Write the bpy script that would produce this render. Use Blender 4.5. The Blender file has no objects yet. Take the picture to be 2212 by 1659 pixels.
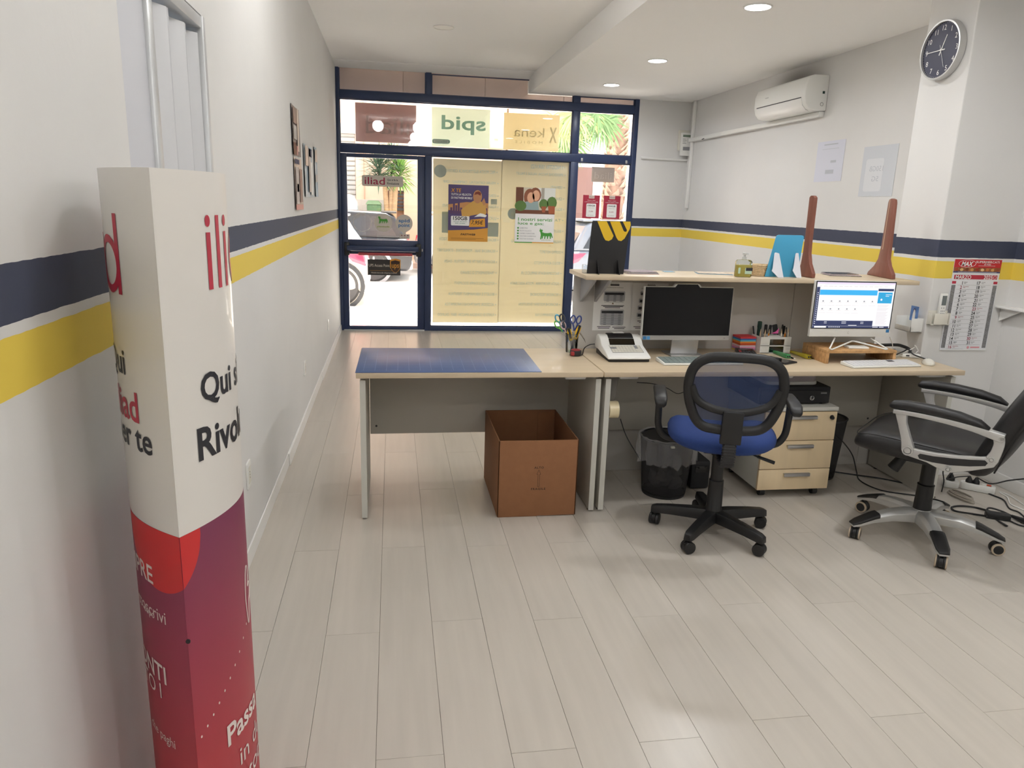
import bpy, bmesh, math, random
from mathutils import Vector, Matrix
random.seed(7)
sc = bpy.context.scene
C = sc.collection
R = math.radians

# ---------------------------------------------------------------- camera
IW, IH = 2212, 1659
F_PX, PITCH, ROLL, YAW = 1589.706, 0.2396795, 0.0325939, 0.163944
CAM = Vector((0.606939, 0.0, 1.5))
_fwd = Vector((math.sin(YAW) * math.cos(PITCH), math.cos(YAW) * math.cos(PITCH), -math.sin(PITCH)))
_rt0 = Vector((math.cos(YAW), -math.sin(YAW), 0))
_up0 = _rt0.cross(_fwd)
_rt = _rt0 * math.cos(ROLL) + _up0 * math.sin(ROLL)
_up = _up0 * math.cos(ROLL) - _rt0 * math.sin(ROLL)
cam_data = bpy.data.cameras.new('camera')
cam_data.sensor_fit = 'HORIZONTAL'
cam_data.sensor_width = 36
cam_data.lens = F_PX / IW * 36
cam_data.clip_start = 0.02
cam = bpy.data.objects.new('camera', cam_data)
C.objects.link(cam)
cam.matrix_world = Matrix(((_rt.x, _up.x, -_fwd.x, CAM.x), (_rt.y, _up.y, -_fwd.y, CAM.y),
                           (_rt.z, _up.z, -_fwd.z, CAM.z), (0, 0, 0, 1)))
sc.camera = cam

# ---------------------------------------------------------------- sky, sun, exposure
world = bpy.data.worlds.new('sky')
sc.world = world
world.use_nodes = True
wn = world.node_tree.nodes
wbg = wn['Background']
wbg.inputs['Color'].default_value = (0.90, 0.95, 1.0, 1)
wbg.inputs['Strength'].default_value = 3.0
sun_d = bpy.data.lights.new('sun', 'SUN')
sun_d.energy = 28.0
sun_d.angle = R(12)
sun_d.color = (1.0, 0.95, 0.88)
sun = bpy.data.objects.new('sun', sun_d)
C.objects.link(sun)
sun.rotation_euler = (R(-24), R(9), 0)
LAMP_W = 10.0
vs = sc.view_settings
vs.view_transform = 'Standard'
vs.look = 'None'
vs.exposure = 0.24
vs.gamma = 1.0
vs.use_curve_mapping = False


# ---------------------------------------------------------------- helpers
def ray(px, py):
    return _fwd + _rt * ((px - IW / 2) / F_PX) - _up * ((py - IH / 2) / F_PX)


def at(px, py, axis, val):
    """the point where the line of sight through a pixel meets the plane axis = val"""
    v = ray(px, py)
    return CAM + v * ((val - CAM[axis]) / v[axis])


class Fr:
    """a flat frame: a to the right, b up, c towards the viewer"""
    def __init__(s, o, r, u):
        s.o, s.r, s.u = Vector(o), Vector(r).normalized(), Vector(u).normalized()
        s.n = s.r.cross(s.u)

    def P(s, a, b, c=0):
        return s.o + s.r * a + s.u * b + s.n * c

    def q(s, px, py, c=0):
        v = ray(px, py)
        o = s.o + s.n * c
        t = (o - CAM).dot(s.n) / v.dot(s.n)
        d = CAM + v * t - s.o
        return d.dot(s.r), d.dot(s.u)

    def sub(s, a, b, c=0):
        return Fr(s.P(a, b, c), s.r, s.u)


_tc = {}


def text_mesh(s, bold=0.0, shear=0.0, space=1.0):
    k = (s, bold, shear, space)
    if k not in _tc:
        cu = bpy.data.curves.new('t', 'FONT')
        cu.body = s
        cu.offset = bold
        cu.shear = shear
        cu.space_character = space
        cu.resolution_u = 3
        o = bpy.data.objects.new('t', cu)
        me = bpy.data.meshes.new_from_object(o)
        _tc[k] = ([tuple(v.co) for v in me.vertices], [tuple(f.vertices) for f in me.polygons])
        bpy.data.objects.remove(o)
        bpy.data.curves.remove(cu)
        bpy.data.meshes.remove(me)
    return _tc[k]


def sub_cr(pts, n=6, closed=False):
    """catmull-rom through points"""
    pts = [Vector(p) for p in pts]
    m = len(pts)
    out = []
    rng = range(m) if closed else range(m - 1)
    for i in rng:
        p1, p2 = pts[i], pts[(i + 1) % m]
        p0 = pts[i - 1] if (closed or i > 0) else p1 * 2 - p2
        p3 = pts[(i + 2) % m] if (closed or i + 2 < m) else p2 * 2 - p1
        for k in range(n):
            t = k / n
            out.append(0.5 * ((2 * p1) + (p2 - p0) * t + (2 * p0 - 5 * p1 + 4 * p2 - p3) * t * t
                              + (3 * p1 - p0 - 3 * p2 + p3) * t ** 3))
    if not closed:
        out.append(pts[-1])
    return out


def rrect(a0, a1, b0, b1, r, n=5):
    pts = []
    for cx, cy, s in ((a1 - r, b1 - r, 0), (a0 + r, b1 - r, 90), (a0 + r, b0 + r, 180), (a1 - r, b0 + r, 270)):
        for k in range(n + 1):
            t = R(s + 90 * k / n)
            pts.append((cx + r * math.cos(t), cy + r * math.sin(t)))
    return pts


def circ(a, b, r, n=24, r2=None):
    r2 = r2 or r
    return [(a + r * math.cos(2 * math.pi * k / n), b + r2 * math.sin(2 * math.pi * k / n)) for k in range(n)]


WM = {}


class MB:
    def __init__(s):
        s.v, s.f = [], []

    def add(s, vs_, fs):
        o = len(s.v)
        s.v += [Vector(v) for v in vs_]
        s.f += [tuple(i + o for i in f) for f in fs]
        return s

    def hexa(s, p):
        return s.add(p, [(0, 3, 2, 1), (4, 5, 6, 7), (0, 1, 5, 4), (1, 2, 6, 5), (2, 3, 7, 6), (3, 0, 4, 7)])

    def box(s, x0, x1, y0, y1, z0, z1):
        return s.hexa([(x0, y0, z0), (x1, y0, z0), (x1, y1, z0), (x0, y1, z0),
                       (x0, y0, z1), (x1, y0, z1), (x1, y1, z1), (x0, y1, z1)])

    def fbox(s, fr, a0, a1, b0, b1, c0, c1):
        return s.hexa([fr.P(*t) for t in ((a0, b0, c0), (a1, b0, c0), (a1, b1, c0), (a0, b1, c0),
                                          (a0, b0, c1), (a1, b0, c1), (a1, b1, c1), (a0, b1, c1))])

    def poly(s, fr, pts, c0, c1):
        n = len(pts)
        vs_ = [fr.P(a, b, c0) for a, b in pts] + [fr.P(a, b, c1) for a, b in pts]
        fs = [tuple(range(n - 1, -1, -1)), tuple(range(n, 2 * n))]
        fs += [(i, (i + 1) % n, n + (i + 1) % n, n + i) for i in range(n)]
        return s.add(vs_, fs)

    def flat(s, fr, pts, c=0.0):
        return s.add([fr.P(a, b, c) for a, b in pts], [tuple(range(len(pts)))])

    def frect(s, fr, a0, a1, b0, b1, c=0.0):
        return s.flat(fr, [(a0, b0), (a1, b0), (a1, b1), (a0, b1)], c)

    def ringf(s, fr, a, b, r0, r1, c0, c1, n=28):
        vs_, fs = [], []
        for k in range(n):
            t = 2 * math.pi * k / n
            co, si = math.cos(t), math.sin(t)
            vs_ += [fr.P(a + r0 * co, b + r0 * si, c0), fr.P(a + r1 * co, b + r1 * si, c0),
                    fr.P(a + r1 * co, b + r1 * si, c1), fr.P(a + r0 * co, b + r0 * si, c1)]
            for j in range(4):
                fs.append((k * 4 + j, k * 4 + (j + 1) % 4, ((k + 1) % n) * 4 + (j + 1) % 4, ((k + 1) % n) * 4 + j))
        return s.add(vs_, fs)

    def loft(s, rings, cap=True, closed=False):
        n = len(rings[0])
        vs_ = [p for r in rings for p in r]
        fs = []
        m = len(rings)
        for i in range(m if closed else m - 1):
            j = (i + 1) % m
            for k in range(n):
                fs.append((i * n + k, i * n + (k + 1) % n, j * n + (k + 1) % n, j * n + k))
        if cap and not closed:
            fs.append(tuple(range(n - 1, -1, -1)))
            fs.append(tuple(range((m - 1) * n, m * n)))
        return s.add(vs_, fs)

    def tube(s, pts, r, n=8, closed=False, flat=1.0, upv=None):
        pts = [Vector(p) for p in pts]
        m = len(pts)
        rings = []
        ref = None
        for i, p in enumerate(pts):
            if closed:
                t = pts[(i + 1) % m] - pts[i - 1]
            else:
                t = pts[min(i + 1, m - 1)] - pts[max(i - 1, 0)]
            t = t.normalized() if t.length > 1e-9 else Vector((0, 0, 1))
            if upv is not None:
                ref = Vector(upv)
            if ref is None:
                ref = Vector((0, 0, 1)) if abs(t.z) < 0.9 else Vector((1, 0, 0))
            x = ref - t * ref.dot(t)
            if x.length < 1e-6:
                x = t.orthogonal()
            x.normalize()
            y = t.cross(x)
            ref = x
            rr = r[i] if isinstance(r, (list, tuple)) else r
            rings.append([p + x * (rr * flat * math.cos(2 * math.pi * k / n)) + y * (rr * math.sin(2 * math.pi * k / n))
                          for k in range(n)])
        return s.loft(rings, True, closed)

    def cyl(s, p0, p1, r0, r1=None, n=20):
        return s.tube([p0, p1], [r0, r0 if r1 is None else r1], n)

    def lathe(s, o, prof, n=24, ax=(0, 0, 1), cap=True):
        o, ax = Vector(o), Vector(ax).normalized()
        x = ax.orthogonal().normalized()
        y = ax.cross(x)
        rings = [[o + ax * z + (x * math.cos(2 * math.pi * k / n) + y * math.sin(2 * math.pi * k / n)) * max(r, 1e-4)
                  for k in range(n)] for r, z in prof]
        return s.loft(rings, cap)

    def text(s, fr, t, a, b, w=None, h=None, c=0.0008, mirror=False, bold=0.0, shear=0.0, al='C', space=1.0, rot=0):
        vs_, fs = text_mesh(t, bold, shear, space)
        if not vs_:
            return s
        x0, x1 = min(v[0] for v in vs_), max(v[0] for v in vs_)
        y0, y1 = min(v[1] for v in vs_), max(v[1] for v in vs_)
        if w is None:
            k = kx = h / (y1 - y0)
        else:
            kx = w / (x1 - x0)
            k = kx if h is None else h / (y1 - y0)
        ox = {'C': (x0 + x1) / 2, 'L': x0, 'R': x1}[al]
        oy = (y0 + y1) / 2
        m = -1 if mirror else 1
        cr_, sr_ = math.cos(rot), math.sin(rot)
        out = []
        for v in vs_:
            u_, w_ = m * (v[0] - ox) * kx, (v[1] - oy) * k
            out.append(fr.P(a + u_ * cr_ - w_ * sr_, b + u_ * sr_ + w_ * cr_, c))
        return s.add(out, fs)

    def xf(s, m):
        s.v = [m @ v for v in s.v]
        return s

    def build(s, name, mt, parent=None, bevel=0.0, seg=2, sm=35, world_=True, kind=None, label=None, fix=True):
        vs_ = s.v
        if parent is not None and world_:
            inv = WM[parent.name].inverted()
            vs_ = [inv @ v for v in vs_]
        me = bpy.data.meshes.new(name)
        me.from_pydata([tuple(v) for v in vs_], [], s.f)
        if fix or bevel:
            bm = bmesh.new()
            bm.from_mesh(me)
            if fix:
                bmesh.ops.recalc_face_normals(bm, faces=bm.faces)
            if bevel:
                es = [e for e in bm.edges if len(e.link_faces) == 2 and e.calc_face_angle(0) > R(32)]
                bmesh.ops.bevel(bm, geom=es, offset=bevel, segments=seg, affect='EDGES', profile=0.5, clamp_overlap=True)
            bm.to_mesh(me)
            bm.free()
        if sm:
            me.polygons.foreach_set('use_smooth', [True] * len(me.polygons))
            me.set_sharp_from_angle(angle=R(sm))
        me.materials.append(M[mt] if isinstance(mt, str) else mt)
        o = bpy.data.objects.new(name, me)
        C.objects.link(o)
        if parent is not None:
            o.parent = parent
            WM[o.name] = WM[parent.name]
        else:
            WM[o.name] = Matrix.Identity(4)
        if kind is None and parent is not None and any(k in name for k in ('lettering', 'print', 'mark', 'title', 'photo_', 'keys')):
            kind = 'stuff'
        if kind:
            o['kind'] = kind
        if label:
            o['label'] = label
        return o


def thing(name, label, cat, loc=(0, 0, 0), rz=0.0, group=None, rx=0.0, kind=None):
    o = bpy.data.objects.new(name, None)
    o.empty_display_size = 0.05
    C.objects.link(o)
    o.location = loc
    o.rotation_euler = (rx, 0, rz)
    WM[o.name] = Matrix.Translation(Vector(loc)) @ Matrix.Rotation(rz, 4, 'Z') @ Matrix.Rotation(rx, 4, 'X')
    if kind:
        o['kind'] = kind
        o['label'] = label
    else:
        tag(o, label, cat, group)
    return o


def tag(o, label, cat, group=None):
    o['label'] = label
    o['category'] = cat
    if group:
        o['group'] = group
    return o


def struct(o, label=None):
    o['kind'] = 'structure'
    if label:
        o['label'] = label
    return o


def dup(root, loc=None, rz=None, label=None):
    r = root.copy()
    C.objects.link(r)
    if loc is not None:
        r.location = loc
    if rz is not None:
        r.rotation_euler = (0, 0, rz)
    if label:
        r['label'] = label
    for ch in list(root.children):
        c = ch.copy()
        C.objects.link(c)
        c.parent = r
        for g in list(ch.children):
            d = g.copy()
            C.objects.link(d)
            d.parent = c
    return r


# ---------------------------------------------------------------- materials
M = {}


def lin(c):
    return tuple((x / 255 / 12.92 if x <= 10.3 else ((x / 255 + 0.055) / 1.055) ** 2.4) for x in c[:3]) + (1,)


def mat(key, rgb, rough=0.5, metal=0.0, var=0.0, scale=10.0, stretch=(1, 1, 1), bump=0.0, bscale=80.0, coat=0.0,
        spec=0.5, emit=0.0, transl=0.0, alpha=1.0, rand=0.0):
    m = bpy.data.materials.new(key)
    m.use_nodes = True
    nt = m.node_tree
    nd, lk = nt.nodes, nt.links
    b = nd['Principled BSDF']
    b.inputs['Base Color'].default_value = lin(rgb)
    b.inputs['Roughness'].default_value = rough
    b.inputs['Metallic'].default_value = metal
    b.inputs['Coat Weight'].default_value = coat
    b.inputs['Specular IOR Level'].default_value = spec
    col = None
    tc = nd.new('ShaderNodeTexCoord')
    if var or rand:
        nz = nd.new('ShaderNodeTexNoise')
        nz.inputs['Scale'].default_value = scale
        nz.inputs['Detail'].default_value = 5
        mp = nd.new('ShaderNodeMapping')
        mp.inputs['Scale'].default_value = stretch
        lk.new(tc.outputs['Object'], mp.inputs['Vector'])
        lk.new(mp.outputs['Vector'], nz.inputs['Vector'])
        mr = nd.new('ShaderNodeMapRange')
        mr.inputs['From Min'].default_value = 0.3
        mr.inputs['From Max'].default_value = 0.7
        mr.inputs['To Min'].default_value = 1 - var
        mr.inputs['To Max'].default_value = 1 + var
        lk.new(nz.outputs['Fac'], mr.inputs['Value'])
        val = mr.outputs['Result']
        if rand:
            oi = nd.new('ShaderNodeObjectInfo')
            m2 = nd.new('ShaderNodeMapRange')
            m2.inputs['To Min'].default_value = 1 - rand
            m2.inputs['To Max'].default_value = 1 + rand
            lk.new(oi.outputs['Random'], m2.inputs['Value'])
            mu = nd.new('ShaderNodeMath')
            mu.operation = 'MULTIPLY'
            lk.new(val, mu.inputs[0])
            lk.new(m2.outputs['Result'], mu.inputs[1])
            val = mu.outputs[0]
            # shift the grain from piece to piece
            ad = nd.new('ShaderNodeVectorMath')
            ad.operation = 'ADD'
            sc_ = nd.new('ShaderNodeMath')
            sc_.operation = 'MULTIPLY'
            sc_.inputs[1].default_value = 50
            lk.new(oi.outputs['Random'], sc_.inputs[0])
            lk.new(mp.outputs['Vector'], ad.inputs[0])
            lk.new(sc_.outputs[0], ad.inputs[1])
            lk.new(ad.outputs['Vector'], nz.inputs['Vector'])
        vm = nd.new('ShaderNodeVectorMath')
        vm.operation = 'SCALE'
        vm.inputs[0].default_value = lin(rgb)[:3]
        lk.new(val, vm.inputs['Scale'])
        lk.new(vm.outputs['Vector'], b.inputs['Base Color'])
        col = vm.outputs['Vector']
    if bump:
        bz = nd.new('ShaderNodeTexNoise')
        bz.inputs['Scale'].default_value = bscale
        bz.inputs['Detail'].default_value = 3
        lk.new(tc.outputs['Object'], bz.inputs['Vector'])
        bp = nd.new('ShaderNodeBump')
        bp.inputs['Strength'].default_value = bump
        bp.inputs['Distance'].default_value = 0.01
        lk.new(bz.outputs['Fac'], bp.inputs['Height'])
        lk.new(bp.outputs['Normal'], b.inputs['Normal'])
    if emit:
        b.inputs['Emission Color'].default_value = lin(rgb)
        b.inputs['Emission Strength'].default_value = emit
    out = nd['Material Output']
    last = b.outputs['BSDF']
    if transl:
        tr = nd.new('ShaderNodeBsdfTranslucent')
        tr.inputs['Color'].default_value = lin(rgb)
        mx = nd.new('ShaderNodeMixShader')
        mx.inputs[0].default_value = transl
        lk.new(last, mx.inputs[1])
        lk.new(tr.outputs[0], mx.inputs[2])
        last = mx.outputs[0]
    if alpha < 1:
        tp = nd.new('ShaderNodeBsdfTransparent')
        mx = nd.new('ShaderNodeMixShader')
        mx.inputs[0].default_value = alpha
        lk.new(tp.outputs[0], mx.inputs[1])
        lk.new(last, mx.inputs[2])
        last = mx.outputs[0]
    lk.new(last, out.inputs['Surface'])
    M[key] = m
    return m


def glassmat(key, tint=(255, 255, 255), refl=0.06, rough=0.0):
    m = bpy.data.materials.new(key)
    m.use_nodes = True
    nd, lk = m.node_tree.nodes, m.node_tree.links
    nd.remove(nd['Principled BSDF'])
    tp = nd.new('ShaderNodeBsdfTransparent')
    tp.inputs['Color'].default_value = lin(tint)
    gl = nd.new('ShaderNodeBsdfGlossy')
    gl.inputs['Roughness'].default_value = rough
    lw = nd.new('ShaderNodeFresnel')
    lw.inputs['IOR'].default_value = 1.45
    ad = nd.new('ShaderNodeMath')
    ad.operation = 'ADD'
    ad.inputs[1].default_value = refl - 0.035
    ad.use_clamp = True
    lk.new(lw.outputs['Fac'], ad.inputs[0])
    mx = nd.new('ShaderNodeMixShader')
    lk.new(ad.outputs[0], mx.inputs[0])
    lk.new(tp.outputs[0], mx.inputs[1])
    lk.new(gl.outputs[0], mx.inputs[2])
    lk.new(mx.outputs[0], nd['Material Output'].inputs['Surface'])
    M[key] = m


def stripemat(key, base, bands, soot=None):
    """painted plaster with horizontal painted bands at heights in metres"""
    m = mat(key, base, 0.75, var=0.02, scale=2.0, bump=0.05, bscale=45)
    nd, lk = m.node_tree.nodes, m.node_tree.links
    b = nd['Principled BSDF']
    src = b.inputs['Base Color'].links[0].from_socket
    ge = nd.new('ShaderNodeNewGeometry')
    sx = nd.new('ShaderNodeSeparateXYZ')
    lk.new(ge.outputs['Position'], sx.inputs[0])
    nz = nd.new('ShaderNodeTexNoise')
    nz.inputs['Scale'].default_value = 18
    lk.new(ge.outputs['Position'], nz.inputs['Vector'])
    wob = nd.new('ShaderNodeMath')
    wob.operation = 'MULTIPLY_ADD'
    wob.inputs[1].default_value = 0.005
    lk.new(nz.outputs['Fac'], wob.inputs[0])
    lk.new(sx.outputs['Z'], wob.inputs[2])
    for z0, z1, rgb in bands:
        g = nd.new('ShaderNodeMath')
        g.operation = 'GREATER_THAN'
        g.inputs[1].default_value = z0 + 0.0025
        l = nd.new('ShaderNodeMath')
        l.operation = 'LESS_THAN'
        l.inputs[1].default_value = z1 + 0.0025
        lk.new(wob.outputs[0], g.inputs[0])
        lk.new(wob.outputs[0], l.inputs[0])
        mu = nd.new('ShaderNodeMath')
        mu.operation = 'MULTIPLY'
        lk.new(g.outputs[0], mu.inputs[0])
        lk.new(l.outputs[0], mu.inputs[1])
        mx = nd.new('ShaderNodeMix')
        mx.data_type = 'RGBA'
        mx.inputs[7].default_value = lin(rgb)
        lk.new(mu.outputs[0], mx.inputs[0])
        lk.new(src, mx.inputs[6])
        src = mx.outputs[2]
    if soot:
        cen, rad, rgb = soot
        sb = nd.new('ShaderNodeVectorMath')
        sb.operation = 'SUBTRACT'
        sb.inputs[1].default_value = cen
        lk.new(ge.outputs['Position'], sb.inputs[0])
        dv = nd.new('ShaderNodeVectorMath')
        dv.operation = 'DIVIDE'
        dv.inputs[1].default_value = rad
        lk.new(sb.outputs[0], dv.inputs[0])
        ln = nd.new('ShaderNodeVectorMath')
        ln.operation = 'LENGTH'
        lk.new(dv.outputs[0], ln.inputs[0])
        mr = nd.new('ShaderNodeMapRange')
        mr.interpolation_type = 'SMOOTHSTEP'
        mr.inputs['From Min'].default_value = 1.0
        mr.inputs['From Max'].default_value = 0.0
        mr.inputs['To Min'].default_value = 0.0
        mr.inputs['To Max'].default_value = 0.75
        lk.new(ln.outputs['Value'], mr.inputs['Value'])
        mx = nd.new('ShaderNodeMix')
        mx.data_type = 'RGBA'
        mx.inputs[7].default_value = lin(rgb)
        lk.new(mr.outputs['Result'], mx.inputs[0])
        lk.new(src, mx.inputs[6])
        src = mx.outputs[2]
    lk.new(src, b.inputs['Base Color'])
    return m


NAVY, YELLOW = (62, 68, 88), (234, 206, 84)
BANDS = [(1.288, 1.383, NAVY), (1.1715, 1.268, YELLOW)]
WALLC = (223, 222, 220)
stripemat('wall_paint', WALLC, BANDS)
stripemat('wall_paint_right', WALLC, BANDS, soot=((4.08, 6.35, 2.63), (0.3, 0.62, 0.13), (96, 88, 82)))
mat('ceiling_paint', (251, 250, 248), 0.85, var=0.015, scale=1.5, bump=0.03, bscale=60)
mat('grey_paint', (196, 196, 200), 0.8, var=0.01)
mat('white_trim', (238, 237, 234), 0.4)
mat('plank', (190, 183, 173), 0.28, var=0.045, scale=3.0, stretch=(9, 0.6, 1), rand=0.022, coat=0.0, spec=0.5)
mat('subfloor', (120, 108, 92), 0.9)
mat('navy_frame', (44, 58, 92), 0.35, var=0.06, scale=6)
glassmat('glass', refl=0.05)
glassmat('clear_plastic', (243, 246, 248), refl=0.10)
glassmat('grey_glass', (150, 165, 170), refl=0.12)
mat('black', (30, 30, 32), 0.5)
mat('black_matte', (38, 38, 40), 0.75)
mat('black_plastic', (25, 25, 26), 0.45, bump=0.04, bscale=400)
mat('black_gloss', (20, 20, 22), 0.12)
mat('screen_off', (16, 16, 18), 0.18, spec=0.3)
mat('white_plastic', (236, 236, 232), 0.35)
mat('offwhite', (224, 221, 210), 0.45)
mat('paper', (242, 241, 238), 0.8)
mat('grey_print', (150, 150, 152), 0.8)
mat('dark_print', (52, 52, 56), 0.8)
mat('silver', (190, 190, 190), 0.32, metal=0.85)
mat('chrome', (215, 215, 215), 0.15, metal=1.0)
mat('door_grey', (208, 209, 212), 0.55)
mat('alu', (200, 202, 204), 0.38, metal=0.55)
mat('grey_metal', (150, 152, 154), 0.4, metal=0.6)
mat('maple', (208, 190, 162), 0.42, var=0.05, scale=2.2, stretch=(0.5, 9, 9), coat=0.05)
mat('maple_front', (228, 206, 168), 0.45, var=0.05, scale=3, stretch=(6, 6, 0.6))
mat('desk_grey', (186, 182, 172), 0.6, var=0.015, scale=6)
mat('desk_edge', (206, 205, 196), 0.5)
mat('panel_grey', (196, 192, 186), 0.65, var=0.02, scale=4)
mat('osb', (196, 152, 102), 0.75, var=0.22, scale=38, stretch=(1, 2.2, 1), bump=0.12, bscale=60)
mat('cardboard', (144, 99, 66), 0.85, var=0.04, scale=30, bump=0.03, bscale=200)
mat('cardboard_print', (62, 44, 32), 0.85)
mat('red_wood', (130, 80, 66), 0.5, var=0.16, scale=7, stretch=(5, 5, 0.6))
mat('blue_fabric', (38, 62, 122), 0.9, var=0.06, scale=220, bump=0.12, bscale=500)
mat('black_leather', (27, 26, 27), 0.46, var=0.05, scale=60, bump=0.08, bscale=180)
mat('net', (44, 60, 98), 0.85, alpha=0.66)
mat('bin_net', (34, 33, 34), 0.7, alpha=0.78)
mat('liner', (225, 225, 228), 0.25, alpha=0.22)
mat('mat_blue', (62, 86, 132), 0.32, var=0.10, scale=5)
mat('mat_line', (128, 148, 182), 0.5)
for k_, c_ in dict(red=(200, 40, 48), darkred=(158, 36, 62), blue=(40, 92, 190), lightblue=(84, 178, 222), green=(70, 150, 60),
                   yellow=(238, 190, 30), orange=(240, 150, 40), pink=(240, 110, 180), purple=(82, 66, 122),
                   skin=(226, 172, 138), brown=(110, 66, 44), darkgreen=(26, 58, 50), teal=(70, 170, 190),
                   cream=(240, 232, 214), lilac=(206, 186, 206), beige=(222, 196, 160), navyp=(36, 46, 84)).items():
    mat('p_' + k_, c_, 0.6)

# ================================================================ the room
D, WX = 8.774, 4.08
PX0, PY0, PY1 = 3.59, 3.72, 4.09          # pillar
SF = Fr((0, D, 0), (1, 0, 0), (0, 0, 1))
LW = Fr((0, 0, 0), (0, 1, 0), (0, 0, 1))
RW = Fr((WX, 0, 0), (0, -1, 0), (0, 0, 1))
PF = Fr((0, PY0, 0), (1, 0, 0), (0, 0, 1))
PS = Fr((PX0, 0, 0), (0, -1, 0), (0, 0, 1))
YB = -3.6
CZ, SZ, SX = 2.905, 2.725, 2.14

floor = struct(MB().box(-0.1, WX + 0.1, YB, D + 0.05, -0.12, -0.006).build('floor', 'subfloor', sm=0), 'pale wood-effect plank floor')
PW, PL, GAP = 0.1875, 1.29, 0.0005
shared = {}
for k in range(-3, 19):
    x0, x1 = max(0.0, 0.551 + PW * k), min(WX, 0.551 + PW * (k + 1))
    if x1 - x0 < 0.01:
        continue
    off = 1.755 + (0 if (k % 2 == 0) else 0.645) - 3 * PL + random.choice((0, 0, 0.03, -0.02))
    y = off
    while y < D:
        a, b = max(y, -1.5), min(y + PL, D - 0.03)
        y += PL
        if b - a < 0.02:
            continue
        w, l = round(x1 - x0 - 2 * GAP, 4), round(b - a - 2 * GAP, 4)
        key = (w, l)
        if key not in shared:
            o = MB().box(-w / 2, w / 2, -l / 2, l / 2, -0.006, 0).build('plank', 'plank', bevel=0.0005, seg=1, sm=0)
            shared[key] = o.data
        else:
            o = bpy.data.objects.new('plank', shared[key])
            C.objects.link(o)
        o.parent = floor
        o.location = ((x0 + x1) / 2, (a + b) / 2, random.uniform(-0.0004, 0))

DY0, DY1, DZ = 1.92, 2.75, 2.06
wl = MB()
wl.box(-0.12, 0, YB, DY0, 0, 3.0).box(-0.12, 0, DY1, D + 0.1, 0, 3.0).box(-0.12, 0, DY0, DY1, DZ, 3.0)
struct(wl.build('wall_left', 'wall_paint', sm=0), 'white left wall with navy and yellow painted stripes')
struct(MB().box(-0.75, -0.7, DY0 - 0.6, DY1 + 0.6, 0, 2.6).box(-0.7, -0.12, DY0 - 0.6, DY0 - 0.55, 0, 2.6)
       .box(-0.7, -0.12, DY1 + 0.55, DY1 + 0.6, 0, 2.6).box(-0.7, -0.12, DY0 - 0.6, DY1 + 0.6, 2.55, 2.6)
       .build('wall_closet', 'grey_paint', sm=0), 'grey inner wall behind the left doorway')
struct(MB().box(WX, WX + 0.12, YB, D + 0.1, 0, 3.0).build('wall_right', 'wall_paint_right', sm=0), 'white right wall with navy and yellow painted stripes')
struct(MB().box(PX0, WX + 0.02, PY0, PY1, 0, SZ + 0.05).build('wall_pillar', 'wall_paint', bevel=0.006, sm=0), 'white pillar with painted stripes standing out from the right wall')
struct(MB().box(3.445, WX, D - 0.04, D + 0.12, 0, 3.0).build('wall_front', 'wall_paint', sm=0), 'white front wall beside the shop window')
struct(MB().box(-0.12, WX + 0.12, YB - 0.12, YB, 0, 3.0).build('wall_back', 'wall_paint', sm=0), 'white back wall of the room')
ceil = struct(MB().box(-0.12, SX + 0.02, YB, D + 0.1, CZ, 3.02).build('ceiling', 'ceiling_paint', sm=0), 'white ceiling with a lower soffit on the right')
MB().box(SX, WX + 0.12, YB, D + 0.1, SZ, 3.02).build('soffit', 'ceiling_paint', ceil, sm=0)
MB().hexa([(0, D - 0.35, CZ - 0.004), (0.0, D - 0.02, 2.88), (SX, D - 0.02, 2.872), (SX, D - 0.35, CZ - 0.004),
           (0, D - 0.35, CZ), (0, D - 0.02, CZ), (SX, D - 0.02, CZ), (SX, D - 0.35, CZ)]).build('cornice', 'ceiling_paint', ceil, sm=0)

# skirting boards
y1 = at(625, 997, 0, 0.012).y
y2 = at(697, 815, 0, 0.012).y
bl = struct(MB().box(0, 0.004, -1.5, DY0 - 0.05, 0, 0.068).build('baseboard_left', 'white_trim', sm=0), 'white skirting along the left wall')
for a, b, t0, t1 in ((-1.5, DY0 - 0.04, 0.012, 0.012), (DY1 + 0.04, y1, 0.012, 0.011), (y1 + 0.004, y2, 0.018, 0.011), (y2 + 0.004, D - 0.06, 0.017, 0.011)):
    MB().hexa([(0.001, a, 0), (t0, a, 0), (t1, b, 0), (0.001, b, 0), (0.001, a, 0.07), (t0 - 0.003, a, 0.07), (t1 - 0.003, b, 0.07), (0.001, b, 0.07)]).build('board', 'white_trim', bl, bevel=0.0015, seg=1)
br = struct(MB().box(WX - 0.014, WX, -1.5, PY0 - 0.005, 0, 0.075).build('baseboard_right', 'white_trim', bevel=0.002), 'white skirting along the right wall')
MB().box(WX - 0.014, WX, PY1 + 0.005, D - 0.05, 0, 0.075).build('board', 'white_trim', br, bevel=0.002)
struct(MB().box(PX0 + 0.01, WX - 0.016, PY0 - 0.014, PY0, 0, 0.075).build('baseboard_pillar', 'white_trim', bevel=0.002))

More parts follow.
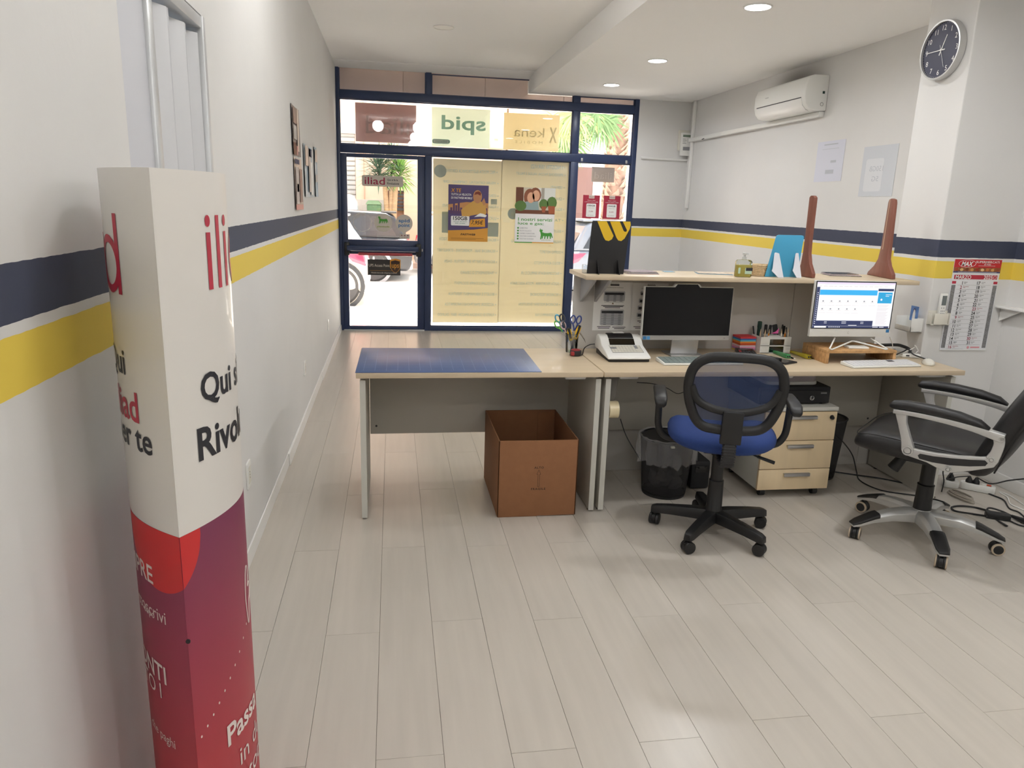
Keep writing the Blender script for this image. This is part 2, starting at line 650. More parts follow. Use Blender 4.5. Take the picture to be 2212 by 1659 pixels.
# folded accordion door in the left doorway
fd = struct(thing('door_2', 'grey accordion door half drawn across the left doorway', 'door', (0, 2.45, 0), kind='structure'))
MB().box(-0.06, 0.004, DY1 - 0.035, DY1 - 0.002, 0, DZ).build('jamb', 'alu', fd, bevel=0.004)
MB().box(-0.06, 0.0, DY0 + 0.002, DY1 - 0.035, DZ - 0.04, DZ - 0.002).build('track', 'alu', fd, bevel=0.004)
zig = [(-0.012, 2.712), (-0.05, 2.655), (-0.016, 2.565), (-0.05, 2.48), (-0.014, 2.375), (-0.05, 2.30), (-0.02, 2.215)]
for (xa, ya), (xb, yb) in zip(zig[:-1], zig[1:]):
    d = Vector((xb - xa, yb - ya, 0)).normalized()
    n = Vector((-d.y, d.x, 0)) * 0.004
    g = d * 0.004
    p0, p1 = Vector((xa, ya, 0.02)) + g, Vector((xb, yb, 0.02)) - g
    z = Vector((0, 0, DZ - 0.075))
    MB().hexa([p0 - n, p1 - n, p1 + n, p0 + n, p0 - n + z, p1 - n + z, p1 + n + z, p0 + n + z]).build('panel', 'door_grey', fd, bevel=0.002)
MB().box(-0.03, -0.016, DY0 + 0.004, 2.164, 0.02, DZ - 0.05).build('fixed_panel', mat('panel_cool', (202, 203, 209), 0.7), fd, bevel=0.001)
MB().box(-0.055, -0.005, 2.165, 2.212, 0.02, DZ - 0.055).build('lead_post', 'alu', fd, bevel=0.005)

# wall outlets on the left wall
for (px, py, w, h), lb in (((535, 1025, 0.075, 0.115), 'white wall socket low on the left wall, nearest the camera'),
                           ((657, 795, 0.065, 0.10), 'white wall socket, middle one along the left wall'),
                           ((708, 702, 0.065, 0.10), 'white wall socket on the left wall closest to the door')):
    a, b = LW.q(px, py)
    t = thing('wall_socket', lb, 'socket', (0, a, b), group='sockets along the left wall')
    f = LW.sub(a, b)
    MB().poly(f, rrect(-w / 2, w / 2, -h / 2, h / 2, 0.008), 0, 0.008).build('plate', 'white_plastic', t, bevel=0.002)
    MB().poly(f, rrect(-w * 0.28, w * 0.28, -h * 0.32, h * 0.32, 0.005), 0.008, 0.0095).build('insert', 'offwhite', t)
    MB().poly(f, circ(0, 0.012, 0.003, 8), 0.0095, 0.0099).poly(f, circ(0, 0, 0.003, 8), 0.0095, 0.0099).poly(f, circ(0, -0.012, 0.003, 8), 0.0095, 0.0099).build('pin_hole', 'black', t)

# ---------------------------------------------------------------- ceiling lamps
mat('lamp_glow', (255, 253, 250), 0.5, emit=14.0)
mat('lamp_off', (238, 236, 230), 0.5)


def downlight(x, y, z, label, lit=True, r=0.088, w=LAMP_W, col=(0.985, 0.99, 1.0)):
    t = thing('downlight', label, 'lamp', (x, y, z), group='recessed round ceiling lamps')
    f = Fr((x, y, z), (1, 0, 0), (0, -1, 0))     # faces down
    MB().ringf(f, 0, 0, r * 0.88, r, 0.0, 0.006, 36).build('trim', 'white_trim' if lit else 'lamp_off', t)
    MB().poly(f, circ(0, 0, r * 0.88, 32), 0.0, 0.003).build('diffuser', 'lamp_glow' if lit else 'lamp_off', t)
    if lit:
        ld = bpy.data.lights.new('lamp_light', 'AREA')
        ld.shape = 'DISK'
        ld.size = r * 1.7
        ld.energy = w
        ld.color = col
        ld.spread = R(165)
        lo = bpy.data.objects.new('lamp_light', ld)
        C.objects.link(lo)
        lo.parent = t
        lo.location = (0, 0, -0.012)


downlight(2.84, 7.84, SZ, 'lit round lamp in the soffit, farthest of the row', col=(0.96, 0.98, 1.0))
downlight(2.84, 6.467, SZ, 'lit round lamp in the soffit, middle of the row', col=(0.92, 0.95, 1.0))
downlight(2.83, 4.652, SZ, 'lit round lamp in the soffit, nearest of the row')
for yy, wh in ((2.9, 'in front of the desks'), (1.2, 'level with the totem'), (-0.6, 'added for light just behind the camera'), (-2.3, 'at the back of the room')):  # unseen continuation of the lamp row, added to complete the room lighting
    downlight(2.83, yy, SZ, 'unseen soffit lamp added to light the room, ' + wh)
mat('globe_glow', (255, 254, 252), 0.4, emit=38.0)
mat('globe_glow_dim', (255, 254, 252), 0.4, emit=11.0)
for xx, yy, wh in ((0.36, 3.6, 'by the left wall past the doorway'), (1.07, 3.6, 'past the left doorway'), (1.07, 1.5, 'added for light beside the left doorway'), (1.07, -0.6, 'added for light just behind the camera'), (1.07, -2.4, 'added for light near the back wall')):  # globes past the doorway follow a window reflection; the others are added light
    t = thing('globe_lamp', 'opal globe lamp on the ceiling out of view, ' + wh, 'lamp', (xx, yy, CZ), group='opal globe ceiling lamps')
    MB().lathe((xx, yy, CZ - .05), [(.055, 0), (.055, .05)], 20).build('mount', 'white_trim', t)
    MB().lathe((xx, yy, CZ - .235), [(.02, 0), (.065, .02), (.092, .06), (.1, .1), (.09, .145), (.06, .18), (.05, .185)], 24).build('globe', 'globe_glow' if xx > .5 else 'globe_glow_dim', t, sm=60)
downlight(1.033, 6.638, CZ, 'unlit round lamp flush in the higher ceiling', lit=False)

# ================================================================ shop front
ft, fb = 0.045, -0.035           # frame depth towards the room / street (c)


def bar(parent, a0, a1, b0, b1, name='frame_bar', c0=fb, c1=ft, bev=0.004):
    return MB().fbox(SF, a0, a1, b0, b1, c0, c1).build(name, 'navy_frame', parent, bevel=bev, seg=2)


def pane(parent, a0, a1, b0, b1, c=0.0):
    return MB().fbox(SF, a0 + 0.001, a1 - 0.001, b0 + 0.001, b1 - 0.001, c - 0.003, c + 0.003).build('pane', 'glass', parent, sm=0)


win = struct(thing('window_1', 'navy metal shop window with transom lights', 'window', (1.7, D, 0), kind='structure'))
TOPZ, T2, T1 = 2.90, 2.565, 2.0
bar(win, 0.0, 0.036, 0, 2.93, 'frame_jamb')
bar(win, 3.392, 3.447, 0, SZ, 'frame_jamb')
bar(win, 0.972, 1.041, 0, T1, 'mullion')
bar(win, 2.66, 2.748, 0, T1, 'mullion')
bar(win, 2.66, 2.742, T1 + 0.09, T2, 'mullion')
bar(win, 2.66, 2.737, T2 + 0.085, SZ, 'mullion')
bar(win, 0.978, 1.041, T2 + 0.085, 2.93, 'mullion')
bar(win, 0.036, 3.392, T1, T1 + 0.09, 'transom')
bar(win, 0.036, 3.392, T2, T2 + 0.085, 'transom')
bar(win, 1.041, 2.66, 0.0, 0.05, 'sill_bar')
bar(win, 2.748, 3.392, 0.0, 0.10, 'sill_bar')
for a0, a1, b0, b1 in ((1.041, 2.66, 0.05, T1), (2.748, 3.392, 0.10, T1), (0.036, 2.66, T1 + 0.09, T2), (2.742, 3.392, T1 + 0.09, T2),
                       (0.036, 0.978, T2 + 0.085, 2.90), (1.041, 2.66, T2 + 0.085, 2.87), (2.737, 3.392, T2 + 0.085, SZ)):
    pane(win, a0, a1, b0, b1)
    # glazing bead
    m = MB()
    g = 0.010
    for q0, q1, r0, r1 in ((a0, a0 + g, b0, b1), (a1 - g, a1, b0, b1), (a0, a1, b0, b0 + g), (a0, a1, b1 - g, b1)):
        m.fbox(SF, q0, q1, r0, r1, 0.003, 0.02)
    m.build('glazing_bead', 'navy_frame', win, sm=0)
for px, py in ((1257, 345), (1353, 350)):
    a, b = SF.q(px, py, ft)
    MB().fbox(SF, a - 0.012, a + 0.012, b - 0.018, b + 0.018, ft, ft + 0.006).build('latch_plate', 'silver', win, bevel=0.003)

# glazed door
door = struct(thing('door_1', 'navy glazed shop door with push bar', 'door', (0.5, D, 0), kind='structure'))
dx0, dx1 = 0.0365, 0.9715
MB().fbox(SF, dx0, 0.102, 0.012, T1 - 0.006, -0.03, 0.032).build('stile', 'navy_frame', door, bevel=0.005)
MB().fbox(SF, 0.889, dx1, 0.012, T1 - 0.006, -0.03, 0.032).build('stile', 'navy_frame', door, bevel=0.005)
MB().fbox(SF, 0.102, 0.889, 1.953, T1 - 0.006, -0.03, 0.03).build('rail', 'navy_frame', door, bevel=0.005)
MB().fbox(SF, 0.102, 0.889, 0.885, 1.05, -0.03, 0.03).build('rail', 'navy_frame', door, bevel=0.005)
MB().fbox(SF, 0.102, 0.889, 0.012, 0.05, -0.03, 0.03).build('rail', 'navy_frame', door, bevel=0.005)
pane(door, 0.102, 0.889, 1.05, 1.953)
pane(door, 0.102, 0.889, 0.05, 0.885)
a0, b0 = SF.q(774, 548, 0.09)
a1, b1 = SF.q(891, 551, 0.09)
pb = MB().fbox(SF, 0.09, 0.90, 0.925, 0.985, 0.075, 0.10).build('push_bar', 'navy_frame', door, bevel=0.008)
MB().fbox(SF, a0, a1, (b0 + b1) / 2 - 0.016, (b0 + b1) / 2 + 0.016, 0.078, 0.096).build('red_grip', mat('red_bar', (166, 62, 66), 0.4), pb, bevel=0.006)
for a in (0.09, 0.90):
    MB().fbox(SF, a - 0.03, a + 0.03, 0.87, 1.02, 0.031, 0.08).build('bar_housing', 'black_plastic', door, bevel=0.012)
MB().fbox(SF, 0.938, 0.95, 0.93, 0.96, 0.033, 0.042).build('lock_bolt', 'silver', door)
MB().fbox(SF, dx0, dx1, 0.0, 0.012, -0.05, 0.05).build('threshold', 'alu', door)

# ---------------------------------------------------------------- things stuck on the glass
mat('film_cream', (224, 218, 196), 0.7, transl=0.25)
mat('film_blue', (176, 206, 214), 0.7, transl=0.25)
mat('film_bluegrey', (186, 200, 196), 0.7, transl=0.25)
mat('film_brown', (178, 152, 147), 0.5, transl=0.4)
mat('film_brown_text', (222, 200, 192), 0.5, transl=0.4)
mat('film_sage', (230, 236, 224), 0.5, transl=0.45)
mat('film_sage_text', (150, 190, 176), 0.5, transl=0.4)
mat('film_straw', (230, 222, 192), 0.5, transl=0.45)
mat('film_straw_text', (210, 204, 170), 0.5, transl=0.4)
mat('film_grey', (176, 166, 158), 0.5, transl=0.3)
mat('film_grey_text', (206, 198, 190), 0.5, transl=0.3)


def sheet(name, label, cat, fr, tl, br, c, th, mt, group=None, r=0.0, bev=0.0):
    """a sheet on a plane given by its top-left and bottom-right pixel; returns (thing, frame centred on it, half sizes)"""
    a0, b1 = fr.q(tl[0], tl[1], c)
    a1, b0 = fr.q(br[0], br[1], c)
    f = fr.sub((a0 + a1) / 2, (b0 + b1) / 2, c)
    w, h = abs(a1 - a0) / 2, abs(b1 - b0) / 2
    t = thing(name, label, cat, f.o, group=group)
    pts = rrect(-w, w, -h, h, r) if r else [(-w, -h), (w, -h), (w, h), (-w, h)]
    MB().poly(f, pts, 0, th).build('sheet', mt, t, sm=0)
    return t, f, w, h


CO = -0.030                          # on the street side of the glass
# big translucent service lists (lettering reads from the street)
S2 = SF
for (tl, br, lb, lines, blobs) in (
    ((936, 342), (1075.5, 697.5), 'cream translucent service list film, on the door side of the big pane',
     [(181, 'PEC: POSTA ELETTRONICA CERTIFICATA', 1075, .86), (283, 'VISURE CATASTALI, CAMERALI - CRIF', 1077, .82), (398, 'CONTI CORRENTI', 1077, .34), (500, 'FORNITURA LUCE E GAS - PAGAMENTI', 1077, .84),
      (605, 'LUCE E GAS', 1077, .3), (803, 'RICARICHE GIOCHI - PLAYSTATION - XBOX', 1077, .9), (905, 'RICARICHE SNAI - POKERSTARS - STANLEYBET', 1075, .92), (1004, 'RICARICHE PAY TV: SKY - NETFLIX - DAZN', 1074, .8),
      (1105, 'TRASFERIMENTO DI DENARO', 1073, .54), (1202, 'FOTOCOPIE E STAMPA DOCUMENTI', 1073, .64), (1300, 'BIGLIETTI E ABBONAMENTI TRENITALIA', 1073, .74), (1395, 'ACCESSORI SMARTPHONE E INFORMATICA', 1072, .79), (1490, 'PUNTO DI CONSEGNA AMAZON - EBAY - ZALANDO', 1072, .91)],
     [('c', 132, 168, 57), ('r', 597, 425, 652, 476), ('r', 147, 540, 215, 735), ('r', 560, 640, 664, 772)]),
    ((1084.5, 345), (1214.5, 697.5), 'cream translucent service list film, on the desk side of the big pane',
     [(138, 'I NOSTRI SERVIZI', 1221, .5), (208, 'SPEDIZIONE PACCHI, VALIGIE E PALLET', 1222, .74), (322, 'SERVIZI', 1220, .18), (426, 'GRATTA', 1219, .18), (522, 'BOLLETTINI', 1219, .2), (622, 'TARI', 1217, .17),
      (722, 'BIGLIETTI', 1217, .17), (820, 'PAGAMENTO MAV - RAV - F24 - PEDAGGI', 1217, .8), (915, 'DOPPIO HOTSPOT', 1216, .34), (1016, 'BOLLO AUTO E MOTO', 1215, .42), (1110, 'RACCOMANDATE SEMPLICI E 1/R', 1213, .62),
      (1205, 'POSTA PRIORITARIA - POSTA ASSICURATA', 1212, .79), (1305, 'RICARICHE TELEFONICHE', 1211, .46), (1395, 'RICARICHE POSTEPAY EVOLUTION', 1210, .64), (1490, 'TELEGRAMMI E FAX', 1208, .36)],
     [('c', 800, 560, 52)])):
    t, f, w, h = sheet('window_film', lb, 'window film', SF, tl, br, CO, 0.003, 'film_cream')
    m = MB()
    for zy, s, xr, frac in lines:
        py = 330 + zy * 390 / 1659
        ar, b = SF.q(xr, py, CO + 0.004)
        ar = ar - f.o.x
        b = b - f.o.z
        m.text(f, s, ar - 0.03, b, w=2 * w * frac * 0.94, h=0.044 if 'NOSTRI' in s else 0.034, c=0.0042, mirror=True, al='L')
        m.flat(f, circ(ar - 0.008, b, 0.006, 8), 0.0042)
    m.build('lettering', 'film_blue', t, sm=0)
    m = MB()
    for bl_ in blobs:
        if bl_[0] == 'c':
            a, b = SF.q(920 + bl_[1] * 480 / 2042, 330 + bl_[2] * 390 / 1659, CO)
            m.flat(f, circ(a - f.o.x, b - f.o.z, bl_[3] * 0.235 * 0.0053), 0.0046)
        else:
            a0, b1 = SF.q(920 + bl_[1] * 480 / 2042, 330 + bl_[2] * 390 / 1659, CO)
            a1, b0 = SF.q(920 + bl_[3] * 480 / 2042, 330 + bl_[4] * 390 / 1659, CO)
            m.frect(f, a0 - f.o.x, a1 - f.o.x, b0 - f.o.z, b1 - f.o.z, 0.0046)
    m.build('printed_shape', 'film_bluegrey', t, sm=0)  # backs of street-side stickers showing through the film, coloured as flat patches

# transom banners
t, f, w, h = sheet('transom_sign', 'brown sign panel reading iliad backwards in the transom', 'sign', SF, (767, 221), (899, 311), CO, 0.004, 'film_brown')
MB().text(f, 'iliad', 0.02, -0.02, w=2 * w * 0.72, h=2 * h * 0.46, c=0.0046, mirror=True).build('lettering', 'film_brown_text', t, sm=0)
t, f, w, h = sheet('transom_sign', 'pale green sign panel reading spid backwards in the transom', 'sign', SF, (933, 231), (1057, 321), CO, 0.004, 'film_sage')
MB().text(f, 'spid', 0.03, 0.03, w=2 * w * 0.76, h=2 * h * 0.48, c=0.0046, mirror=True, bold=0.02).build('lettering', 'film_sage_text', t, sm=0)
a = -w * 0.68
m = MB().poly(f, rrect(a - 0.1, a + 0.1, -h * 0.86, -h * 0.62, 0.025), 0.0041, 0.0044)
m.build('badge_frame', 'film_sage_text', t, sm=0)
MB().poly(f, rrect(a - 0.088, a + 0.088, -h * 0.83, -h * 0.65, 0.02), 0.0045, 0.0047).build('badge', 'film_sage', t, sm=0)
MB().text(f, 'infocert', a, -h * 0.74, w=0.13, h=0.028, c=0.005, mirror=True).build('badge_lettering', 'film_sage_text', t, sm=0)
t, f, w, h = sheet('transom_sign', 'straw coloured sign panel with faint backwards lettering in the transom', 'sign', SF, (1089, 243), (1206, 328), CO, 0.004, 'film_straw')
MB().text(f, 'kena', -0.03, 0.0, w=2 * w * 0.55, h=2 * h * 0.26, c=0.0046, mirror=True).text(f, 'MOBILE', -0.03, -0.11, w=2 * w * 0.5, h=0.03, c=0.0046, mirror=True, space=1.6).text(f, 'X', w * 0.78, -0.02, w=0.09, h=0.17, c=0.0046, bold=0.02).build('lettering', 'film_straw_text', t, sm=0)

# door stickers
CI = 0.0045
mat('sticker', (206, 199, 188), 0.6)
mat('ink_red', (160, 44, 74), 0.6)
mat('ink_black', (40, 40, 44), 0.6)
mat('ink_green', (76, 158, 62), 0.6)
mat('ink_blue', (44, 110, 168), 0.6)
mat('ink_white', (244, 244, 242), 0.6)
mat('ink_gold', (226, 160, 52), 0.6)
t, f, w, h = sheet('door_sticker', 'wide rounded grey sticker reading iliad on the door glass', 'sticker', SF, (781.5, 378), (871, 404.5), CI, 0.001, 'sticker', r=0.02)
MB().text(f, 'iliad', -w + 0.03, 0.0, w=w * 0.98, h=h * 1.35, c=0.0016, al='L', bold=0.008).build('lettering', 'ink_red', t, sm=0)
MB().text(f, 'Qui si fa la', w * 0.22, 0.015, w=w * 0.52, h=0.026, c=0.0016, al='L', bold=0.015).text(f, 'Rivoluzione', w * 0.22, -0.022, w=w * 0.58, h=0.026, c=0.0016, al='L', bold=0.015).build('small_lettering', 'ink_black', t, sm=0)


def dog(mb, f, x, y, s, c):
    """six-legged animal emblem as a flat outline"""
    P = [(-1.0, .55), (-.88, .95), (-.8, .72), (-.62, .78), (-.5, .6), (-.62, .42), (-.3, .3), (.2, .28), (.62, .36), (.78, .22), (.95, -.35), (.82, -.36), (.7, -.05),
         (.66, -.5), (.52, -.5), (.48, -.12), (.3, -.16), (.26, -.52), (.12, -.52), (.1, -.16), (-.08, -.16), (-.14, -.52), (-.28, -.52), (-.26, -.12), (-.42, -.14), (-.5, -.5), (-.64, -.5),
         (-.6, -.1), (-.7, -.6), (-.86, -.58), (-.78, 0), (-.86, .38)]
    mb.flat(f, [(x + a * s, y + b * s) for a, b in P], c)


a, b = SF.q(828, 481.3, CI)
f = SF.sub(a, b, CI)
t = thing('door_sticker', 'round grey sticker with a green animal emblem on the door glass', 'sticker', f.o)
MB().poly(f, circ(0, 0, 0.102, 40), 0, 0.001).build('sheet', 'sticker', t, sm=0)
m = MB()
dog(m, f, -0.0, 0.025, 0.058, 0.0016)
m.build('emblem', 'ink_green', t, sm=0)
MB().text(f, 'plenitude', 0.0, -0.045, w=0.14, h=0.026, c=0.0016, bold=0.01).build('lettering', mat('ink_olive', (150, 168, 60), 0.6), t, sm=0)
a, b = SF.q(872.9, 482.5, CI)
f = SF.sub(a, b, CI)
t = thing('door_sticker', 'round grey sticker reading spid point on the door glass', 'sticker', f.o)
MB().poly(f, circ(0, 0, 0.098, 40), 0, 0.001).build('sheet', 'sticker', t, sm=0)
MB().flat(f, [(-0.03, -0.09), (0.03, -0.09), (0.0, -0.135)], 0.0008).build('pointer', 'sticker', t, sm=0)
MB().text(f, 'spid', 0, 0.025, w=0.125, h=0.05, c=0.0016, bold=0.02).text(f, 'point', 0, -0.028, w=0.13, h=0.05, c=0.0016, bold=0.02).build('lettering', 'ink_blue', t, sm=0)
t, f, w, h = sheet('door_sticker', 'small grey label with a row of marks under the round spid sticker', 'sticker', SF, (863.4, 505.5), (885, 515.8), CI, 0.001, 'sticker')
m = MB()
for i in range(3):
    m.flat(f, circ(-w * 0.6 + i * w * 0.6, h * 0.4, 0.011, 12, 0.008), 0.0016)
    m.frect(f, -w * 0.7 + i * w * 0.5, -w * 0.35 + i * w * 0.5, -h * 0.55, -h * 0.4, 0.0016)
m.build('mark', mat('ink_mauve', (140, 100, 104), 0.6), t, sm=0)
a, b = SF.q(782.8, 480, CI)
f = SF.sub(a, b, CI)
t = MB().ringf(f, 0, 0, 0.1, 0.107, 0, 0.001, 40).build('door_sticker', mat('sticker_clear', (226, 224, 220), 0.3, alpha=0.7))
tag(t, 'clear round sticker ring on the left of the door glass', 'sticker')
t, f, w, h = sheet('door_sticker', 'black parcel point sticker with a gold shield on the lower door glass', 'sticker', SF, (793.8, 560), (865, 595), CI, 0.001, mat('ink_coal', (52, 50, 48), 0.6))
MB().text(f, 'UPS Access Point', -w * 0.92, h * 0.25, w=w * 1.26, h=h * 0.36, c=0.0016, al='L').text(f, 'Mobile barcode shipping enabled', 0, -h * 0.72, w=w * 1.55, h=h * 0.22, c=0.0016).build('lettering', mat('ink_pale', (214, 206, 192), 0.6), t, sm=0)
MB().frect(f, -w * 0.86, w * 0.8, -h * 0.43, -h * 0.41, 0.0016).build('rule', 'ink_gold', t, sm=0)
sx, sy = w * 0.69, h * 0.22
sh = [(sx - 0.06, sy + 0.07), (sx, sy + 0.085), (sx + 0.06, sy + 0.07), (sx + 0.06, sy - 0.02), (sx + 0.035, sy - 0.06), (sx, sy - 0.085), (sx - 0.035, sy - 0.06), (sx - 0.06, sy - 0.02)]
MB().flat(f, sh, 0.0014).build('shield', 'ink_gold', t, sm=0)
MB().flat(f, [(sx + (x - sx) * 0.86, sy + (y - sy) * 0.86 - 0.008) for x, y in sh], 0.0018).build('shield_field', mat('ink_brownish', (70, 48, 36), 0.6), t, sm=0)
MB().text(f, 'ups', sx, sy - 0.012, w=0.082, h=0.06, c=0.0022, bold=0.01).build('shield_lettering', 'ink_gold', t, sm=0)

# posters on the room side of the big pane
t, f, w, h = sheet('window_poster', 'purple and orange mobile offer poster on the big window pane', 'poster', SF, (968.8, 398), (1053, 522.5), CI, 0.0015, mat('post_purple', (86, 72, 118), 0.5))
MB().flat(f, [(-w, -h), (w, -h), (w, -h * 0.5), (w * 0.3, -h * 0.57), (-w, -h * 0.62)], 0.002).build('orange_band', mat('post_orange', (226, 162, 62), 0.5), t, sm=0)
MB().flat(f, [(-w, h * 0.3), (-w * 0.1, h * 0.4), (w, h * 0.38), (w, h * 0.0), (-w, h * 0.1)], 0.002).build('dusk_band', mat('post_dusk', (206, 148, 92), 0.5), t, sm=0)
m = MB()
for i, (x, hh) in enumerate(((-.85, .2), (-.72, .34), (-.6, .28), (-.48, .38), (-.36, .2), (.9, .2))):
    m.frect(f, (x - .05) * w, (x + .05) * w, -h * 0.02, h * hh, 0.0024)
m.build('skyline', mat('post_plum', (96, 66, 104), 0.5), t, sm=0, kind='stuff')
MB().flat(f, [(x * w, y * h) for x, y in ((-.32, -.1), (-.36, .12), (-.1, .28), (.22, .44), (.38, .5), (.62, .44), (.86, .3), (.92, .05), (.8, -.12), (.5, -.02), (.1, -.08), (-.1, -.2))], 0.0028).build('printed_coat', mat('post_ochre', (214, 166, 84), 0.5), t, sm=0)
MB().flat(f, [(x + w * 0.45, y + h * 0.6) for x, y in circ(0, 0, 0.052, 16, 0.075)], 0.0032).flat(f, [(x * w, y * h) for x, y in ((.66, .42), (.78, .56), (.86, .4), (.78, .28))], 0.0032).build('printed_face', mat('post_skin', (196, 140, 96), 0.5), t, sm=0)
MB().flat(f, [(x * w, y * h) for x, y in ((.28, .66), (.34, .76), (.5, .79), (.62, .74), (.6, .64), (.45, .69))], 0.0036).build('printed_hair', mat('post_red', (132, 58, 42), 0.5), t, sm=0)
MB().poly(f, rrect(-w * 0.86, w * 0.06, -h * 0.44, -h * 0.1, 0.012), 0.0028, 0.003).build('white_box', 'ink_white', t, sm=0)
MB().flat(f, [(x * w, y * h) for x, y in ((.04, -.48), (.86, -.46), (.84, -.16), (.12, -.22))], 0.0034).build('orange_box', 'ink_gold', t, sm=0)
MB().flat(f, [(x * w, y * h) for x, y in ((.3, -.12), (.5, -.02), (.6, .02), (.76, .0), (.94, -.06), (.86, -.12), (.6, -.1))], 0.0033).build('white_flash', 'ink_white', t, sm=0)
MB().text(f, 'X TE', -w * 0.62, h * 0.8, w=w * 0.5, h=h * 0.13, c=0.004, bold=0.02, shear=0.1).build('title', 'ink_gold', t, sm=0)
MB().text(f, 'TUTTA LA VELOCITA', -w * 0.86, h * 0.66, w=w * 1.0, h=h * 0.075, c=0.004, bold=0.015, al='L', shear=0.1).text(f, 'DI FASTWEB MOBILE', -w * 0.86, h * 0.54, w=w * 1.05, h=h * 0.075, c=0.004, bold=0.015, al='L', shear=0.1).build('lettering', 'ink_white', t, sm=0)
MB().text(f, '150GB', -w * 0.4, -h * 0.18, w=w * 0.72, h=h * 0.13, c=0.004, bold=0.02).text(f, '7,95\u20ac', w * 0.46, -h * 0.32, w=w * 0.6, h=h * 0.17, c=0.004, bold=0.015, shear=0.2).text(f, 'FASTWEB', 0, -h * 0.75, w=w * 0.74, h=h * 0.07, c=0.004, bold=0.02, shear=0.2).build('dark_lettering', 'ink_black', t, sm=0)
m = MB().text(f, 'minuti illimitati', -w * 0.4, -h * 0.29, w=w * 0.66, h=h * 0.035, c=0.004).text(f, '5G gratis', -w * 0.4, -h * 0.36, w=w * 0.5, h=h * 0.04, c=0.004, bold=0.02)
m.build('green_lettering', mat('ink_teal', (70, 140, 120), 0.6), t, sm=0)
MB().frect(f, -w * 0.85, w * 0.8, -h * 0.89, -h * 0.88, 0.004).frect(f, -w * 0.85, w * 0.4, -h * 0.93, -h * 0.92, 0.004).build('fine_print', mat('ink_umber', (150, 104, 44), 0.6), t, sm=0)

t, f, w, h = sheet('window_poster', 'white light and gas services poster with a photo of two people', 'poster', SF, (1115, 404), (1195, 526), CI, 0.0015, 'paper')
pic = MB().frect(f, -w, w, h * 0.06, h, 0.002).build('photo', mat('post_beige', (206, 196, 176), 0.5), t, sm=0)
MB().frect(f, -w * 0.1, w, h * 0.5, h, 0.0022).build('photo_window', mat('post_pale', (222, 222, 214), 0.5), t, sm=0)
MB().frect(f, w * 0.28, w * 0.44, h * 0.45, h, 0.0024).build('photo_drape', mat('post_stone', (172, 164, 150), 0.5), t, sm=0)
MB().frect(f, -w, -w * 0.62, h * 0.4, h, 0.0024).build('photo_cupboard', 'p_brown', t, sm=0)
MB().frect(f, -w, w, h * 0.06, h * 0.2, 0.0026).build('photo_table', mat('post_umber', (112, 68, 44), 0.5), t, sm=0)
MB().flat(f, circ(-w * 0.02, h * 0.74, 0.07, 16, 0.085), 0.0026).flat(f, circ(-w * 0.3, h * 0.66, 0.07, 16, 0.095), 0.0028).build('photo_hair', mat('post_auburn', (142, 84, 56), 0.5), t, sm=0)
MB().flat(f, circ(-w * 0.24, h * 0.64, 0.045, 14, 0.062), 0.0032).flat(f, circ(w * 0.02, h * 0.72, 0.045, 14, 0.062), 0.0032).build('photo_face', 'p_skin', t, sm=0)
MB().flat(f, [(x * w, y * h) for x, y in ((-.6, .2), (-.55, .48), (-.3, .52), (-.1, .5), (.12, .52), (.2, .2))], 0.003).build('photo_clothes', mat('post_sky', (150, 170, 168), 0.5), t, sm=0)
MB().flat(f, circ(w * 0.42, h * 0.42, 0.055, 12, 0.06), 0.0036).flat(f, circ(w * 0.84, h * 0.48, 0.06, 12, 0.07), 0.0036).flat(f, circ(-w * 0.75, h * 0.34, 0.07, 12, 0.06), 0.0036).build('photo_plant', mat('post_leaf', (92, 124, 60), 0.5), t, sm=0)
MB().flat(f, [(x * w, y * h) for x, y in ((.3, .34), (.56, .34), (.5, .12), (.36, .12))], 0.004).flat(f, [(x * w, y * h) for x, y in ((.64, .36), (1, .36), (1, .08), (.7, .08))], 0.004).build('photo_pot', mat('post_terra', (170, 92, 58), 0.5), t, sm=0)
MB().text(f, 'I nostri servizi', -w * 0.85, -h * 0.14, w=w * 1.74, h=h * 0.12, c=0.002, al='L', bold=0.012).text(f, 'luce e gas:', -w * 0.85, -h * 0.3, w=w * 1.3, h=h * 0.13, c=0.002, al='L', bold=0.012).build('lettering', 'ink_green', t, sm=0)
m, m2 = MB(), MB()
for i, s in enumerate(('SUBENTRO', 'NUOVI ALLACCI', 'CAMBIO FORNITORE', 'VOLTURA DOMESTICA', 'VOLTURA BUSINESS')):
    b = -h * 0.46 - i * h * 0.098
    m.text(f, s, -w * 0.75, b, h=h * 0.042, c=0.002, al='L')
    m2.flat(f, circ(-w * 0.84, b, 0.011, 8), 0.002)
m.build('list_lettering', 'grey_print', t, sm=0)
dog(m2, f, w * 0.62, -h * 0.7, 0.085, 0.002)
m2.build('emblem', 'ink_green', t, sm=0, kind='stuff')
MB().text(f, 'plenitude', w * 0.62, -h * 0.88, w=w * 0.45, h=h * 0.05, c=0.002).build('emblem_lettering', 'ink_olive', t, sm=0)
MB().frect(f, -w, -w * 0.1, -h, -h * 0.965, 0.002).build('green_rule', 'ink_green', t, sm=0)
MB().frect(f, -w * 0.1, w, -h, -h * 0.965, 0.002).build('gold_rule', 'ink_gold', t, sm=0)

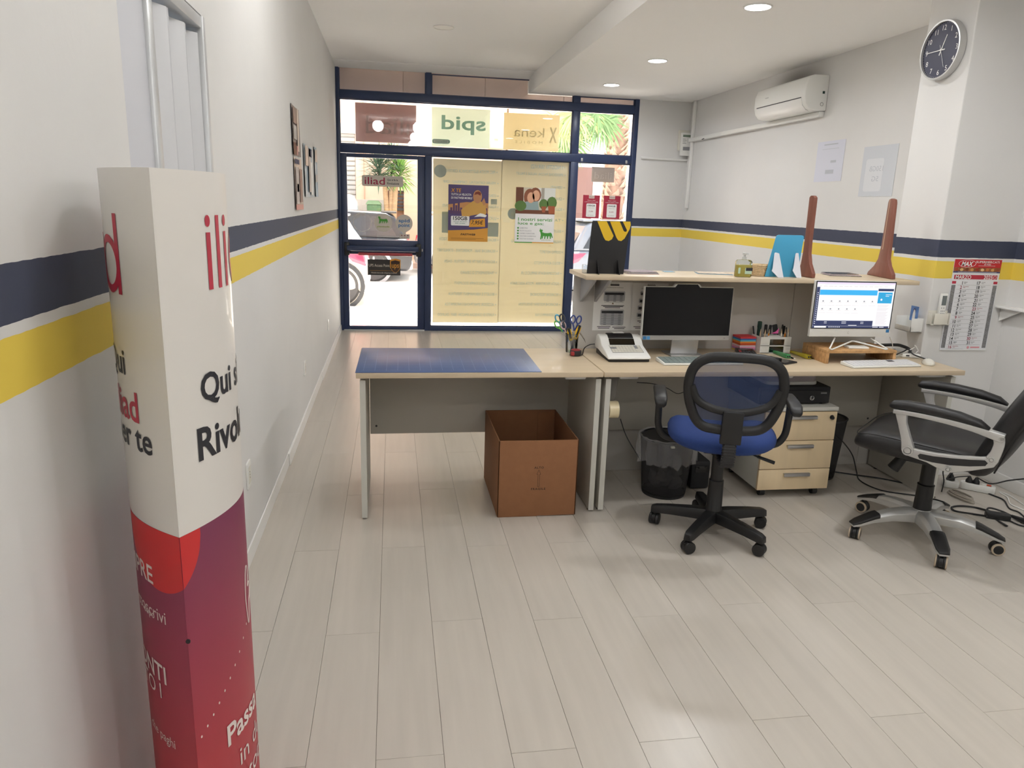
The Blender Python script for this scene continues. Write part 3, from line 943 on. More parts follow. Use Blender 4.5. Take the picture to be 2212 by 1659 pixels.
# side window
t, f, w, h = sheet('window_sign', 'small grey sign reading iliad backwards on the narrow side pane', 'sign', SF, (1279, 360.5), (1326, 394.5), CO, 0.003, 'film_grey')
MB().text(f, 'iliad', 0, -0.01, w=w * 1.5, h=h * 0.9, c=0.0036, mirror=True).build('lettering', 'film_grey_text', t, sm=0)
for (tl, br, lb, n1, n2) in (((1260, 421), (1293.3, 472), 'red offer leaflet next to the mullion on the side pane', '100GB', '7,99'),
                             ((1304.5, 422.5), (1337.5, 473.4), 'red offer leaflet next to the window jamb on the side pane', '150GB', '9,99')):
    t, f, w, h = sheet('offer_leaflet', lb, 'leaflet', SF, tl, br, CI, 0.0012, mat('leaf_red' + n1, (172, 40, 66), 0.5), group='red leaflets on the side pane')
    MB().frect(f, -w * 0.32, w * 0.34, h * 0.72, h, 0.0016).build('tab', 'sticker', t, sm=0)
    MB().poly(f, rrect(-w * 0.56, w * 0.6, -h * 0.88, h * 0.28, 0.012), 0.0013, 0.0016).build('white_box', 'paper', t, sm=0)
    MB().text(f, 'iliad', 0, h * 0.86, w=w * 0.5, h=h * 0.14, c=0.002).text(f, n2, 0, -h * 0.42, w=w * 0.5, h=h * 0.13, c=0.002).build('red_lettering', 'ink_red', t, sm=0)
    MB().text(f, n1, 0, h * 0.1, w=w * 0.9, h=h * 0.14, c=0.002, bold=0.015).text(f, 'minuti e sms', 0, -h * 0.1, w=w * 0.7, h=h * 0.05, c=0.002).text(f, 'per sempre', 0, -h * 0.74, w=w * 0.7, h=h * 0.05, c=0.002).build('lettering', 'ink_black', t, sm=0)
    MB().text(f, 'Passa a iliad', 0, h * 0.56, w=w * 0.9, h=h * 0.07, c=0.002).text(f, 'e diventa utente mobile', 0, h * 0.42, w=w * 1.6, h=h * 0.07, c=0.002).build('white_lettering', 'ink_white', t, sm=0)

# ================================================================ the street
GZ = -0.15
mat('asphalt', (216, 212, 206), 0.9, var=0.06, scale=3, bump=0.1, bscale=60)
mat('paving', (236, 229, 219), 0.85, var=0.05, scale=3)
mat('paving_red', (226, 196, 180), 0.85, var=0.08, scale=4)
mat('kerb', (206, 196, 182), 0.85, var=0.05)
mat('peach', (240, 204, 176), 0.85, var=0.03, scale=1.0)
mat('peach_dark', (206, 166, 140), 0.85, var=0.04, scale=1.0)
mat('facade_cream', (240, 228, 204), 0.85, var=0.03, scale=1)
mat('facade_white', (238, 236, 232), 0.85, var=0.03, scale=1)
mat('shutter', (188, 184, 178), 0.55, var=0.05, scale=2)
mat('box_panel', (232, 208, 196), 0.7, var=0.03, scale=3)
mat('gate_dark', (66, 68, 76), 0.5)
mat('plinth', (196, 184, 170), 0.85, var=0.05, scale=2)

struct(MB().box(-30, 40, 10.55, 18.8, GZ - 0.1, GZ).build('road', 'asphalt', sm=0), 'sunlit street outside')
pv = struct(MB().box(-30, 40, D + 0.06, 10.42, -0.2, -0.045).build('pavement', 'kerb', sm=0), 'pale paved pavement outside the door')
struct(MB().box(-30, 40, 10.42, 10.56, -0.25, -0.05).build('kerbstone', 'kerb', bevel=0.02), 'kerb along the pavement')
sl = None
for i in range(-4, 16):
    for j in range(4):
        if sl is None:
            o = MB().box(-0.195, 0.195, -0.195, 0.195, -0.02, 0).build('slab', 'paving', bevel=0.004, seg=1, sm=0)
            sl = o.data
        else:
            o = bpy.data.objects.new('slab', sl)
            C.objects.link(o)
        o.parent = pv
        o.location = (i * 0.4 + 0.1, D + 0.27 + j * 0.4, -0.03)
struct(MB().box(-30, 40, 18.8, 24, GZ - 0.1, GZ + 0.13).build('far_pavement', 'paving_red', sm=0), 'pavement on the far side of the street')

# roller shutter housing behind the top lights
t = struct(thing('trim_1', 'beige roller shutter housing outside the top window lights', 'trim', (1.7, D + 0.2, 2.6), kind='structure'))
xs = [0.0, at(870.6, 170, 1, D + 0.08).x, at(1047.6, 190, 1, D + 0.08).x, at(1218, 205, 1, D + 0.08).x, at(1362, 220, 1, D + 0.08).x]
for a, b in zip(xs[:-1], xs[1:]):
    MB().box(a + 0.003, b - 0.003, D + 0.07, D + 0.09, 2.615, 3.02).build('panel', 'box_panel', t, bevel=0.003)
MB().box(-0.1, 3.45, D + 0.09, D + 0.4, 2.60, 3.05).build('housing', 'box_panel', t)
MB().box(-0.1, 3.55, D + 0.12, D + 0.5, 3.05, 7.0).build('upper_facade', 'peach', t)

FY = 20.0


def fx(px, y=FY):
    return at(px, 430, 1, y).x


def fz(py, px=1000, y=FY):
    return at(px, py, 1, y).z


g0 = GZ + 0.13
bld = thing('street_building', 'peach building with shutter, gate and grey plinth across the street', 'building', (2, FY, g0))
xsL, xsR = fx(749) - 3.0, fx(769.5)
xg0, xg1 = fx(838), fx(872.5)
MB().box(-14, xsL, FY, FY + 0.4, g0, 9).box(xsR, xg0, FY, FY + 0.4, g0, 9).box(xg1, 3.55, FY, FY + 0.4, g0, 9).box(xg0, xg1, FY, FY + 0.4, 1.75, 9).box(xsL, xsR, FY, FY + 0.4, 3.1, 9).build('wall', 'peach', bld, sm=0)
MB().box(xsR, xg0, FY - 0.06, FY, g0, fz(431, 800)).build('plinth', 'plinth', bld, bevel=0.01)
MB().box(fx(786), fx(788), FY - 0.03, FY, g0, 6).build('downpipe', 'peach_dark', bld)
MB().box(xg0, xg1, FY + 0.3, FY + 0.36, g0, 1.75).build('recess', 'peach_dark', bld)
gp = MB().box(xg0, xg1, FY + 0.12, FY + 0.14, fz(455, 850), fz(449, 850)).build('gate', 'gate_dark', bld)
for k in range(7):
    z0 = fz(454 - k * 8.0, 850)
    MB().box(fx(850), xg1, FY + 0.10, FY + 0.12, z0, z0 + 0.045).build('slat', 'gate_dark', gp)
for k in range(4):
    x = xg0 + 0.02 + k * 0.055
    MB().box(x, x + 0.022, FY + 0.1, FY + 0.12, fz(470, 850), 1.7).build('bar', 'gate_dark', gp)
sh = MB().box(xsL, xsR, FY + 0.1, FY + 0.14, g0, 3.1).build('roller_shutter', 'shutter', bld)
z = fz(440, 755)
while z < 3.05:
    MB().box(xsL, xsR, FY + 0.05, FY + 0.1, z, z + 0.10).build('slat', 'shutter', sh, bevel=0.02, seg=1)
    z += 0.118
MB().box(xsL - 0.1, xsR + 0.03, FY - 0.02, FY + 0.06, 3.1, 3.35).build('shutter_lintel', 'plinth', bld)

b2 = thing('street_building', 'white building with balconies and a brown door across the street', 'building', (6, FY, g0))
MB().box(3.6, 18, FY + 0.5, FY + 0.9, g0, 9).build('wall', 'facade_white', b2, sm=0)
MB().box(3.6, 4.2, FY - 0.05, FY + 0.49, g0, 9).build('corner_pier', 'facade_cream', b2)
x0, x1 = at(1245, 400, 1, FY + 0.4).x, at(1281, 400, 1, FY + 0.4).x
dr = MB().box(x0 - 0.3, x1, FY + 0.42, FY + 0.5, g0, at(1260, 361, 1, FY + 0.4).z).build('door', mat('street_brown', (132, 100, 92), 0.7, var=0.05), b2, bevel=0.01)
MB().box(x1, x1 + 0.12, FY + 0.4, FY + 0.5, g0, 2.6).build('door_frame', 'facade_white', b2)
for (pa, pb, pz) in ((1060, 1092, 306), (1206, 1232, 306), (1248, 1275, 316)):
    xa, xb = at(pa, pz, 1, FY - 0.5).x, at(pb, pz, 1, FY - 0.5).x
    zz = at((pa + pb) / 2, pz, 1, FY - 0.5).z
    if pa == 1060:
        xb = min(xb, 3.46)
    own = bld if pa == 1060 else b2
    yw = FY - 0.001 if pa == 1060 else FY + 0.5
    bs = MB().box(xa, xb, FY - 0.6, yw, zz - 0.16, zz).build('balcony_slab', 'peach', own, bevel=0.01)
    MB().box(xa, xb, FY - 0.58, FY - 0.55, zz + 0.85, zz + 0.9).build('balcony_rail', 'shutter', bs)
    n = max(3, int((xb - xa) / 0.11))
    for k in range(n):
        x = xa + (k + 0.5) * (xb - xa) / n
        MB().box(x - 0.01, x + 0.01, FY - 0.575, FY - 0.555, zz, zz + 0.85).build('baluster', 'shutter', bs)
    MB().box(xa + 0.15, xb - 0.1, yw - 0.04, yw + 0.01, zz + 0.1, zz + 1.9).build('balcony_window', mat('street_grey%d' % pa, (190, 196, 202), 0.4), own, bevel=0.01)


# ---------------------------------------------------------------- cars
mat('car_white', (236, 234, 230), 0.25, coat=0.5)
mat('car_cream', (206, 190, 174), 0.35, coat=0.2)
mat('car_black', (26, 27, 32), 0.4, coat=0.1)
mat('car_grey', (96, 104, 116), 0.25, coat=0.5)
mat('car_glass', (34, 38, 44), 0.2)
mat('car_glass_pale', (178, 200, 206), 0.1)
mat('tyre', (66, 64, 64), 0.8)
mat('rim', (196, 190, 184), 0.35, metal=0.5)
mat('tail_red', (214, 46, 74), 0.2, coat=0.4)
mat('bumper_grey', (150, 148, 150), 0.6)


def car(name, label, xr, yn, length, width, hgt, body, glass, box=False, lamp=True, rear=1, ov=.185):
    """rear end at x = xr, pointing to +x (rear = 1) or -x (rear = -1); near flank at y = yn"""
    t = thing(name, label, 'car', (xr - rear * length / 2, yn + width / 2, GZ))
    f = Fr((xr, yn, GZ), (rear, 0, 0), (0, 0, 1))
    yy = 1 if rear == 1 else -1
    L, H = length, hgt

    def prism(pts, y0, y1, inset=0.0):
        m = MB()
        zlo, zhi = min(p[1] for p in pts), max(p[1] for p in pts)
        A = [Vector((xr + rear * a, yn + y0 + inset * (b - zlo) / (zhi - zlo + 1e-6), GZ + b)) for a, b in pts]
        B = [Vector((xr + rear * a, yn + y1 - inset * (b - zlo) / (zhi - zlo + 1e-6), GZ + b)) for a, b in pts]
        n = len(pts)
        m.add(A + B, [tuple(range(n)), tuple(range(2 * n - 1, n - 1, -1))] + [(i, n + i, n + (i + 1) % n, (i + 1) % n) for i in range(n)])
        return m
    bel = H * 0.62
    lower = [(-0.06, .22), (0.0, .36), (0.02, .55), (-0.02, .74), (-0.09, bel), (-L * .3, bel + .03), (-L * .62, bel), (-L * .74, bel - .02), (-L * .93, bel - .18), (-L, .55), (-L, .25), (-L + .1, .2)]
    prism(lower, 0, width).build('body', body, t, bevel=0.06, seg=3, sm=50)
    if box:
        cab = [(-.08, bel), (-.10, H * .9), (-.2, H), (-L * .55, H), (-L * .72, bel)]
    else:
        cab = [(-.10, bel), (-.34, H * .93), (-.52, H * .985), (-L * .3, H), (-L * .46, H * .98), (-L * .70, bel)]
    c = prism(cab, 0.05, width - 0.05, 0.13).build('cabin', body, t, bevel=0.05, seg=3, sm=50)
    # side glazing, in two lights
    zt, zb = H * .93, bel + .05
    for s0, s1 in ((.10, .30), (.315, .50)):
        if box:
            pts = [(-L * s0, zb), (-L * s0, zt), (-L * s1, zt), (-L * s1 - .12, zb)]
        else:
            pts = [(-L * s0 + (.12 if s0 < .2 else 0), zb), (-L * s0 - (.12 if s0 < .2 else 0), zt), (-L * s1 + (.1 if s1 > .45 else 0), zt), (-L * s1 - (.18 if s1 > .45 else 0), zb)]
        k = 0.13 / (H - bel)
        for y0, sg in ((0.05, 1), (width - 0.05, -1)):
            vs_ = [Vector((xr + rear * a, yn + y0 + sg * (k * (b - bel) - 0.012), GZ + b)) for a, b in pts]
            v2 = [v + Vector((0, sg * 0.03, 0)) for v in vs_]
            n = len(pts)
            MB().add(vs_ + v2, [tuple(range(n)), tuple(range(2 * n - 1, n - 1, -1))] + [(i, n + i, n + (i + 1) % n, (i + 1) % n) for i in range(n)]).build('side_window', glass, c, sm=0)
    # rear screen
    a0, b0_, a1, b1_ = (cab[0][0], cab[0][1] + .06, cab[1][0], cab[1][1] - .05)
    d = 0.012
    MB().add([(xr + rear * (a0 + d), yn + .18, GZ + b0_), (xr + rear * (a0 + d), yn + width - .18, GZ + b0_), (xr + rear * (a1 + d), yn + width - .26, GZ + b1_), (xr + rear * (a1 + d), yn + .26, GZ + b1_),
              (xr + rear * (a0 - d), yn + .18, GZ + b0_), (xr + rear * (a0 - d), yn + width - .18, GZ + b0_), (xr + rear * (a1 - d), yn + width - .26, GZ + b1_), (xr + rear * (a1 - d), yn + .26, GZ + b1_)],
             [(0, 1, 2, 3), (7, 6, 5, 4), (0, 4, 5, 1), (1, 5, 6, 2), (2, 6, 7, 3), (3, 7, 4, 0)]).build('rear_window', glass, c, sm=0)
    xs_ = sorted((xr + rear * (-.30), xr + rear * (-.62)))
    MB().box(xs_[0], xs_[1], yn + .2, yn + width - .2, GZ + H * .975, GZ + H * 1.0).build('spoiler', body, t, bevel=0.01)
    xs_ = sorted((xr + rear * 0.03, xr + rear * -.10))
    MB().box(xs_[0], xs_[1], yn + .06, yn + width - .06, GZ + .24, GZ + .42).build('bumper', 'bumper_grey', t, bevel=0.04)
    if lamp:
        for y0 in (yn - 0.012, yn + width - .28):
            xs_ = sorted((xr + rear * 0.012, xr + rear * -.30))
            MB().hexa([(xr + rear * 0.006, y0, GZ + bel * .72), (xr + rear * -.20, y0, GZ + bel * .80), (xr + rear * -.20, y0 + .29, GZ + bel * .80), (xr + rear * 0.006, y0 + .29, GZ + bel * .72),
                       (xr + rear * -.03, y0, GZ + bel * .96), (xr + rear * -.34, y0, GZ + bel * .97), (xr + rear * -.34, y0 + .29, GZ + bel * .97), (xr + rear * -.03, y0 + .29, GZ + bel * .96)]).build('tail_lamp', 'tail_red', t, bevel=0.015)
    MB().box(*sorted((xr + rear * .005, xr + rear * .035)), yn + width / 2 - .26, yn + width / 2 + .26, GZ + .5, GZ + .61).build('number_plate', 'paper', t)
    for wx in (xr - rear * L * ov, xr - rear * L * .80):
        for y0, sg in ((yn - .006, 1), (yn + width - .2 + .006, -1)):
            MB().lathe((wx, y0, GZ + .315), [(.20, .012), (.28, 0), (.315, .03), (.315, .17), (.28, .2), (.2, .19)], 28, (0, 1, 0)).build('tyre', 'tyre', t)
            yo = y0 if sg == 1 else y0 + .2
            rm = MB().cyl((wx, yo + sg * .02, GZ + .315), (wx, yo + sg * .1, GZ + .315), .2, .2, 24).build('rim', 'bumper_grey', t)
            for k in range(5):
                an = 2 * math.pi * k / 5 + .3
                p = Vector((wx, yo + sg * .012, GZ + .315))
                e = Vector((math.cos(an), 0, math.sin(an)))
                MB().tube([p + e * .03, p + e * .195], [.035, .022], 6).build('spoke', 'rim', rm)
            m = MB().ringf(Fr((wx, yo - sg * .004, GZ + .315), (1, 0, 0), (0, 0, 1)), 0, 0, .325, .39, -.02 * sg, .03 * sg, 28)
            m.build('wheel_arch', 'car_black' if body != 'car_black' else 'bumper_grey', t)
    return t


suvx = at(790, 600, 1, 11.9).x
car('parked_car', 'white car at the kerb seen through the door, rear wheel showing', suvx, 11.9, 4.1, 1.75, 1.40, 'car_cream', 'car_glass_pale', ov=.098)
car('parked_car', 'black car parked behind the white one across the street', at(889, 575, 1, 15.6).x, 15.6, 4.2, 1.8, 1.42, 'car_black', 'car_glass')
car('parked_van', 'white van parked beyond the black car on the far side', at(781, 440, 1, 18.0).x, 17.5, 4.6, 1.0, 1.75, 'car_white', 'car_glass_pale', box=True, lamp=False)
car('parked_car', 'grey car parked in front of the narrow side pane', at(1225, 560, 1, 12.6).x, 12.6, 4.1, 1.75, 1.43, 'car_grey', 'car_glass', rear=-1)
car('parked_car', 'pale car parked at the right beyond the door glass', at(890, 490, 1, 17.5).x + .1, 17.45, 4.0, 1.2, 1.42, 'car_white', 'car_glass_pale', rear=-1)

# wheelie bin
p = at(808, 460, 1, 19.2)
bn = thing('rubbish_bin', 'green wheeled rubbish container by the peach wall', 'bin', (p.x, 19.2, g0))
mat('bin_green', (92, 126, 84), 0.6)
zt = at(808, 442, 1, 19.2).z
MB().hexa([(p.x - .12, 19.0, g0 + .12), (p.x + .12, 19.0, g0 + .12), (p.x + .12, 19.5, g0 + .12), (p.x - .12, 19.5, g0 + .12),
           (p.x - .17, 18.9, zt), (p.x + .18, 18.9, zt), (p.x + .18, 19.6, zt), (p.x - .17, 19.6, zt)]).build('body', 'bin_green', bn, bevel=0.03)
MB().hexa([(p.x - .2, 18.88, zt), (p.x + .2, 18.88, zt), (p.x + .2, 19.62, zt), (p.x - .2, 19.62, zt),
           (p.x - .14, 18.95, zt + .1), (p.x + .12, 18.95, zt + .1), (p.x + .12, 19.55, zt + .1), (p.x - .14, 19.55, zt + .1)]).build('lid', mat('bin_lid', (126, 152, 112), 0.6), bn, bevel=0.02)
for dx in (-.1, .1):
    MB().cyl((p.x + dx, 19.05, g0 + .06), (p.x + dx, 19.1, g0 + .06), .06, n=14).build('wheel', 'tyre', bn)

# yucca with three stems and two crowns
mat('bark', (190, 156, 118), 0.9, var=0.15, scale=14, stretch=(1, 1, 4), bump=0.3, bscale=30)
mat('leaf_dark', (70, 100, 74), 0.6, var=0.2, scale=3)
mat('leaf_light', (122, 168, 74), 0.6, var=0.2, scale=3)
yp = at(845, 470, 1, 19.0)
yu = thing('yucca_tree', 'spiky yucca with three bare stems and two leafy crowns', 'tree', (yp.x, 19.0, g0))
for (pt, pb) in ((( 831, 405), (838, 470)), ((846, 400), (843, 474)), ((856, 400), (849, 474))):
    a, b = at(pt[0], pt[1], 1, 19.0), at(pb[0], pb[1], 1, 19.0)
    a.z += 0.12
    b.z = g0
    m_ = (a + b) / 2 + Vector((random.uniform(-.03, .03), random.uniform(-.05, .05), 0))
    MB().tube(sub_cr([b, m_, a], 6), [.085 - .0025 * k for k in range(13)], 10).build('stem', 'bark', yu)


def spikes(mb, c, n, l, wdt, lo=-0.5, hi=1.2, bend=0.5):
    for k in range(n):
        az, el = random.uniform(0, 2 * math.pi), random.uniform(lo, hi)
        d = Vector((math.cos(az) * math.cos(el), math.sin(az) * math.cos(el), math.sin(el)))
        ll = l * random.uniform(.7, 1.1)
        sd = d.cross(Vector((0, 0, 1))).normalized() * wdt
        up = sd.cross(d).normalized() * wdt * 0.35
        p0, p1 = c, c + d * ll * .55
        p2 = c + d * ll + Vector((0, 0, -bend * ll * .3 * math.cos(el)))
        mb.add([p0 - sd * .5, p0 + sd * .5, p1 - sd, p1 + up, p1 + sd, p2], [(0, 1, 4, 3), (0, 3, 2), (2, 3, 5), (3, 4, 5)])


for (cx, cy, mt_, n, l) in ((818, 372, 'leaf_dark', 170, .62), (862, 378, 'leaf_light', 190, .58), (848, 352, 'leaf_dark', 90, .5)):
    m = MB()
    c = at(cx, cy, 1, 19.0)
    for j in range(4):
        spikes(m, c + Vector((0, 0, -.12 + .1 * j)), n // 4, l, .022, -0.7 + .3 * j, 0.5 + .3 * j)
    m.build('crown', mt_, yu, kind='stuff', fix=False, sm=0)

# palm in front of the side pane
mat('palm_bark', (152, 122, 104), 0.95, var=0.25, scale=9, bump=0.5, bscale=22)
mat('palm_scale', (184, 156, 136), 0.9, var=0.2, scale=9)
mat('palm_leaf', (104, 136, 86), 0.6, var=0.2, scale=4)
mat('palm_leaf_pale', (160, 178, 116), 0.6, var=0.2, scale=4)
PYY = 14.8
pc, ptop = at(1322, 470, 1, PYY), at(1326, 240, 1, PYY)
pm = thing('palm_tree', 'thick palm trunk with rough scales outside the side pane', 'tree', (pc.x, PYY, GZ))
rr = (at(1345, 400, 1, PYY).x - at(1302, 400, 1, PYY).x) / 2
zs = [GZ + k * 0.35 for k in range(13)]
MB().tube([(pc.x + .02 * math.sin(k), PYY, z_) for k, z_ in enumerate(zs)], [rr * (1.1 if k % 2 else .98) * (1 + (.15 if k > 9 else 0)) for k in range(13)], 14).build('trunk', 'palm_bark', pm)
m = MB()
for k in range(420):
    an, z_ = random.uniform(0, 2 * math.pi), random.uniform(GZ + .5, 4.2)
    c = Vector((pc.x + math.cos(an) * rr, PYY + math.sin(an) * rr, z_))
    o_ = Vector((math.cos(an), math.sin(an), 0))
    s_ = Vector((-math.sin(an), math.cos(an), 0)) * random.uniform(.05, .1)
    m.add([c - s_, c + s_, c + o_ * random.uniform(.05, .12) + Vector((0, 0, random.uniform(.08, .16)))], [(0, 1, 2)])
m.build('bark_scales', 'palm_scale', pm, kind='stuff', fix=False, sm=0)
for i, (cx, cy) in enumerate(((1262, 250), (1290, 240), (1215, 268), (1300, 262), (1240, 244), (1225, 300))):
    hub = at(cx, cy, 1, PYY - .6)
    st = Vector((pc.x, PYY, ptop.z + .9))
    fr_ = MB().tube(sub_cr([st, (st + hub) / 2 + Vector((0, 0, .35)), hub], 5), .018, 6).build('frond_stalk', 'palm_leaf', pm)
    m = MB()
    dirv = (hub - st).normalized()
    for k in range(34):
        an = R(-125 + 250 * k / 33)
        rt_ = Vector((1, 0, 0))
        dn = Vector((0, -.2, -1)).normalized()
        d = (dn * math.cos(an) + rt_ * math.sin(an)).normalized()
        l = random.uniform(.45, .62)
        sd = d.cross(Vector((0, 1, 0))).normalized() * .018
        p1 = hub + d * l * .6 + Vector((0, random.uniform(-.05, .05), 0))
        p2 = hub + d * l + Vector((0, random.uniform(-.05, .05), -.1))
        m.add([hub - sd * .4, hub + sd * .4, p1 - sd, p1 + sd, p2], [(0, 1, 3, 2), (2, 3, 4)])
    m.build('frond_blade', 'palm_leaf' if i % 2 else 'palm_leaf_pale', pm, fix=False, sm=0)

# ================================================================ desks and counter
ZD = 0.73
DY, DB = 3.33, 3.925


def desk(label, x0, x1, l0, l1, mod):
    t = thing('office_desk', label, 'desk', ((x0 + x1) / 2, 3.63, 0))
    MB().box(x0, x1, DY, DB, ZD - 0.025, ZD).build('tabletop', 'maple', t, bevel=0.0025)
    for xa in (l0, l1):
        lg = MB().box(xa, xa + 0.025, DY + 0.03, DB - 0.015, 0.008, ZD - 0.04).build('leg_panel', 'desk_grey', t, bevel=0.002)
        MB().box(xa - 0.0005, xa + 0.0255, DY + 0.027, DY + 0.0305, 0.008, ZD - 0.04).build('edge_band', 'desk_edge', lg)
        for yy in (DY + 0.06, DB - 0.08):
            MB().cyl((xa + 0.0125, yy, ZD - 0.04), (xa + 0.0125, yy, ZD - 0.025), 0.012, n=12).build('spacer', 'grey_metal', lg)
            MB().cyl((xa + 0.0125, yy, 0), (xa + 0.0125, yy, 0.008), 0.012, n=12).build('foot', 'black', lg)
    MB().box(l0 + 0.028, l1 - 0.003, DB - 0.035, DB - 0.017, mod, ZD - 0.03).build('modesty_panel', 'desk_grey', t, bevel=0.001)
    f = Fr((0, DB - 0.035, 0), (1, 0, 0), (0, 0, 1))
    for xa in (l0 + 0.06, l1 - 0.06):
        MB().poly(f, circ(xa, mod + 0.045, 0.006, 10), 0, 0.001).build('screw_cap', 'dark_print', t)
    return t


d1 = desk('pale maple desk with grey panel legs carrying the blue cutting mat', 0.436, 1.602, 0.452, 1.575, 0.262)
d2 = desk('long maple desk with two computers in front of the counter', 1.607, 3.555, 1.625, 3.502, 0.262)
for dk, a, b in ((d1, 1222, 1265), (d2, 1340, 1378), (d2, 1690, 1712), (d2, 1985, 2056)):
    xa, xb = at(a, 818, 1, 3.40).x, at(b, 818, 1, 3.40).x
    MB().hexa([(xa, 3.40, 0.678), (xb, 3.40, 0.678), (xb, 3.52, 0.69), (xa, 3.52, 0.69), (xa - .008, 3.39, 0.7045), (xb + .008, 3.39, 0.7045), (xb + .008, 3.53, 0.7045), (xa - .008, 3.53, 0.7045)]).build('cable_holder', 'white_plastic', dk, bevel=0.004)

ct = thing('reception_counter', 'grey counter screen with a maple shelf along the desk back', 'counter', (2.5, 3.94, 0))
CY = 3.932
xm = at(1710, 680, 1, CY).x
MB().box(1.585, xm - 0.0015, CY, CY + 0.02, 0.0, 1.142).build('panel', 'panel_grey', ct, bevel=0.001)
MB().box(xm + 0.0015, 3.44, CY, CY + 0.02, 0.0, 1.142).build('panel', 'panel_grey', ct, bevel=0.001)
MB().box(3.4415, 3.585, CY, CY + 0.02, 0.0, 0.728).build('panel', 'panel_grey', ct, bevel=0.001)
shf = MB().box(1.56, 3.418, 3.60, CY + 0.03, 1.143, 1.165).build('shelf', 'maple', ct, bevel=0.002)
mat('bracket', (168, 168, 170), 0.5)
for xa in (1.62, 1.70, 3.30):
    MB().add([(xa, CY - .002, 1.142), (xa, CY - .26, 1.142), (xa, CY - .26, 1.13), (xa, CY - .002, 0.99),
              (xa + .016, CY - .002, 1.142), (xa + .016, CY - .26, 1.142), (xa + .016, CY - .26, 1.13), (xa + .016, CY - .002, 0.99)],
             [(0, 1, 2, 3), (7, 6, 5, 4), (0, 4, 5, 1), (1, 5, 6, 2), (2, 6, 7, 3), (3, 7, 4, 0)]).build('bracket', 'bracket' if xa < 3 else 'dark_print', ct, bevel=0.002)
HP = Fr((0, CY, 0), (1, 0, 0), (0, 0, 1))

# printed price sheets taped to the counter screen


def price_sheet(label, tl, br, tables, extra):
    t, f, w, h = sheet('price_sheet', label, 'paper', HP, tl, br, 0.0006, 0.0008, 'paper', group='price sheets on the counter screen')
    MB().frect(f, -w * .18, w * .28, h * .86, h * .92, .0012).build('logo_print', 'dark_print', t, sm=0)
    MB().text(f, 'posta', 0.05 * w, h * .95, w=w * .4, h=h * .04, c=.0012).text(f, 'LISTINO SPEDIZIONI NAZIONALI', 0.0, h * .78, w=w * 1.0, h=h * .03, c=.0012).build('lettering', 'dark_print', t, sm=0)
    for (b0, b1, x0, x1, rows) in tables:
        MB().poly(f, rrect(x0 * w, x1 * w, b0 * h, b1 * h, .008), .0009, .0012).build('table_print', mat('tab_grey%d' % (random.random() * 1e6), (186, 187, 190), .8), t, sm=0)
        MB().frect(f, (x0 + .06) * w, (x1 - .06) * w, b1 * h - .022, b1 * h - .008, .0015).build('table_head', 'dark_print', t, sm=0)
        m = MB()
        for k in range(1, rows):
            y = b1 * h - .022 - (b1 - b0) * h * .86 * k / rows
            m.frect(f, (x0 + .05) * w, (x1 - .05) * w, y, y + .0012, .0015)
            for xx in (-.6, .05, .65):
                xc = (x0 + x1) / 2 + xx * (x1 - x0) / 2
                m.frect(f, xc * w - .008, xc * w + .008, y + .0045, y + .0065, .0015)
        m.build('table_rules', 'dark_print', t, sm=0, kind='stuff')
    m = MB()
    for (x0, x1, y) in extra:
        m.frect(f, x0 * w, x1 * w, y * h - .0018, y * h + .0018, .0012)
    m.build('text_rules', 'dark_print', t, sm=0, kind='stuff')
    return t, f, w, h


t, f, w, h = price_sheet('white price sheet with two grey tables, on the counter screen by the shelf bracket', (1285, 609), (1360.5, 714),
                         [(.22, .64, -.5, .62, 6), (-.78, -.12, -.62, .62, 8)], [(-.6, .6, .04), (-.5, .55, 0), (-.4, .4, -.05), (-.75, -.05, -.84), (-.7, -.1, -.9), (.05, .75, -.86), (.15, .7, -.92)])
MB().flat(f, [(-.06 * w, .1 * h), (.06 * w, .1 * h), (0, .17 * h)], .0012).build('warning_print', mat('warn_br', (120, 96, 70), .8), t, sm=0)
price_sheet('white price sheet half hidden behind the black computer screen', (1367, 611), (1436, 714),
            [(.48, .66, -.55, .6, 2), (.16, .36, -.6, .6, 2), (-.14, .06, -.64, .6, 2), (-.44, -.24, -.66, .6, 2)], [(-.6, .5, -.6), (-.5, .4, -.66), (-.8, .5, -.84), (-.7, .4, -.9)])

# ---------------------------------------------------------------- drawer pedestal
pd = thing('drawer_pedestal', 'maple three-drawer pedestal on castors under the long desk', 'cabinet', (2.735, 3.68, 0))
x0, x1, y0, y1 = 2.53, 2.94, 3.47, 3.90
MB().box(x0 + .004, x1 - .004, y0, y1, 0.045, 0.487).build('carcass', 'desk_edge', pd, bevel=0.002)
MB().box(x0 - .003, x1 + .003, y0 - .022, y1, 0.487, 0.508).build('top', 'desk_edge', pd, bevel=0.002)
zz = [0.045, at(1720, 1013, 1, y0 - .02).z, at(1720, 952, 1, y0 - .02).z, 0.484]
for k in range(3):
    dw = MB().box(x0, x1, y0 - .019, y0 - .001, zz[k] + .002, zz[k + 1] - .002).build('drawer', 'maple_front', pd, bevel=0.0015)
    hx = (x0 + x1) / 2 + .01
    hz = zz[k + 1] - .03
    MB().box(hx - .075, hx + .075, y0 - .036, y0 - .030, hz - .009, hz + .009).box(hx - .075, hx + .075, y0 - .036, y0 - .019, hz + .006, hz + .009).build('handle', 'silver', dw, bevel=0.0015)
f = Fr((x1 - .03, y0 - .019, 0.452), (1, 0, 0), (0, 0, 1))
MB().poly(f, circ(0, 0, .012, 16), 0, .004).poly(f, circ(0, -.002, .010, 6), .004, .014).build('lock', 'black', pd, bevel=.001)
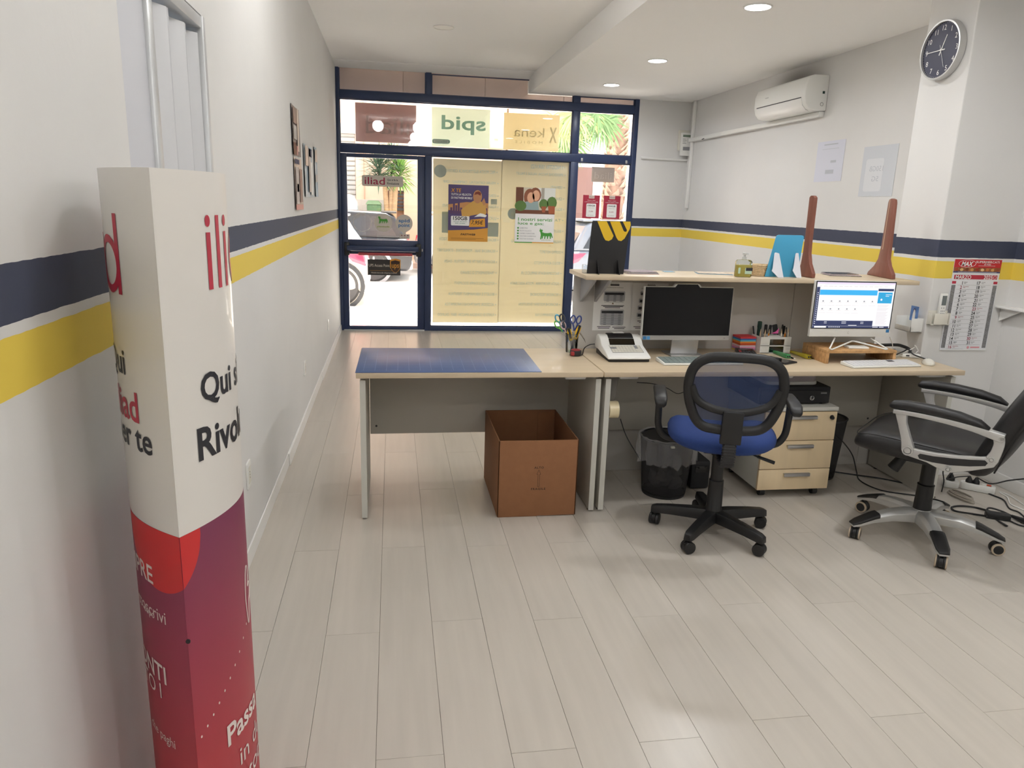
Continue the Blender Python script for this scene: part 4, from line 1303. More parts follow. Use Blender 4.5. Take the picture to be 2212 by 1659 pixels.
for xx, yy in ((x0 + .05, y0 + .03), (x1 - .05, y0 + .03), (x0 + .05, y1 - .05), (x1 - .05, y1 - .05)):
    MB().cyl((xx - .014, yy, .021), (xx + .014, yy, .021), .021, n=14).box(xx - .012, xx + .012, yy - .012, yy + .012, .03, .045).build('castor', 'black', pd)

# cash drawer and what lies on it
cd = thing('cash_box', 'black metal cash box with a key lock on top of the pedestal', 'cash box', (2.70, 3.65, .508))
cx0, cx1, cy0, cy1 = 2.50, at(1792, 860, 1, 3.50).x, 3.50, 3.86
MB().box(cx0, cx1, cy0, cy1, .516, .606).build('case', 'black_matte', cd, bevel=.004)
MB().box(cx0 + .012, cx1 - .01, cy0 - .008, cy0, .522, .588).build('front', 'black', cd, bevel=.003)
f = Fr((cx1 - .11, cy0 - .008, .548), (1, 0, 0), (0, 0, 1))
lk_ = MB().poly(f, circ(0, 0, .013, 20), 0, .006).build('lock', 'chrome', cd, bevel=.002)
MB().fbox(f, -.002, .002, -.008, .008, .006, .007).build('keyhole', 'black', lk_)
MB().fbox(f, .05, .085, .022, .030, 0, .001).build('badge', 'silver', cd)
MB().fbox(f, -.2, -.08, .0, .003, 0, .001).build('slot', 'black_gloss', cd)
for xx in (cx0 + .03, cx1 - .03):
    for yy in (cy0 + .03, cy1 - .03):
        MB().cyl((xx, yy, .508), (xx, yy, .516), .01, n=10).build('foot', 'black', cd)
xr_ = at(1766, 835, 1, 3.55).x
for k, (nm, lb, z0, z1, dx, mt_) in enumerate((('plastic_tray', 'white flat plastic tray lying on the cash box', .607, .625, 0, 'white_plastic'),
                                               ('plastic_tray', 'grey round-cornered plastic tray on top of the white one', .6255, .662, -.006, 'p_lilac'))):
    f = Fr((xr_ - .15 + dx, 3.66, z0), (1, 0, 0), (0, 1, 0))
    t = thing(nm, lb, 'tray', (xr_ - .15, 3.66, z0))
    MB().poly(f, rrect(-.15, .15, -.12, .12, .035), 0, z1 - z0).build('tray', 'white_plastic' if k == 0 else mat('tray_grey', (176, 168, 172), .4), t, bevel=.004)
    MB().poly(f, rrect(-.135, .135, -.105, .105, .03), z1 - z0, z1 - z0 + .001).build('recess', 'panel_grey', t)

# ---------------------------------------------------------------- waste bins


def bin_(label, cx, cy, r0, r1, h, liner):
    t = thing('waste_bin', label, 'bin', (cx, cy, 0))
    MB().lathe((cx, cy, 0), [(r0 * .98, 0), (r0, .012), (r0, .02), (r0 - .004, .022), (r0 - .004, .006)], 32).build('base', 'black', t)
    prof = [(r0, .012), (r1, h), (r1 - .003, h), (r0 - .003, .014)]
    MB().lathe((cx, cy, 0), prof[:2], 40).build('mesh_wall', 'bin_net', t, fix=False)
    MB().tube([(cx + r1 * math.cos(2 * math.pi * k / 32), cy + r1 * math.sin(2 * math.pi * k / 32), h) for k in range(32)], .005, 6, closed=True).build('rim', 'black', t)
    if liner:
        rings = []
        for (rr_, zz_, am) in ((r0 - .012, .05, .004), (r0, .14, .006), (r1 - .008, h - .01, .004), (r1 + .004, h + .012, .004), (r1 + .012, h - .004, .006), (r1 + .016, h - .06, .01), (r1 + .010, h - .125, .014)):
            rings.append([(cx + (rr_ + am * math.sin(k * 2.3) + am * .7 * math.sin(k * 1.1 + zz_ * 30)) * math.cos(2 * math.pi * k / 48),
                           cy + (rr_ + am * math.sin(k * 2.3) + am * .7 * math.sin(k * 1.1 + zz_ * 30)) * math.sin(2 * math.pi * k / 48), zz_ + am * .8 * math.sin(k * 1.7)) for k in range(48)])
        MB().loft(rings, cap=False).build('liner', 'liner', t, fix=False)
        for k in range(7):
            an = k * 2.1
            c = Vector((cx + .055 * math.cos(an), cy + .055 * math.sin(an), .06 + .035 * (k % 4)))
            bmx = bmesh.new()
            bmesh.ops.create_icosphere(bmx, subdivisions=2, radius=.045)
            m = MB().add([c + v.co * random.uniform(.75, 1.1) for v in bmx.verts], [tuple(v.index for v in fc.verts) for fc in bmx.faces])
            bmx.free()
            m.build('crumpled_paper', 'paper', t, sm=0)
        MB().box(cx - .036, cx - .016, cy - r1 - .012, cy - r1 + .004, h - .018, h - .008).build('clip', 'offwhite', t, bevel=.002)
    return t


bin_('black mesh waste bin with a clear plastic liner under the desk', 2.055, 3.585, .118, .142, .318, True)
bin_('dark waste bin tucked behind the drawer pedestal', 3.075, 3.77, .095, .125, .36, False)

pu = thing('power_unit', 'small black power unit on the floor beside the lined bin', 'power unit', (2.27, 3.72, 0))
MB().box(2.215, 2.325, 3.60, 3.86, 0.004, .165).build('case', 'black_matte', pu, bevel=.012)
MB().box(2.235, 2.305, 3.596, 3.60, .10, .14).build('front_plate', 'black_gloss', pu, bevel=.003)

# adhesive tape roll on the desk leg
f = Fr((1.652, 3.395, at(1325, 885, 1, 3.39).z), (0, -1, 0), (0, 0, 1))     # faces -x
t = thing('tape_roll', 'roll of cream packing tape hung on the desk leg', 'tape roll', f.o)
f2 = Fr(f.o, (0, 1, 0), (0, 0, 1))
MB().ringf(f2, 0, 0, .028, .043, .002, .05, 40).build('tape', mat('tape_cream', (228, 214, 176), .2, coat=.4), t)
MB().ringf(f2, 0, 0, .026, .028, .001, .051, 32).build('core', 'cardboard', t)
MB().cyl(f2.P(0, .018, .001), f2.P(0, .018, .055), .006, n=10).build('hook', 'grey_metal', t)
xx = at(1328, 840, 1, 3.40).x
t = MB().add([(xx - .028, 3.42, .70), (xx + .026, 3.42, .70), (xx + .018, 3.425, .62), (xx + .014, 3.42, .565), (xx - .018, 3.42, .56), (xx - .022, 3.425, .63),
              (xx - .028, 3.426, .70), (xx + .026, 3.426, .70), (xx + .018, 3.431, .62), (xx + .014, 3.426, .565), (xx - .018, 3.426, .56), (xx - .022, 3.431, .63)],
             [(0, 1, 2, 3, 4, 5), (11, 10, 9, 8, 7, 6)] + [(i, i + 6, (i + 1) % 6 + 6, (i + 1) % 6) for i in range(6)]).build('plastic_sleeve', mat('smoke_plastic', (128, 124, 118), .3, alpha=.55))
tag(t, 'grey translucent plastic sleeve hanging under the desk above the tape roll', 'sleeve')

# ---------------------------------------------------------------- cardboard box
bx = thing('cardboard_box', 'open brown cardboard box on the floor under the desk', 'box', (1.30, 3.6, 0))
x0, x1, y0, y1, hz = 1.103, 1.497, 3.322, 3.865, .395
MB().box(x0, x1, y0, y0 + .006, .003, hz).build('front_side', 'cardboard', bx, bevel=.0015)
MB().box(x0, x1, y1 - .006, y1, .003, hz).build('back_side', 'cardboard', bx, bevel=.0015)
MB().box(x0, x0 + .006, y0, y1, .003, hz).build('left_side', 'cardboard', bx, bevel=.0015)
MB().box(x1 - .006, x1, y0, y1, .003, hz).build('right_side', 'cardboard', bx, bevel=.0015)
MB().box(x0 + .006, x1 - .006, y0 + .006, y1 - .006, .004, .010).build('bottom', 'cardboard', bx)
MB().box(x0 + .004, x0 + .2, y0 + .003, y1 - .01, 0, .003).build('bottom_flap', 'cardboard', bx)
MB().box(x1 - .1, x1 - .006, y1 - .012, y1 - .0065, .02, hz - .01).build('inner_flap', 'cardboard', bx)
f = Fr((0, y0, 0), (1, 0, 0), (0, 0, 1))
a, b = f.q(1165, 1010)
a2, b2_ = f.q(1162, 1056)
am = (a + a2) / 2
MB().text(f, 'ALTO', am, b, w=.047, h=.011, bold=.025, space=1.25).text(f, 'FRAGILE', am, b2_, w=.072, h=.011, bold=.025, space=1.2).build('lettering', 'cardboard_print', bx, sm=0, kind='stuff')
ar = [(am - .004, b2_ + .012), (am + .004, b2_ + .012), (am + .004, b - .035), (am + .010, b - .035), (am, b - .012), (am - .010, b - .035), (am - .004, b - .035)]
m = MB()
for i in range(len(ar)):
    p, q_ = Vector(ar[i]), Vector(ar[(i + 1) % len(ar)])
    n_ = Vector((-(q_ - p).y, (q_ - p).x)).normalized() * .0008
    m.flat(f, [tuple(p - n_), tuple(q_ - n_), tuple(q_ + n_), tuple(p + n_)], .0008)
m.build('arrow_print', 'cardboard_print', bx, sm=0, kind='stuff')

# ================================================================ things on the desks
def zp(px, py, z=ZD):
    return at(px, py, 2, z)


def local(loc, rz=0.0):
    c, s = math.cos(rz), math.sin(rz)
    return Fr(loc, (c, s, 0), (-s, c, 0))        # a right, b away, c up


# blue cutting mat
q4 = [zp(*p, ZD) for p in ((767, 806), (1171, 805.2), (1130.6, 754), (782, 752.4))]
cm = thing('cutting_mat', 'blue ruled cutting mat lying on the left desk', 'mat', ((q4[0] + q4[2]) / 2))
for v in q4:
    v.y = max(v.y, DY + .004)
MB().hexa([v + Vector((0, 0, .0005)) for v in q4] + [v + Vector((0, 0, .003)) for v in q4]).build('sheet', 'mat_blue', cm, bevel=.0008)
m = MB()
fm = local((0, 0, ZD + .003))


def lerp2(u, v):
    return (q4[0] * (1 - u) + q4[1] * u) * (1 - v) + (q4[3] * (1 - u) + q4[2] * u) * v


for k in range(16):
    u = .04 + k * .06
    a, b = lerp2(u, .06), lerp2(u, .95)
    m.flat(fm, [(a.x, a.y), (a.x + .0012, a.y), (b.x + .0012, b.y), (b.x, b.y)], .0004)
for k in range(9):
    v = .08 + k * .105
    a, b = lerp2(.03, v), lerp2(.97, v)
    m.flat(fm, [(a.x, a.y), (b.x, b.y), (b.x, b.y + .001), (a.x, a.y + .001)], .0004)
m.build('grid_print', 'mat_line', cm, sm=0, kind='stuff')

# pen cup with scissors and cutters
cc = zp(1234, 760)
cc.z = ZD
cu = thing('pen_cup', 'clear plastic cup holding scissors and cutters', 'cup', cc)
ro = .036
MB().lathe(cc, [(.031, .0005), (.031, .004), (ro, .10), (ro - .002, .10), (.029, .005), (.0, .005)], 28).build('cup', 'clear_plastic', cu)
MB().tube([cc + Vector((ro * math.cos(2 * math.pi * k / 28), ro * math.sin(2 * math.pi * k / 28), .10)) for k in range(28)], .0018, 6, closed=True).build('rim', 'clear_plastic', cu)


def P(px, py, y):
    return at(px, py, 1, y)


def scissors(label, r1, r2, foot, yo, c1, c2, tilt=0.0):
    y = cc.y + yo
    a, b = P(*r1, y), P(*r2, y)
    e = Vector((cc.x + foot, y, ZD + .012))
    t = thing('scissors', label, 'scissors', e, group='scissors in the clear cup')
    ax = (e - (a + b) / 2).normalized()
    sd = Vector((ax.z, 0, -ax.x))
    for c, col in ((a, c1), (b, c2)):
        up = (c - e).normalized()
        s2 = Vector((up.z, 0, -up.x))
        L = .021
        pts = [c + up * (L * math.cos(2 * math.pi * k / 20)) + s2 * (.0125 * math.sin(2 * math.pi * k / 20)) for k in range(20)]
        h_ = MB().tube(pts, .0042, 8, closed=True)
        j = c - up * L
        pv_ = e + ((a + b) / 2 - e) * .62
        h_.tube([j, (j + pv_) / 2 + s2 * .002, pv_], [.005, .0045, .004], 8)
        h_.build('handle', col, t)
        MB().tube([pv_, e + s2 * .003], [.005, .0015], 4, flat=.3).build('blade', 'chrome', t)
    MB().cyl(pv_ + Vector((0, -.006, 0)), pv_ + Vector((0, .004, 0)), .003, n=10).build('rivet', 'chrome', t)


mat('sc_ltblue', (96, 180, 214), .4)
mat('sc_green', (110, 196, 80), .4)
mat('sc_pinkgrey', (208, 184, 186), .4)
mat('sc_dark', (72, 74, 80), .4)
mat('sc_blue', (58, 76, 140), .35)
scissors('scissors with light blue and green handles in the cup', (1205, 688), (1204, 701), .004, .014, 'sc_ltblue', 'sc_green')
scissors('scissors with pinkish grey handles in the cup', (1214.5, 687), (1216.5, 703), .0, .0, 'sc_dark', 'sc_pinkgrey')
scissors('scissors with blue and white looped handles in the cup', (1238, 690), (1250.5, 691), -.004, .004, 'sc_blue', 'sc_blue')


def cutter(label, top, foot, yo, ln=.155):
    y = cc.y + yo
    a = P(*top, y)
    e = Vector((cc.x + foot, y - .004, ZD + .012))
    t = thing('box_cutter', label, 'cutter', e, group='box cutters in the clear cup')
    d = (a - e).normalized()
    s_ = Vector((d.z, 0, -d.x))
    n_ = Vector((0, -1, 0))
    f_ = Fr(e, s_, d)
    L_ = (a - e).length
    MB().poly(f_, [(-.009, L_ * .45), (.009, L_ * .45), (.012, L_ * .8), (.011, L_ - .004), (-.006, L_), (-.011, L_ - .02), (-.010, L_ * .7)], -.007, .007).build('grip', 'p_yellow', t, bevel=.002)
    MB().poly(f_, rrect(-.005, .006, L_ * .55, L_ - .015, .003), .007, .0095).build('slider', 'black', t, bevel=.001)
    MB().poly(f_, rrect(-.007, .007, L_ * .86, L_ + .004, .004), -.008, .0082).build('end_cap', 'black', t, bevel=.001)
    MB().poly(f_, [(-.006, 0), (.006, .01), (.007, L_ * .45), (-.007, L_ * .45)], -.004, .004).build('blade_sheath', 'grey_metal', t)


cutter('yellow and black box cutter leaning left in the cup', (1228, 710), .006, -.012)
cutter('yellow and black box cutter leaning right in the cup', (1252, 704), -.008, -.018)
a, b, c = P(1250, 720, cc.y - .004), P(1260, 730, cc.y - .004), P(1265, 740, cc.y - .004)
t = MB().tube(sub_cr([Vector((cc.x + .012, cc.y + .01, ZD + .03)), a, b, c], 6), [.004] * 8 + [.0036, .0034, .0032, .003, .0028, .0026, .0022, .002, .0016, .0012, .001], 8).build('metal_nozzle', 'chrome')
tag(t, 'curved silver metal nozzle sticking out of the cup', 'nozzle')

# tape measure
tmc = zp(1243, 768)
tm = thing('tape_measure', 'small round red and black tape measure beside the cup', 'tape measure', tmc)
MB().lathe((tmc.x, tmc.y, ZD), [(.029, .001), (.031, .004), (.031, .026), (.029, .029)], 28).build('case', 'black', tm)
MB().lathe((tmc.x, tmc.y, ZD), [(.024, .029), (.023, .033), (.01, .034)], 28).build('cap', mat('tm_red', (150, 40, 44), .4), tm)
MB().box(tmc.x - .032, tmc.x - .012, tmc.y - .030, tmc.y - .012, ZD + .004, ZD + .026).build('grip', 'tm_red', tm, bevel=.004)

# ---------------------------------------------------------------- cash register
fl, frr, bl_ = zp(1313, 783), zp(1406, 783), zp(1286, 757)
W_, DP = frr.x - fl.x, .26
cr = thing('cash_register', 'white desktop cash register with black printer cover', 'cash register', (fl.x + W_ / 2, fl.y + DP / 2, ZD))


def xprism(prof, x0, x1, y0):
    m = MB()
    n = len(prof)
    A = [(x0, y0 + y, ZD + z) for y, z in prof]
    B = [(x1, y0 + y, ZD + z) for y, z in prof]
    return m.add(A + B, [tuple(range(n)), tuple(range(2 * n - 1, n - 1, -1))] + [(i, n + i, n + (i + 1) % n, (i + 1) % n) for i in range(n)])


shell = [(0, .014), (0.0, .026), (.006, .030), (.135, .066), (.165, .092), (.195, .108), (.225, .110), (.25, .096), (.26, .06), (.258, .03), (.2, .03), (.12, .02)]
xprism(shell, fl.x, fl.x + W_, fl.y).build('shell', 'white_plastic', cr, bevel=.007, seg=3, sm=60)
xprism([(.006, .001), (.006, .016), (.12, .03), (.2, .085), (.235, .09), (.252, .05), (.25, .001)], fl.x + .006, fl.x + W_ - .006, fl.y).build('base', 'black_plastic', cr, bevel=.003)
xprism([(.134, .0655), (.134, .0685), (.164, .0945), (.166, .091)], fl.x + W_ * .2, fl.x + W_ * .8, fl.y).build('display', 'grey_glass', cr)
xprism([(.134, .066), (.134, .068), (.164, .0940), (.166, .091)], fl.x + W_ * .2, fl.x + W_ * .8, fl.y - .0004).build('display_panel', 'black_gloss', cr)
xprism([(.168, .094), (.168, .098), (.195, .113), (.225, .115), (.252, .1), (.25, .094)], fl.x + W_ * .2, fl.x + W_ * .8, fl.y).build('printer_cover', 'black_plastic', cr, bevel=.002)
MB().box(fl.x + W_ * .36, fl.x + W_ * .62, fl.y + .206, fl.y + .24, ZD + .116, ZD + .119).build('receipt', 'paper', cr)
sl_ = Vector((0, .129, .036)).normalized()
fk = Fr((fl.x, fl.y + .006, ZD + .0302), (1, 0, 0), sl_)
m, m2 = MB(), MB()
for r_ in range(4):
    for k in range(10):
        if r_ < 2 and k == 9:
            continue
        x_ = W_ * .17 + k * W_ * .072
        if r_ < 2 and k == 8:
            m.fbox(fk, x_, x_ + W_ * .138, .046 + r_ * .02, .063 + r_ * .02, 0, .0022)
            continue
        (m2 if (r_, k) in ((2, 0), (2, 1), (3, 8), (2, 8)) else m).fbox(fk, x_, x_ + W_ * .066, .046 + r_ * .02, .063 + r_ * .02, 0, .0022)
m.build('keys', 'offwhite', cr, sm=0, kind='stuff')
m2.build('function_keys', 'grey_print', cr, sm=0, kind='stuff')
MB().fbox(fk, W_ * .165, W_ * .9, .043, .128, -.0004, .0003).build('key_field', 'grey_print', cr, sm=0)
MB().text(fk, 'Form 100', W_ * .5, .1325, h=.004, c=.001).build('lettering', 'dark_print', cr, sm=0, kind='stuff')
t = MB().tube(sub_cr([zp(1257, 768) + Vector((0, 0, .004)), zp(1262, 757) + Vector((0, 0, .012)), P(1273, 745, fl.y + .2), P(1284, 743, fl.y + .26)], 6), .0028, 6).build('register_cable', 'black')
tag(t, 'thin black cable running from the tape measure to the cash register', 'cable')

# ---------------------------------------------------------------- computer with the dark screen
MY = 3.72
f = Fr((0, MY, 0), (1, 0, 0), (0, 0, 1))
a0, b1 = f.q(1393.5, 618)
a1, b0 = f.q(1581, 735)
a1 = f.q(1586, 622)[0]
pc = thing('computer', 'all-in-one computer with a dark screen in front of the price sheets', 'computer', ((a0 + a1) / 2, MY + .04, ZD))
MB().fbox(f, a0, a1, b0, b1, -.028, 0).build('casing', 'white_plastic', pc, bevel=.004)
bc = b0 + .026
sa = (a0 + a1) / 2 - .018
MB().fbox(f, a0 + .004, a1 - .004, bc, b1 - .004, 0, .002).build('screen', 'screen_off', pc)
MB().fbox(f, a0 + .002, a1 - .002, b0 + .001, bc - .001, 0, .003).build('chin', 'silver', pc)
cb = [(sa - .075, b1 - .002), (sa + .085, b1 - .002), (sa + .068, b1 + .016), (sa - .06, b1 + .016)]
MB().poly(f, cb, -.02, .001).build('camera_housing', 'white_plastic', pc, bevel=.002)
MB().poly(f, [(sa - .064, b1 - .004), (sa + .074, b1 - .004), (sa + .06, b1 + .0125), (sa - .052, b1 + .0125)], .001, .002).build('camera_panel', 'screen_off', pc)
for k in range(2):
    s_ = MB().fbox(f, a0 + .008 + k * .021, a0 + .026 + k * .021, b0 + .003, b0 + .021, .003, .0036).build('sticker', mat('st_blue%d' % k, ((52, 120, 176), (84, 156, 214))[k], .4), pc)
MB().text(f, '▪▪', a1 - .03, b0 + .012, h=.003, c=.004).build('mark', 'dark_print', pc, sm=0)
n0, n1 = f.q(1454, 745)[0], f.q(1512, 745)[0]
MB().hexa([(n0, MY + .012, b0 - .002), (n1, MY + .012, b0 - .002), (n1, MY + .03, b0 - .002), (n0, MY + .03, b0 - .002),
           (n0, MY + .012, b0 + .1), (n1, MY + .012, b0 + .1), (n1, MY + .03, b0 + .1), (n0, MY + .03, b0 + .1)]).build('bracket', 'silver', pc)
MB().hexa([(n0, MY + .03, ZD + .006), (n1, MY + .03, ZD + .006), (n1, MY + .042, ZD + .006), (n0, MY + .042, ZD + .006),
           (n0, MY + .018, b0 + .02), (n1, MY + .018, b0 + .02), (n1, MY + .030, b0 + .02), (n0, MY + .030, b0 + .02)]).build('stand_neck', 'silver', pc, bevel=.003)
MB().box(n0 - .02, n1 + .02, MY - .03, MY + .12, ZD + .001, ZD + .007).build('stand_foot', 'silver', pc, bevel=.002)


def keyboard(label, o, rz, w, d, body, keym, px=15, rows=6):
    fk_ = local((o.x, o.y, ZD), rz)
    t = thing('keyboard', label, 'keyboard', fk_.P(w / 2, d / 2, 0))
    MB().hexa([fk_.P(0, 0, .001), fk_.P(w, 0, .001), fk_.P(w, d, .001), fk_.P(0, d, .001),
               fk_.P(0, 0, .011), fk_.P(w, 0, .011), fk_.P(w, d, .020), fk_.P(0, d, .020)]).build('body', body, t, bevel=.003)
    fs = Fr(fk_.P(0, 0, .011), fk_.r, (fk_.u * d + Vector((0, 0, .009))))
    m = MB()
    kw, kd = (w - .016) / px, (d - .014) / rows
    for r_ in range(rows):
        k = 0
        while k < px:
            wd = 5 if (r_ == 0 and k == 4) else (2 if (k == px - 2 and r_ in (1, 2)) else 1)
            m.fbox(fs, .008 + k * kw + .0012, .008 + (k + wd) * kw - .0012, .007 + r_ * kd + .0012, .007 + (r_ + 1) * kd - .0012, 0, .0035)
            k += wd
    m.build('keys', keym, t, sm=0, kind='stuff')
    return t, fs


o = zp(1434, 790)
keyboard('white keyboard with grey keys in front of the dark screen', o, 0.0, .43, .125, 'white_plastic', mat('key_grey', (128, 140, 138), .5))

# ---------------------------------------------------------------- second computer on its riser
rx0, rx1, ry0, ry1, rz0 = 2.868, 3.278, 3.512, 3.745, .802
rs = thing('monitor_riser', 'chipboard monitor riser on the long desk', 'riser', ((rx0 + rx1) / 2, 3.63, ZD))
MB().box(rx0, rx1, ry0, ry1, rz0 - .016, rz0).build('board', 'osb', rs, bevel=.001)
for xa in (rx0, rx1 - .018):
    MB().box(xa, xa + .018, ry0, ry1, ZD, rz0 - .016).build('leg', 'osb', rs, bevel=.001)

M2Y = 3.572
f = Fr((0, M2Y, 0), (1, 0, 0), (0, 0, 1))
a0, b1 = f.q(1763.5, 605.5)
a1, _ = f.q(1938, 609)
_, b0 = f.q(1850, 727.5)
pc2 = thing('computer', 'all-in-one computer with a lit white and blue page on its wire stand', 'computer', ((a0 + a1) / 2, M2Y + .02, rz0))
MB().fbox(f, a0, a1, b0, b1, -.02, 0).build('casing', 'white_plastic', pc2, bevel=.003)
_, bch = f.q(1850, 710)
MB().fbox(f, a0 + .002, a1 - .002, bch, b1 - .002, 0, .0015).build('bezel', 'black', pc2)
sx0, sx1, sy0, sy1 = a0 + .008, a1 - .008, bch + .004, b1 - .008


def em(key, rgb, e=1.0):
    m_ = mat(key, rgb, .6)
    b_ = m_.node_tree.nodes['Principled BSDF']
    b_.inputs['Base Color'].default_value = (.01, .01, .01, 1)
    b_.inputs['Emission Color'].default_value = lin(rgb)
    b_.inputs['Emission Strength'].default_value = e
    return m_


for k_, c_ in dict(white=(236, 236, 240), lilac=(226, 212, 238), navy=(48, 56, 92), blue=(58, 172, 230), sky=(44, 158, 208), card=(250, 248, 249), line=(214, 204, 204), grey=(150, 150, 156), pale=(226, 226, 232), red=(224, 90, 96)).items():
    em('ui_' + k_, c_)


def uiq(x, y):
    return sx0 + (x - 30) / 1425 * (sx1 - sx0), sy1 - (y - 400) / 850 * (sy1 - sy0)


def ui(name, rects, mt_, c):
    m = MB()
    for x0, y0, x1, y1 in rects:
        p0, p1 = uiq(x0, y1), uiq(x1, y0)
        m.frect(f, p0[0], p1[0], p0[1], p1[1], c)
    return m.build(name, mt_, scr, sm=0, kind='stuff' if len(rects) > 1 else None)


scr = MB().fbox(f, sx0, sx1, sy0, sy1, .0015, .002).build('screen', 'ui_white', pc2, sm=0)
ui('tab_strip', [(30, 400, 1455, 432)], 'ui_lilac', .0024)
ui('address_bar', [(170, 436, 1380, 452)], 'ui_pale', .0024)
ui('bookmarks', [(60 + 92 * k, 470, 112 + 92 * k + (k % 3) * 12, 478) for k in range(14)], 'ui_line', .0024)
ui('side_menu', [(30, 490, 88, 1212)], 'ui_navy', .0024)
ui('menu_icons', [(52, 590 + 38 * k, 70, 604 + 38 * k) for k in range(16)], 'ui_pale', .0028)
ui('banner', [(92, 540, 1143, 635)], 'ui_blue', .0024)
cards = [(105 + 150 * k, 705, 235 + 150 * k, 822) for k in range(7)] + [(105 + 150 * k, 850, 235 + 150 * k, 965) for k in range(5)]
ui('cards', cards, 'ui_card', .0024)
ui('card_edges', [(a_, d_, c_2, d_ + 5) for a_, b_, c_2, d_ in cards], 'ui_line', .0025)
ui('card_icons', [((a_ + c_2) / 2 - 14, b_ + 30, (a_ + c_2) / 2 + 14, b_ + 56) for a_, b_, c_2, d_ in cards], 'ui_grey', .0028)
ui('card_captions', [((a_ + c_2) / 2 - 38, b_ + 66, (a_ + c_2) / 2 + 38, b_ + 74) for a_, b_, c_2, d_ in cards], 'ui_line', .0028)
ui('footer', [(88, 1112, 1132, 1212)], 'ui_navy', .0024)
ui('footer_text', [(235, 1128, 285, 1136), (235, 1154, 285, 1162), (555, 1130, 640, 1138), (555, 1156, 640, 1164), (905, 1134, 962, 1142), (905, 1160, 962, 1168), (685, 1194, 840, 1206)], 'ui_pale', .0028)
ui('panel_head', [(1153, 508, 1440, 553)], 'ui_navy', .0024)
ui('panel_picture', [(1165, 575, 1425, 780)], 'ui_sky', .0026)
MB().flat(f, circ(*uiq(1232, 712), .006, 12), .0030).build('picture_bulb', 'ui_pale', scr, sm=0)
ui('picture_text', [(1300, 612, 1412, 622), (1300, 640, 1366, 650)], 'ui_pale', .003)
ui('panel_text', [(1178, 808 + 14 * k + (10 if k > 3 else 0) + (12 if k > 7 else 0), 1390 - (k % 4) * 14, 813 + 14 * k + (10 if k > 3 else 0) + (12 if k > 7 else 0)) for k in range(26)], 'ui_line', .0026)
ui('task_bar', [(30, 1214, 1440, 1250)], 'ui_navy', .0026)
ui('search_box', [(66, 1217, 283, 1246)], 'ui_card', .0028)
ui('task_icons', [(330 + 37 * k, 1224, 348 + 37 * k, 1240) for k in range(6)] + [(1140, 1226, 1240, 1238), (1265, 1226, 1350, 1238)], 'ui_pale', .003)
MB().text(f, 'C', (a0 + a1) / 2 - .01, (b0 + bch) / 2, h=.012, c=.0012).build('mark', 'panel_grey', pc2, sm=0)
MB().fbox(f, a1 - .022, a1 - .004, bch - .02, bch - .003, 0, .0008).build('sticker', 'st_blue0', pc2)
pts = [P(1804, 729, M2Y + .025), Vector((zp(1792, 753, rz0 + .006).x, zp(1792, 753, rz0 + .006).y, rz0 + .006)), Vector((zp(1797, 755, rz0 + .006).x, zp(1797, 755, rz0 + .006).y, rz0 + .006)),
       P(1842, 736, M2Y + .02), zp(1913, 754.5, rz0 + .006), zp(1917, 754, rz0 + .006), P(1879, 730, M2Y + .025)]
pth = []
for p_, q_ in zip(pts[:-1], pts[1:]):
    pth += [p_ * .96 + q_ * .04, p_ * .5 + q_ * .5, p_ * .04 + q_ * .96]
MB().tube(pth, .0042, 8).build('wire_stand', 'white_plastic', pc2)
bk = thing('adapter_box', 'small white flat box on the riser under the lit computer', 'box', zp(1850, 752, rz0))
lb_ = local((bk.location.x, bk.location.y, rz0), -.15)
MB().fbox(lb_, -.055, .055, -.03, .03, .0005, .012).build('case', 'white_plastic', bk, bevel=.003)
MB().fbox(lb_, -.04, .04, -.018, .018, .012, .0125).build('lid', 'offwhite', bk)

o, o2 = zp(1843, 796.5), zp(1990, 793)
k2, fs = keyboard('white keyboard half under the riser of the lit computer', o, math.atan2(o2.y - o.y, o2.x - o.x), (o2 - o).length, .105, 'white_plastic', mat('key_white', (222, 222, 224), .5), 17)
MB().fbox(fs, .26, .30, .06, .085, .0036, .0039).build('printed_key', 'dark_print', k2, sm=0)

ms = zp(2005, 787)
mo = thing('mouse', 'white computer mouse at the right end of the desk', 'mouse', ms, 1.2)
bmx = bmesh.new()
bmesh.ops.create_uvsphere(bmx, u_segments=20, v_segments=12, radius=1)
m = MB().add([(v.co.x * .05, v.co.y * .03, max(v.co.z, -.15) * .026 + .005) for v in bmx.verts], [tuple(v.index for v in fc.verts) for fc in bmx.faces])
bmx.free()
m.build('shell', 'offwhite', mo, world_=False, sm=60)
MB().cyl((.026, -.003, .024), (.026, .003, .024), .006, n=12).build('wheel', 'grey_print', mo, world_=False)
hb = zp(1966, 772)
h_ = thing('usb_hub', 'white plug block on the desk behind the mouse', 'hub', (hb.x, hb.y, ZD), -.3)
MB().box(-.05, .05, -.018, .018, .0005, .022).build('case', 'white_plastic', h_, bevel=.005, world_=False)
MB().box(-.03, -.012, -.0185, -.018, .008, .016).build('port', 'dark_print', h_, world_=False)
mat('cord_white', (226, 226, 222), .5)
mat('cord_black', (30, 30, 32), .5)
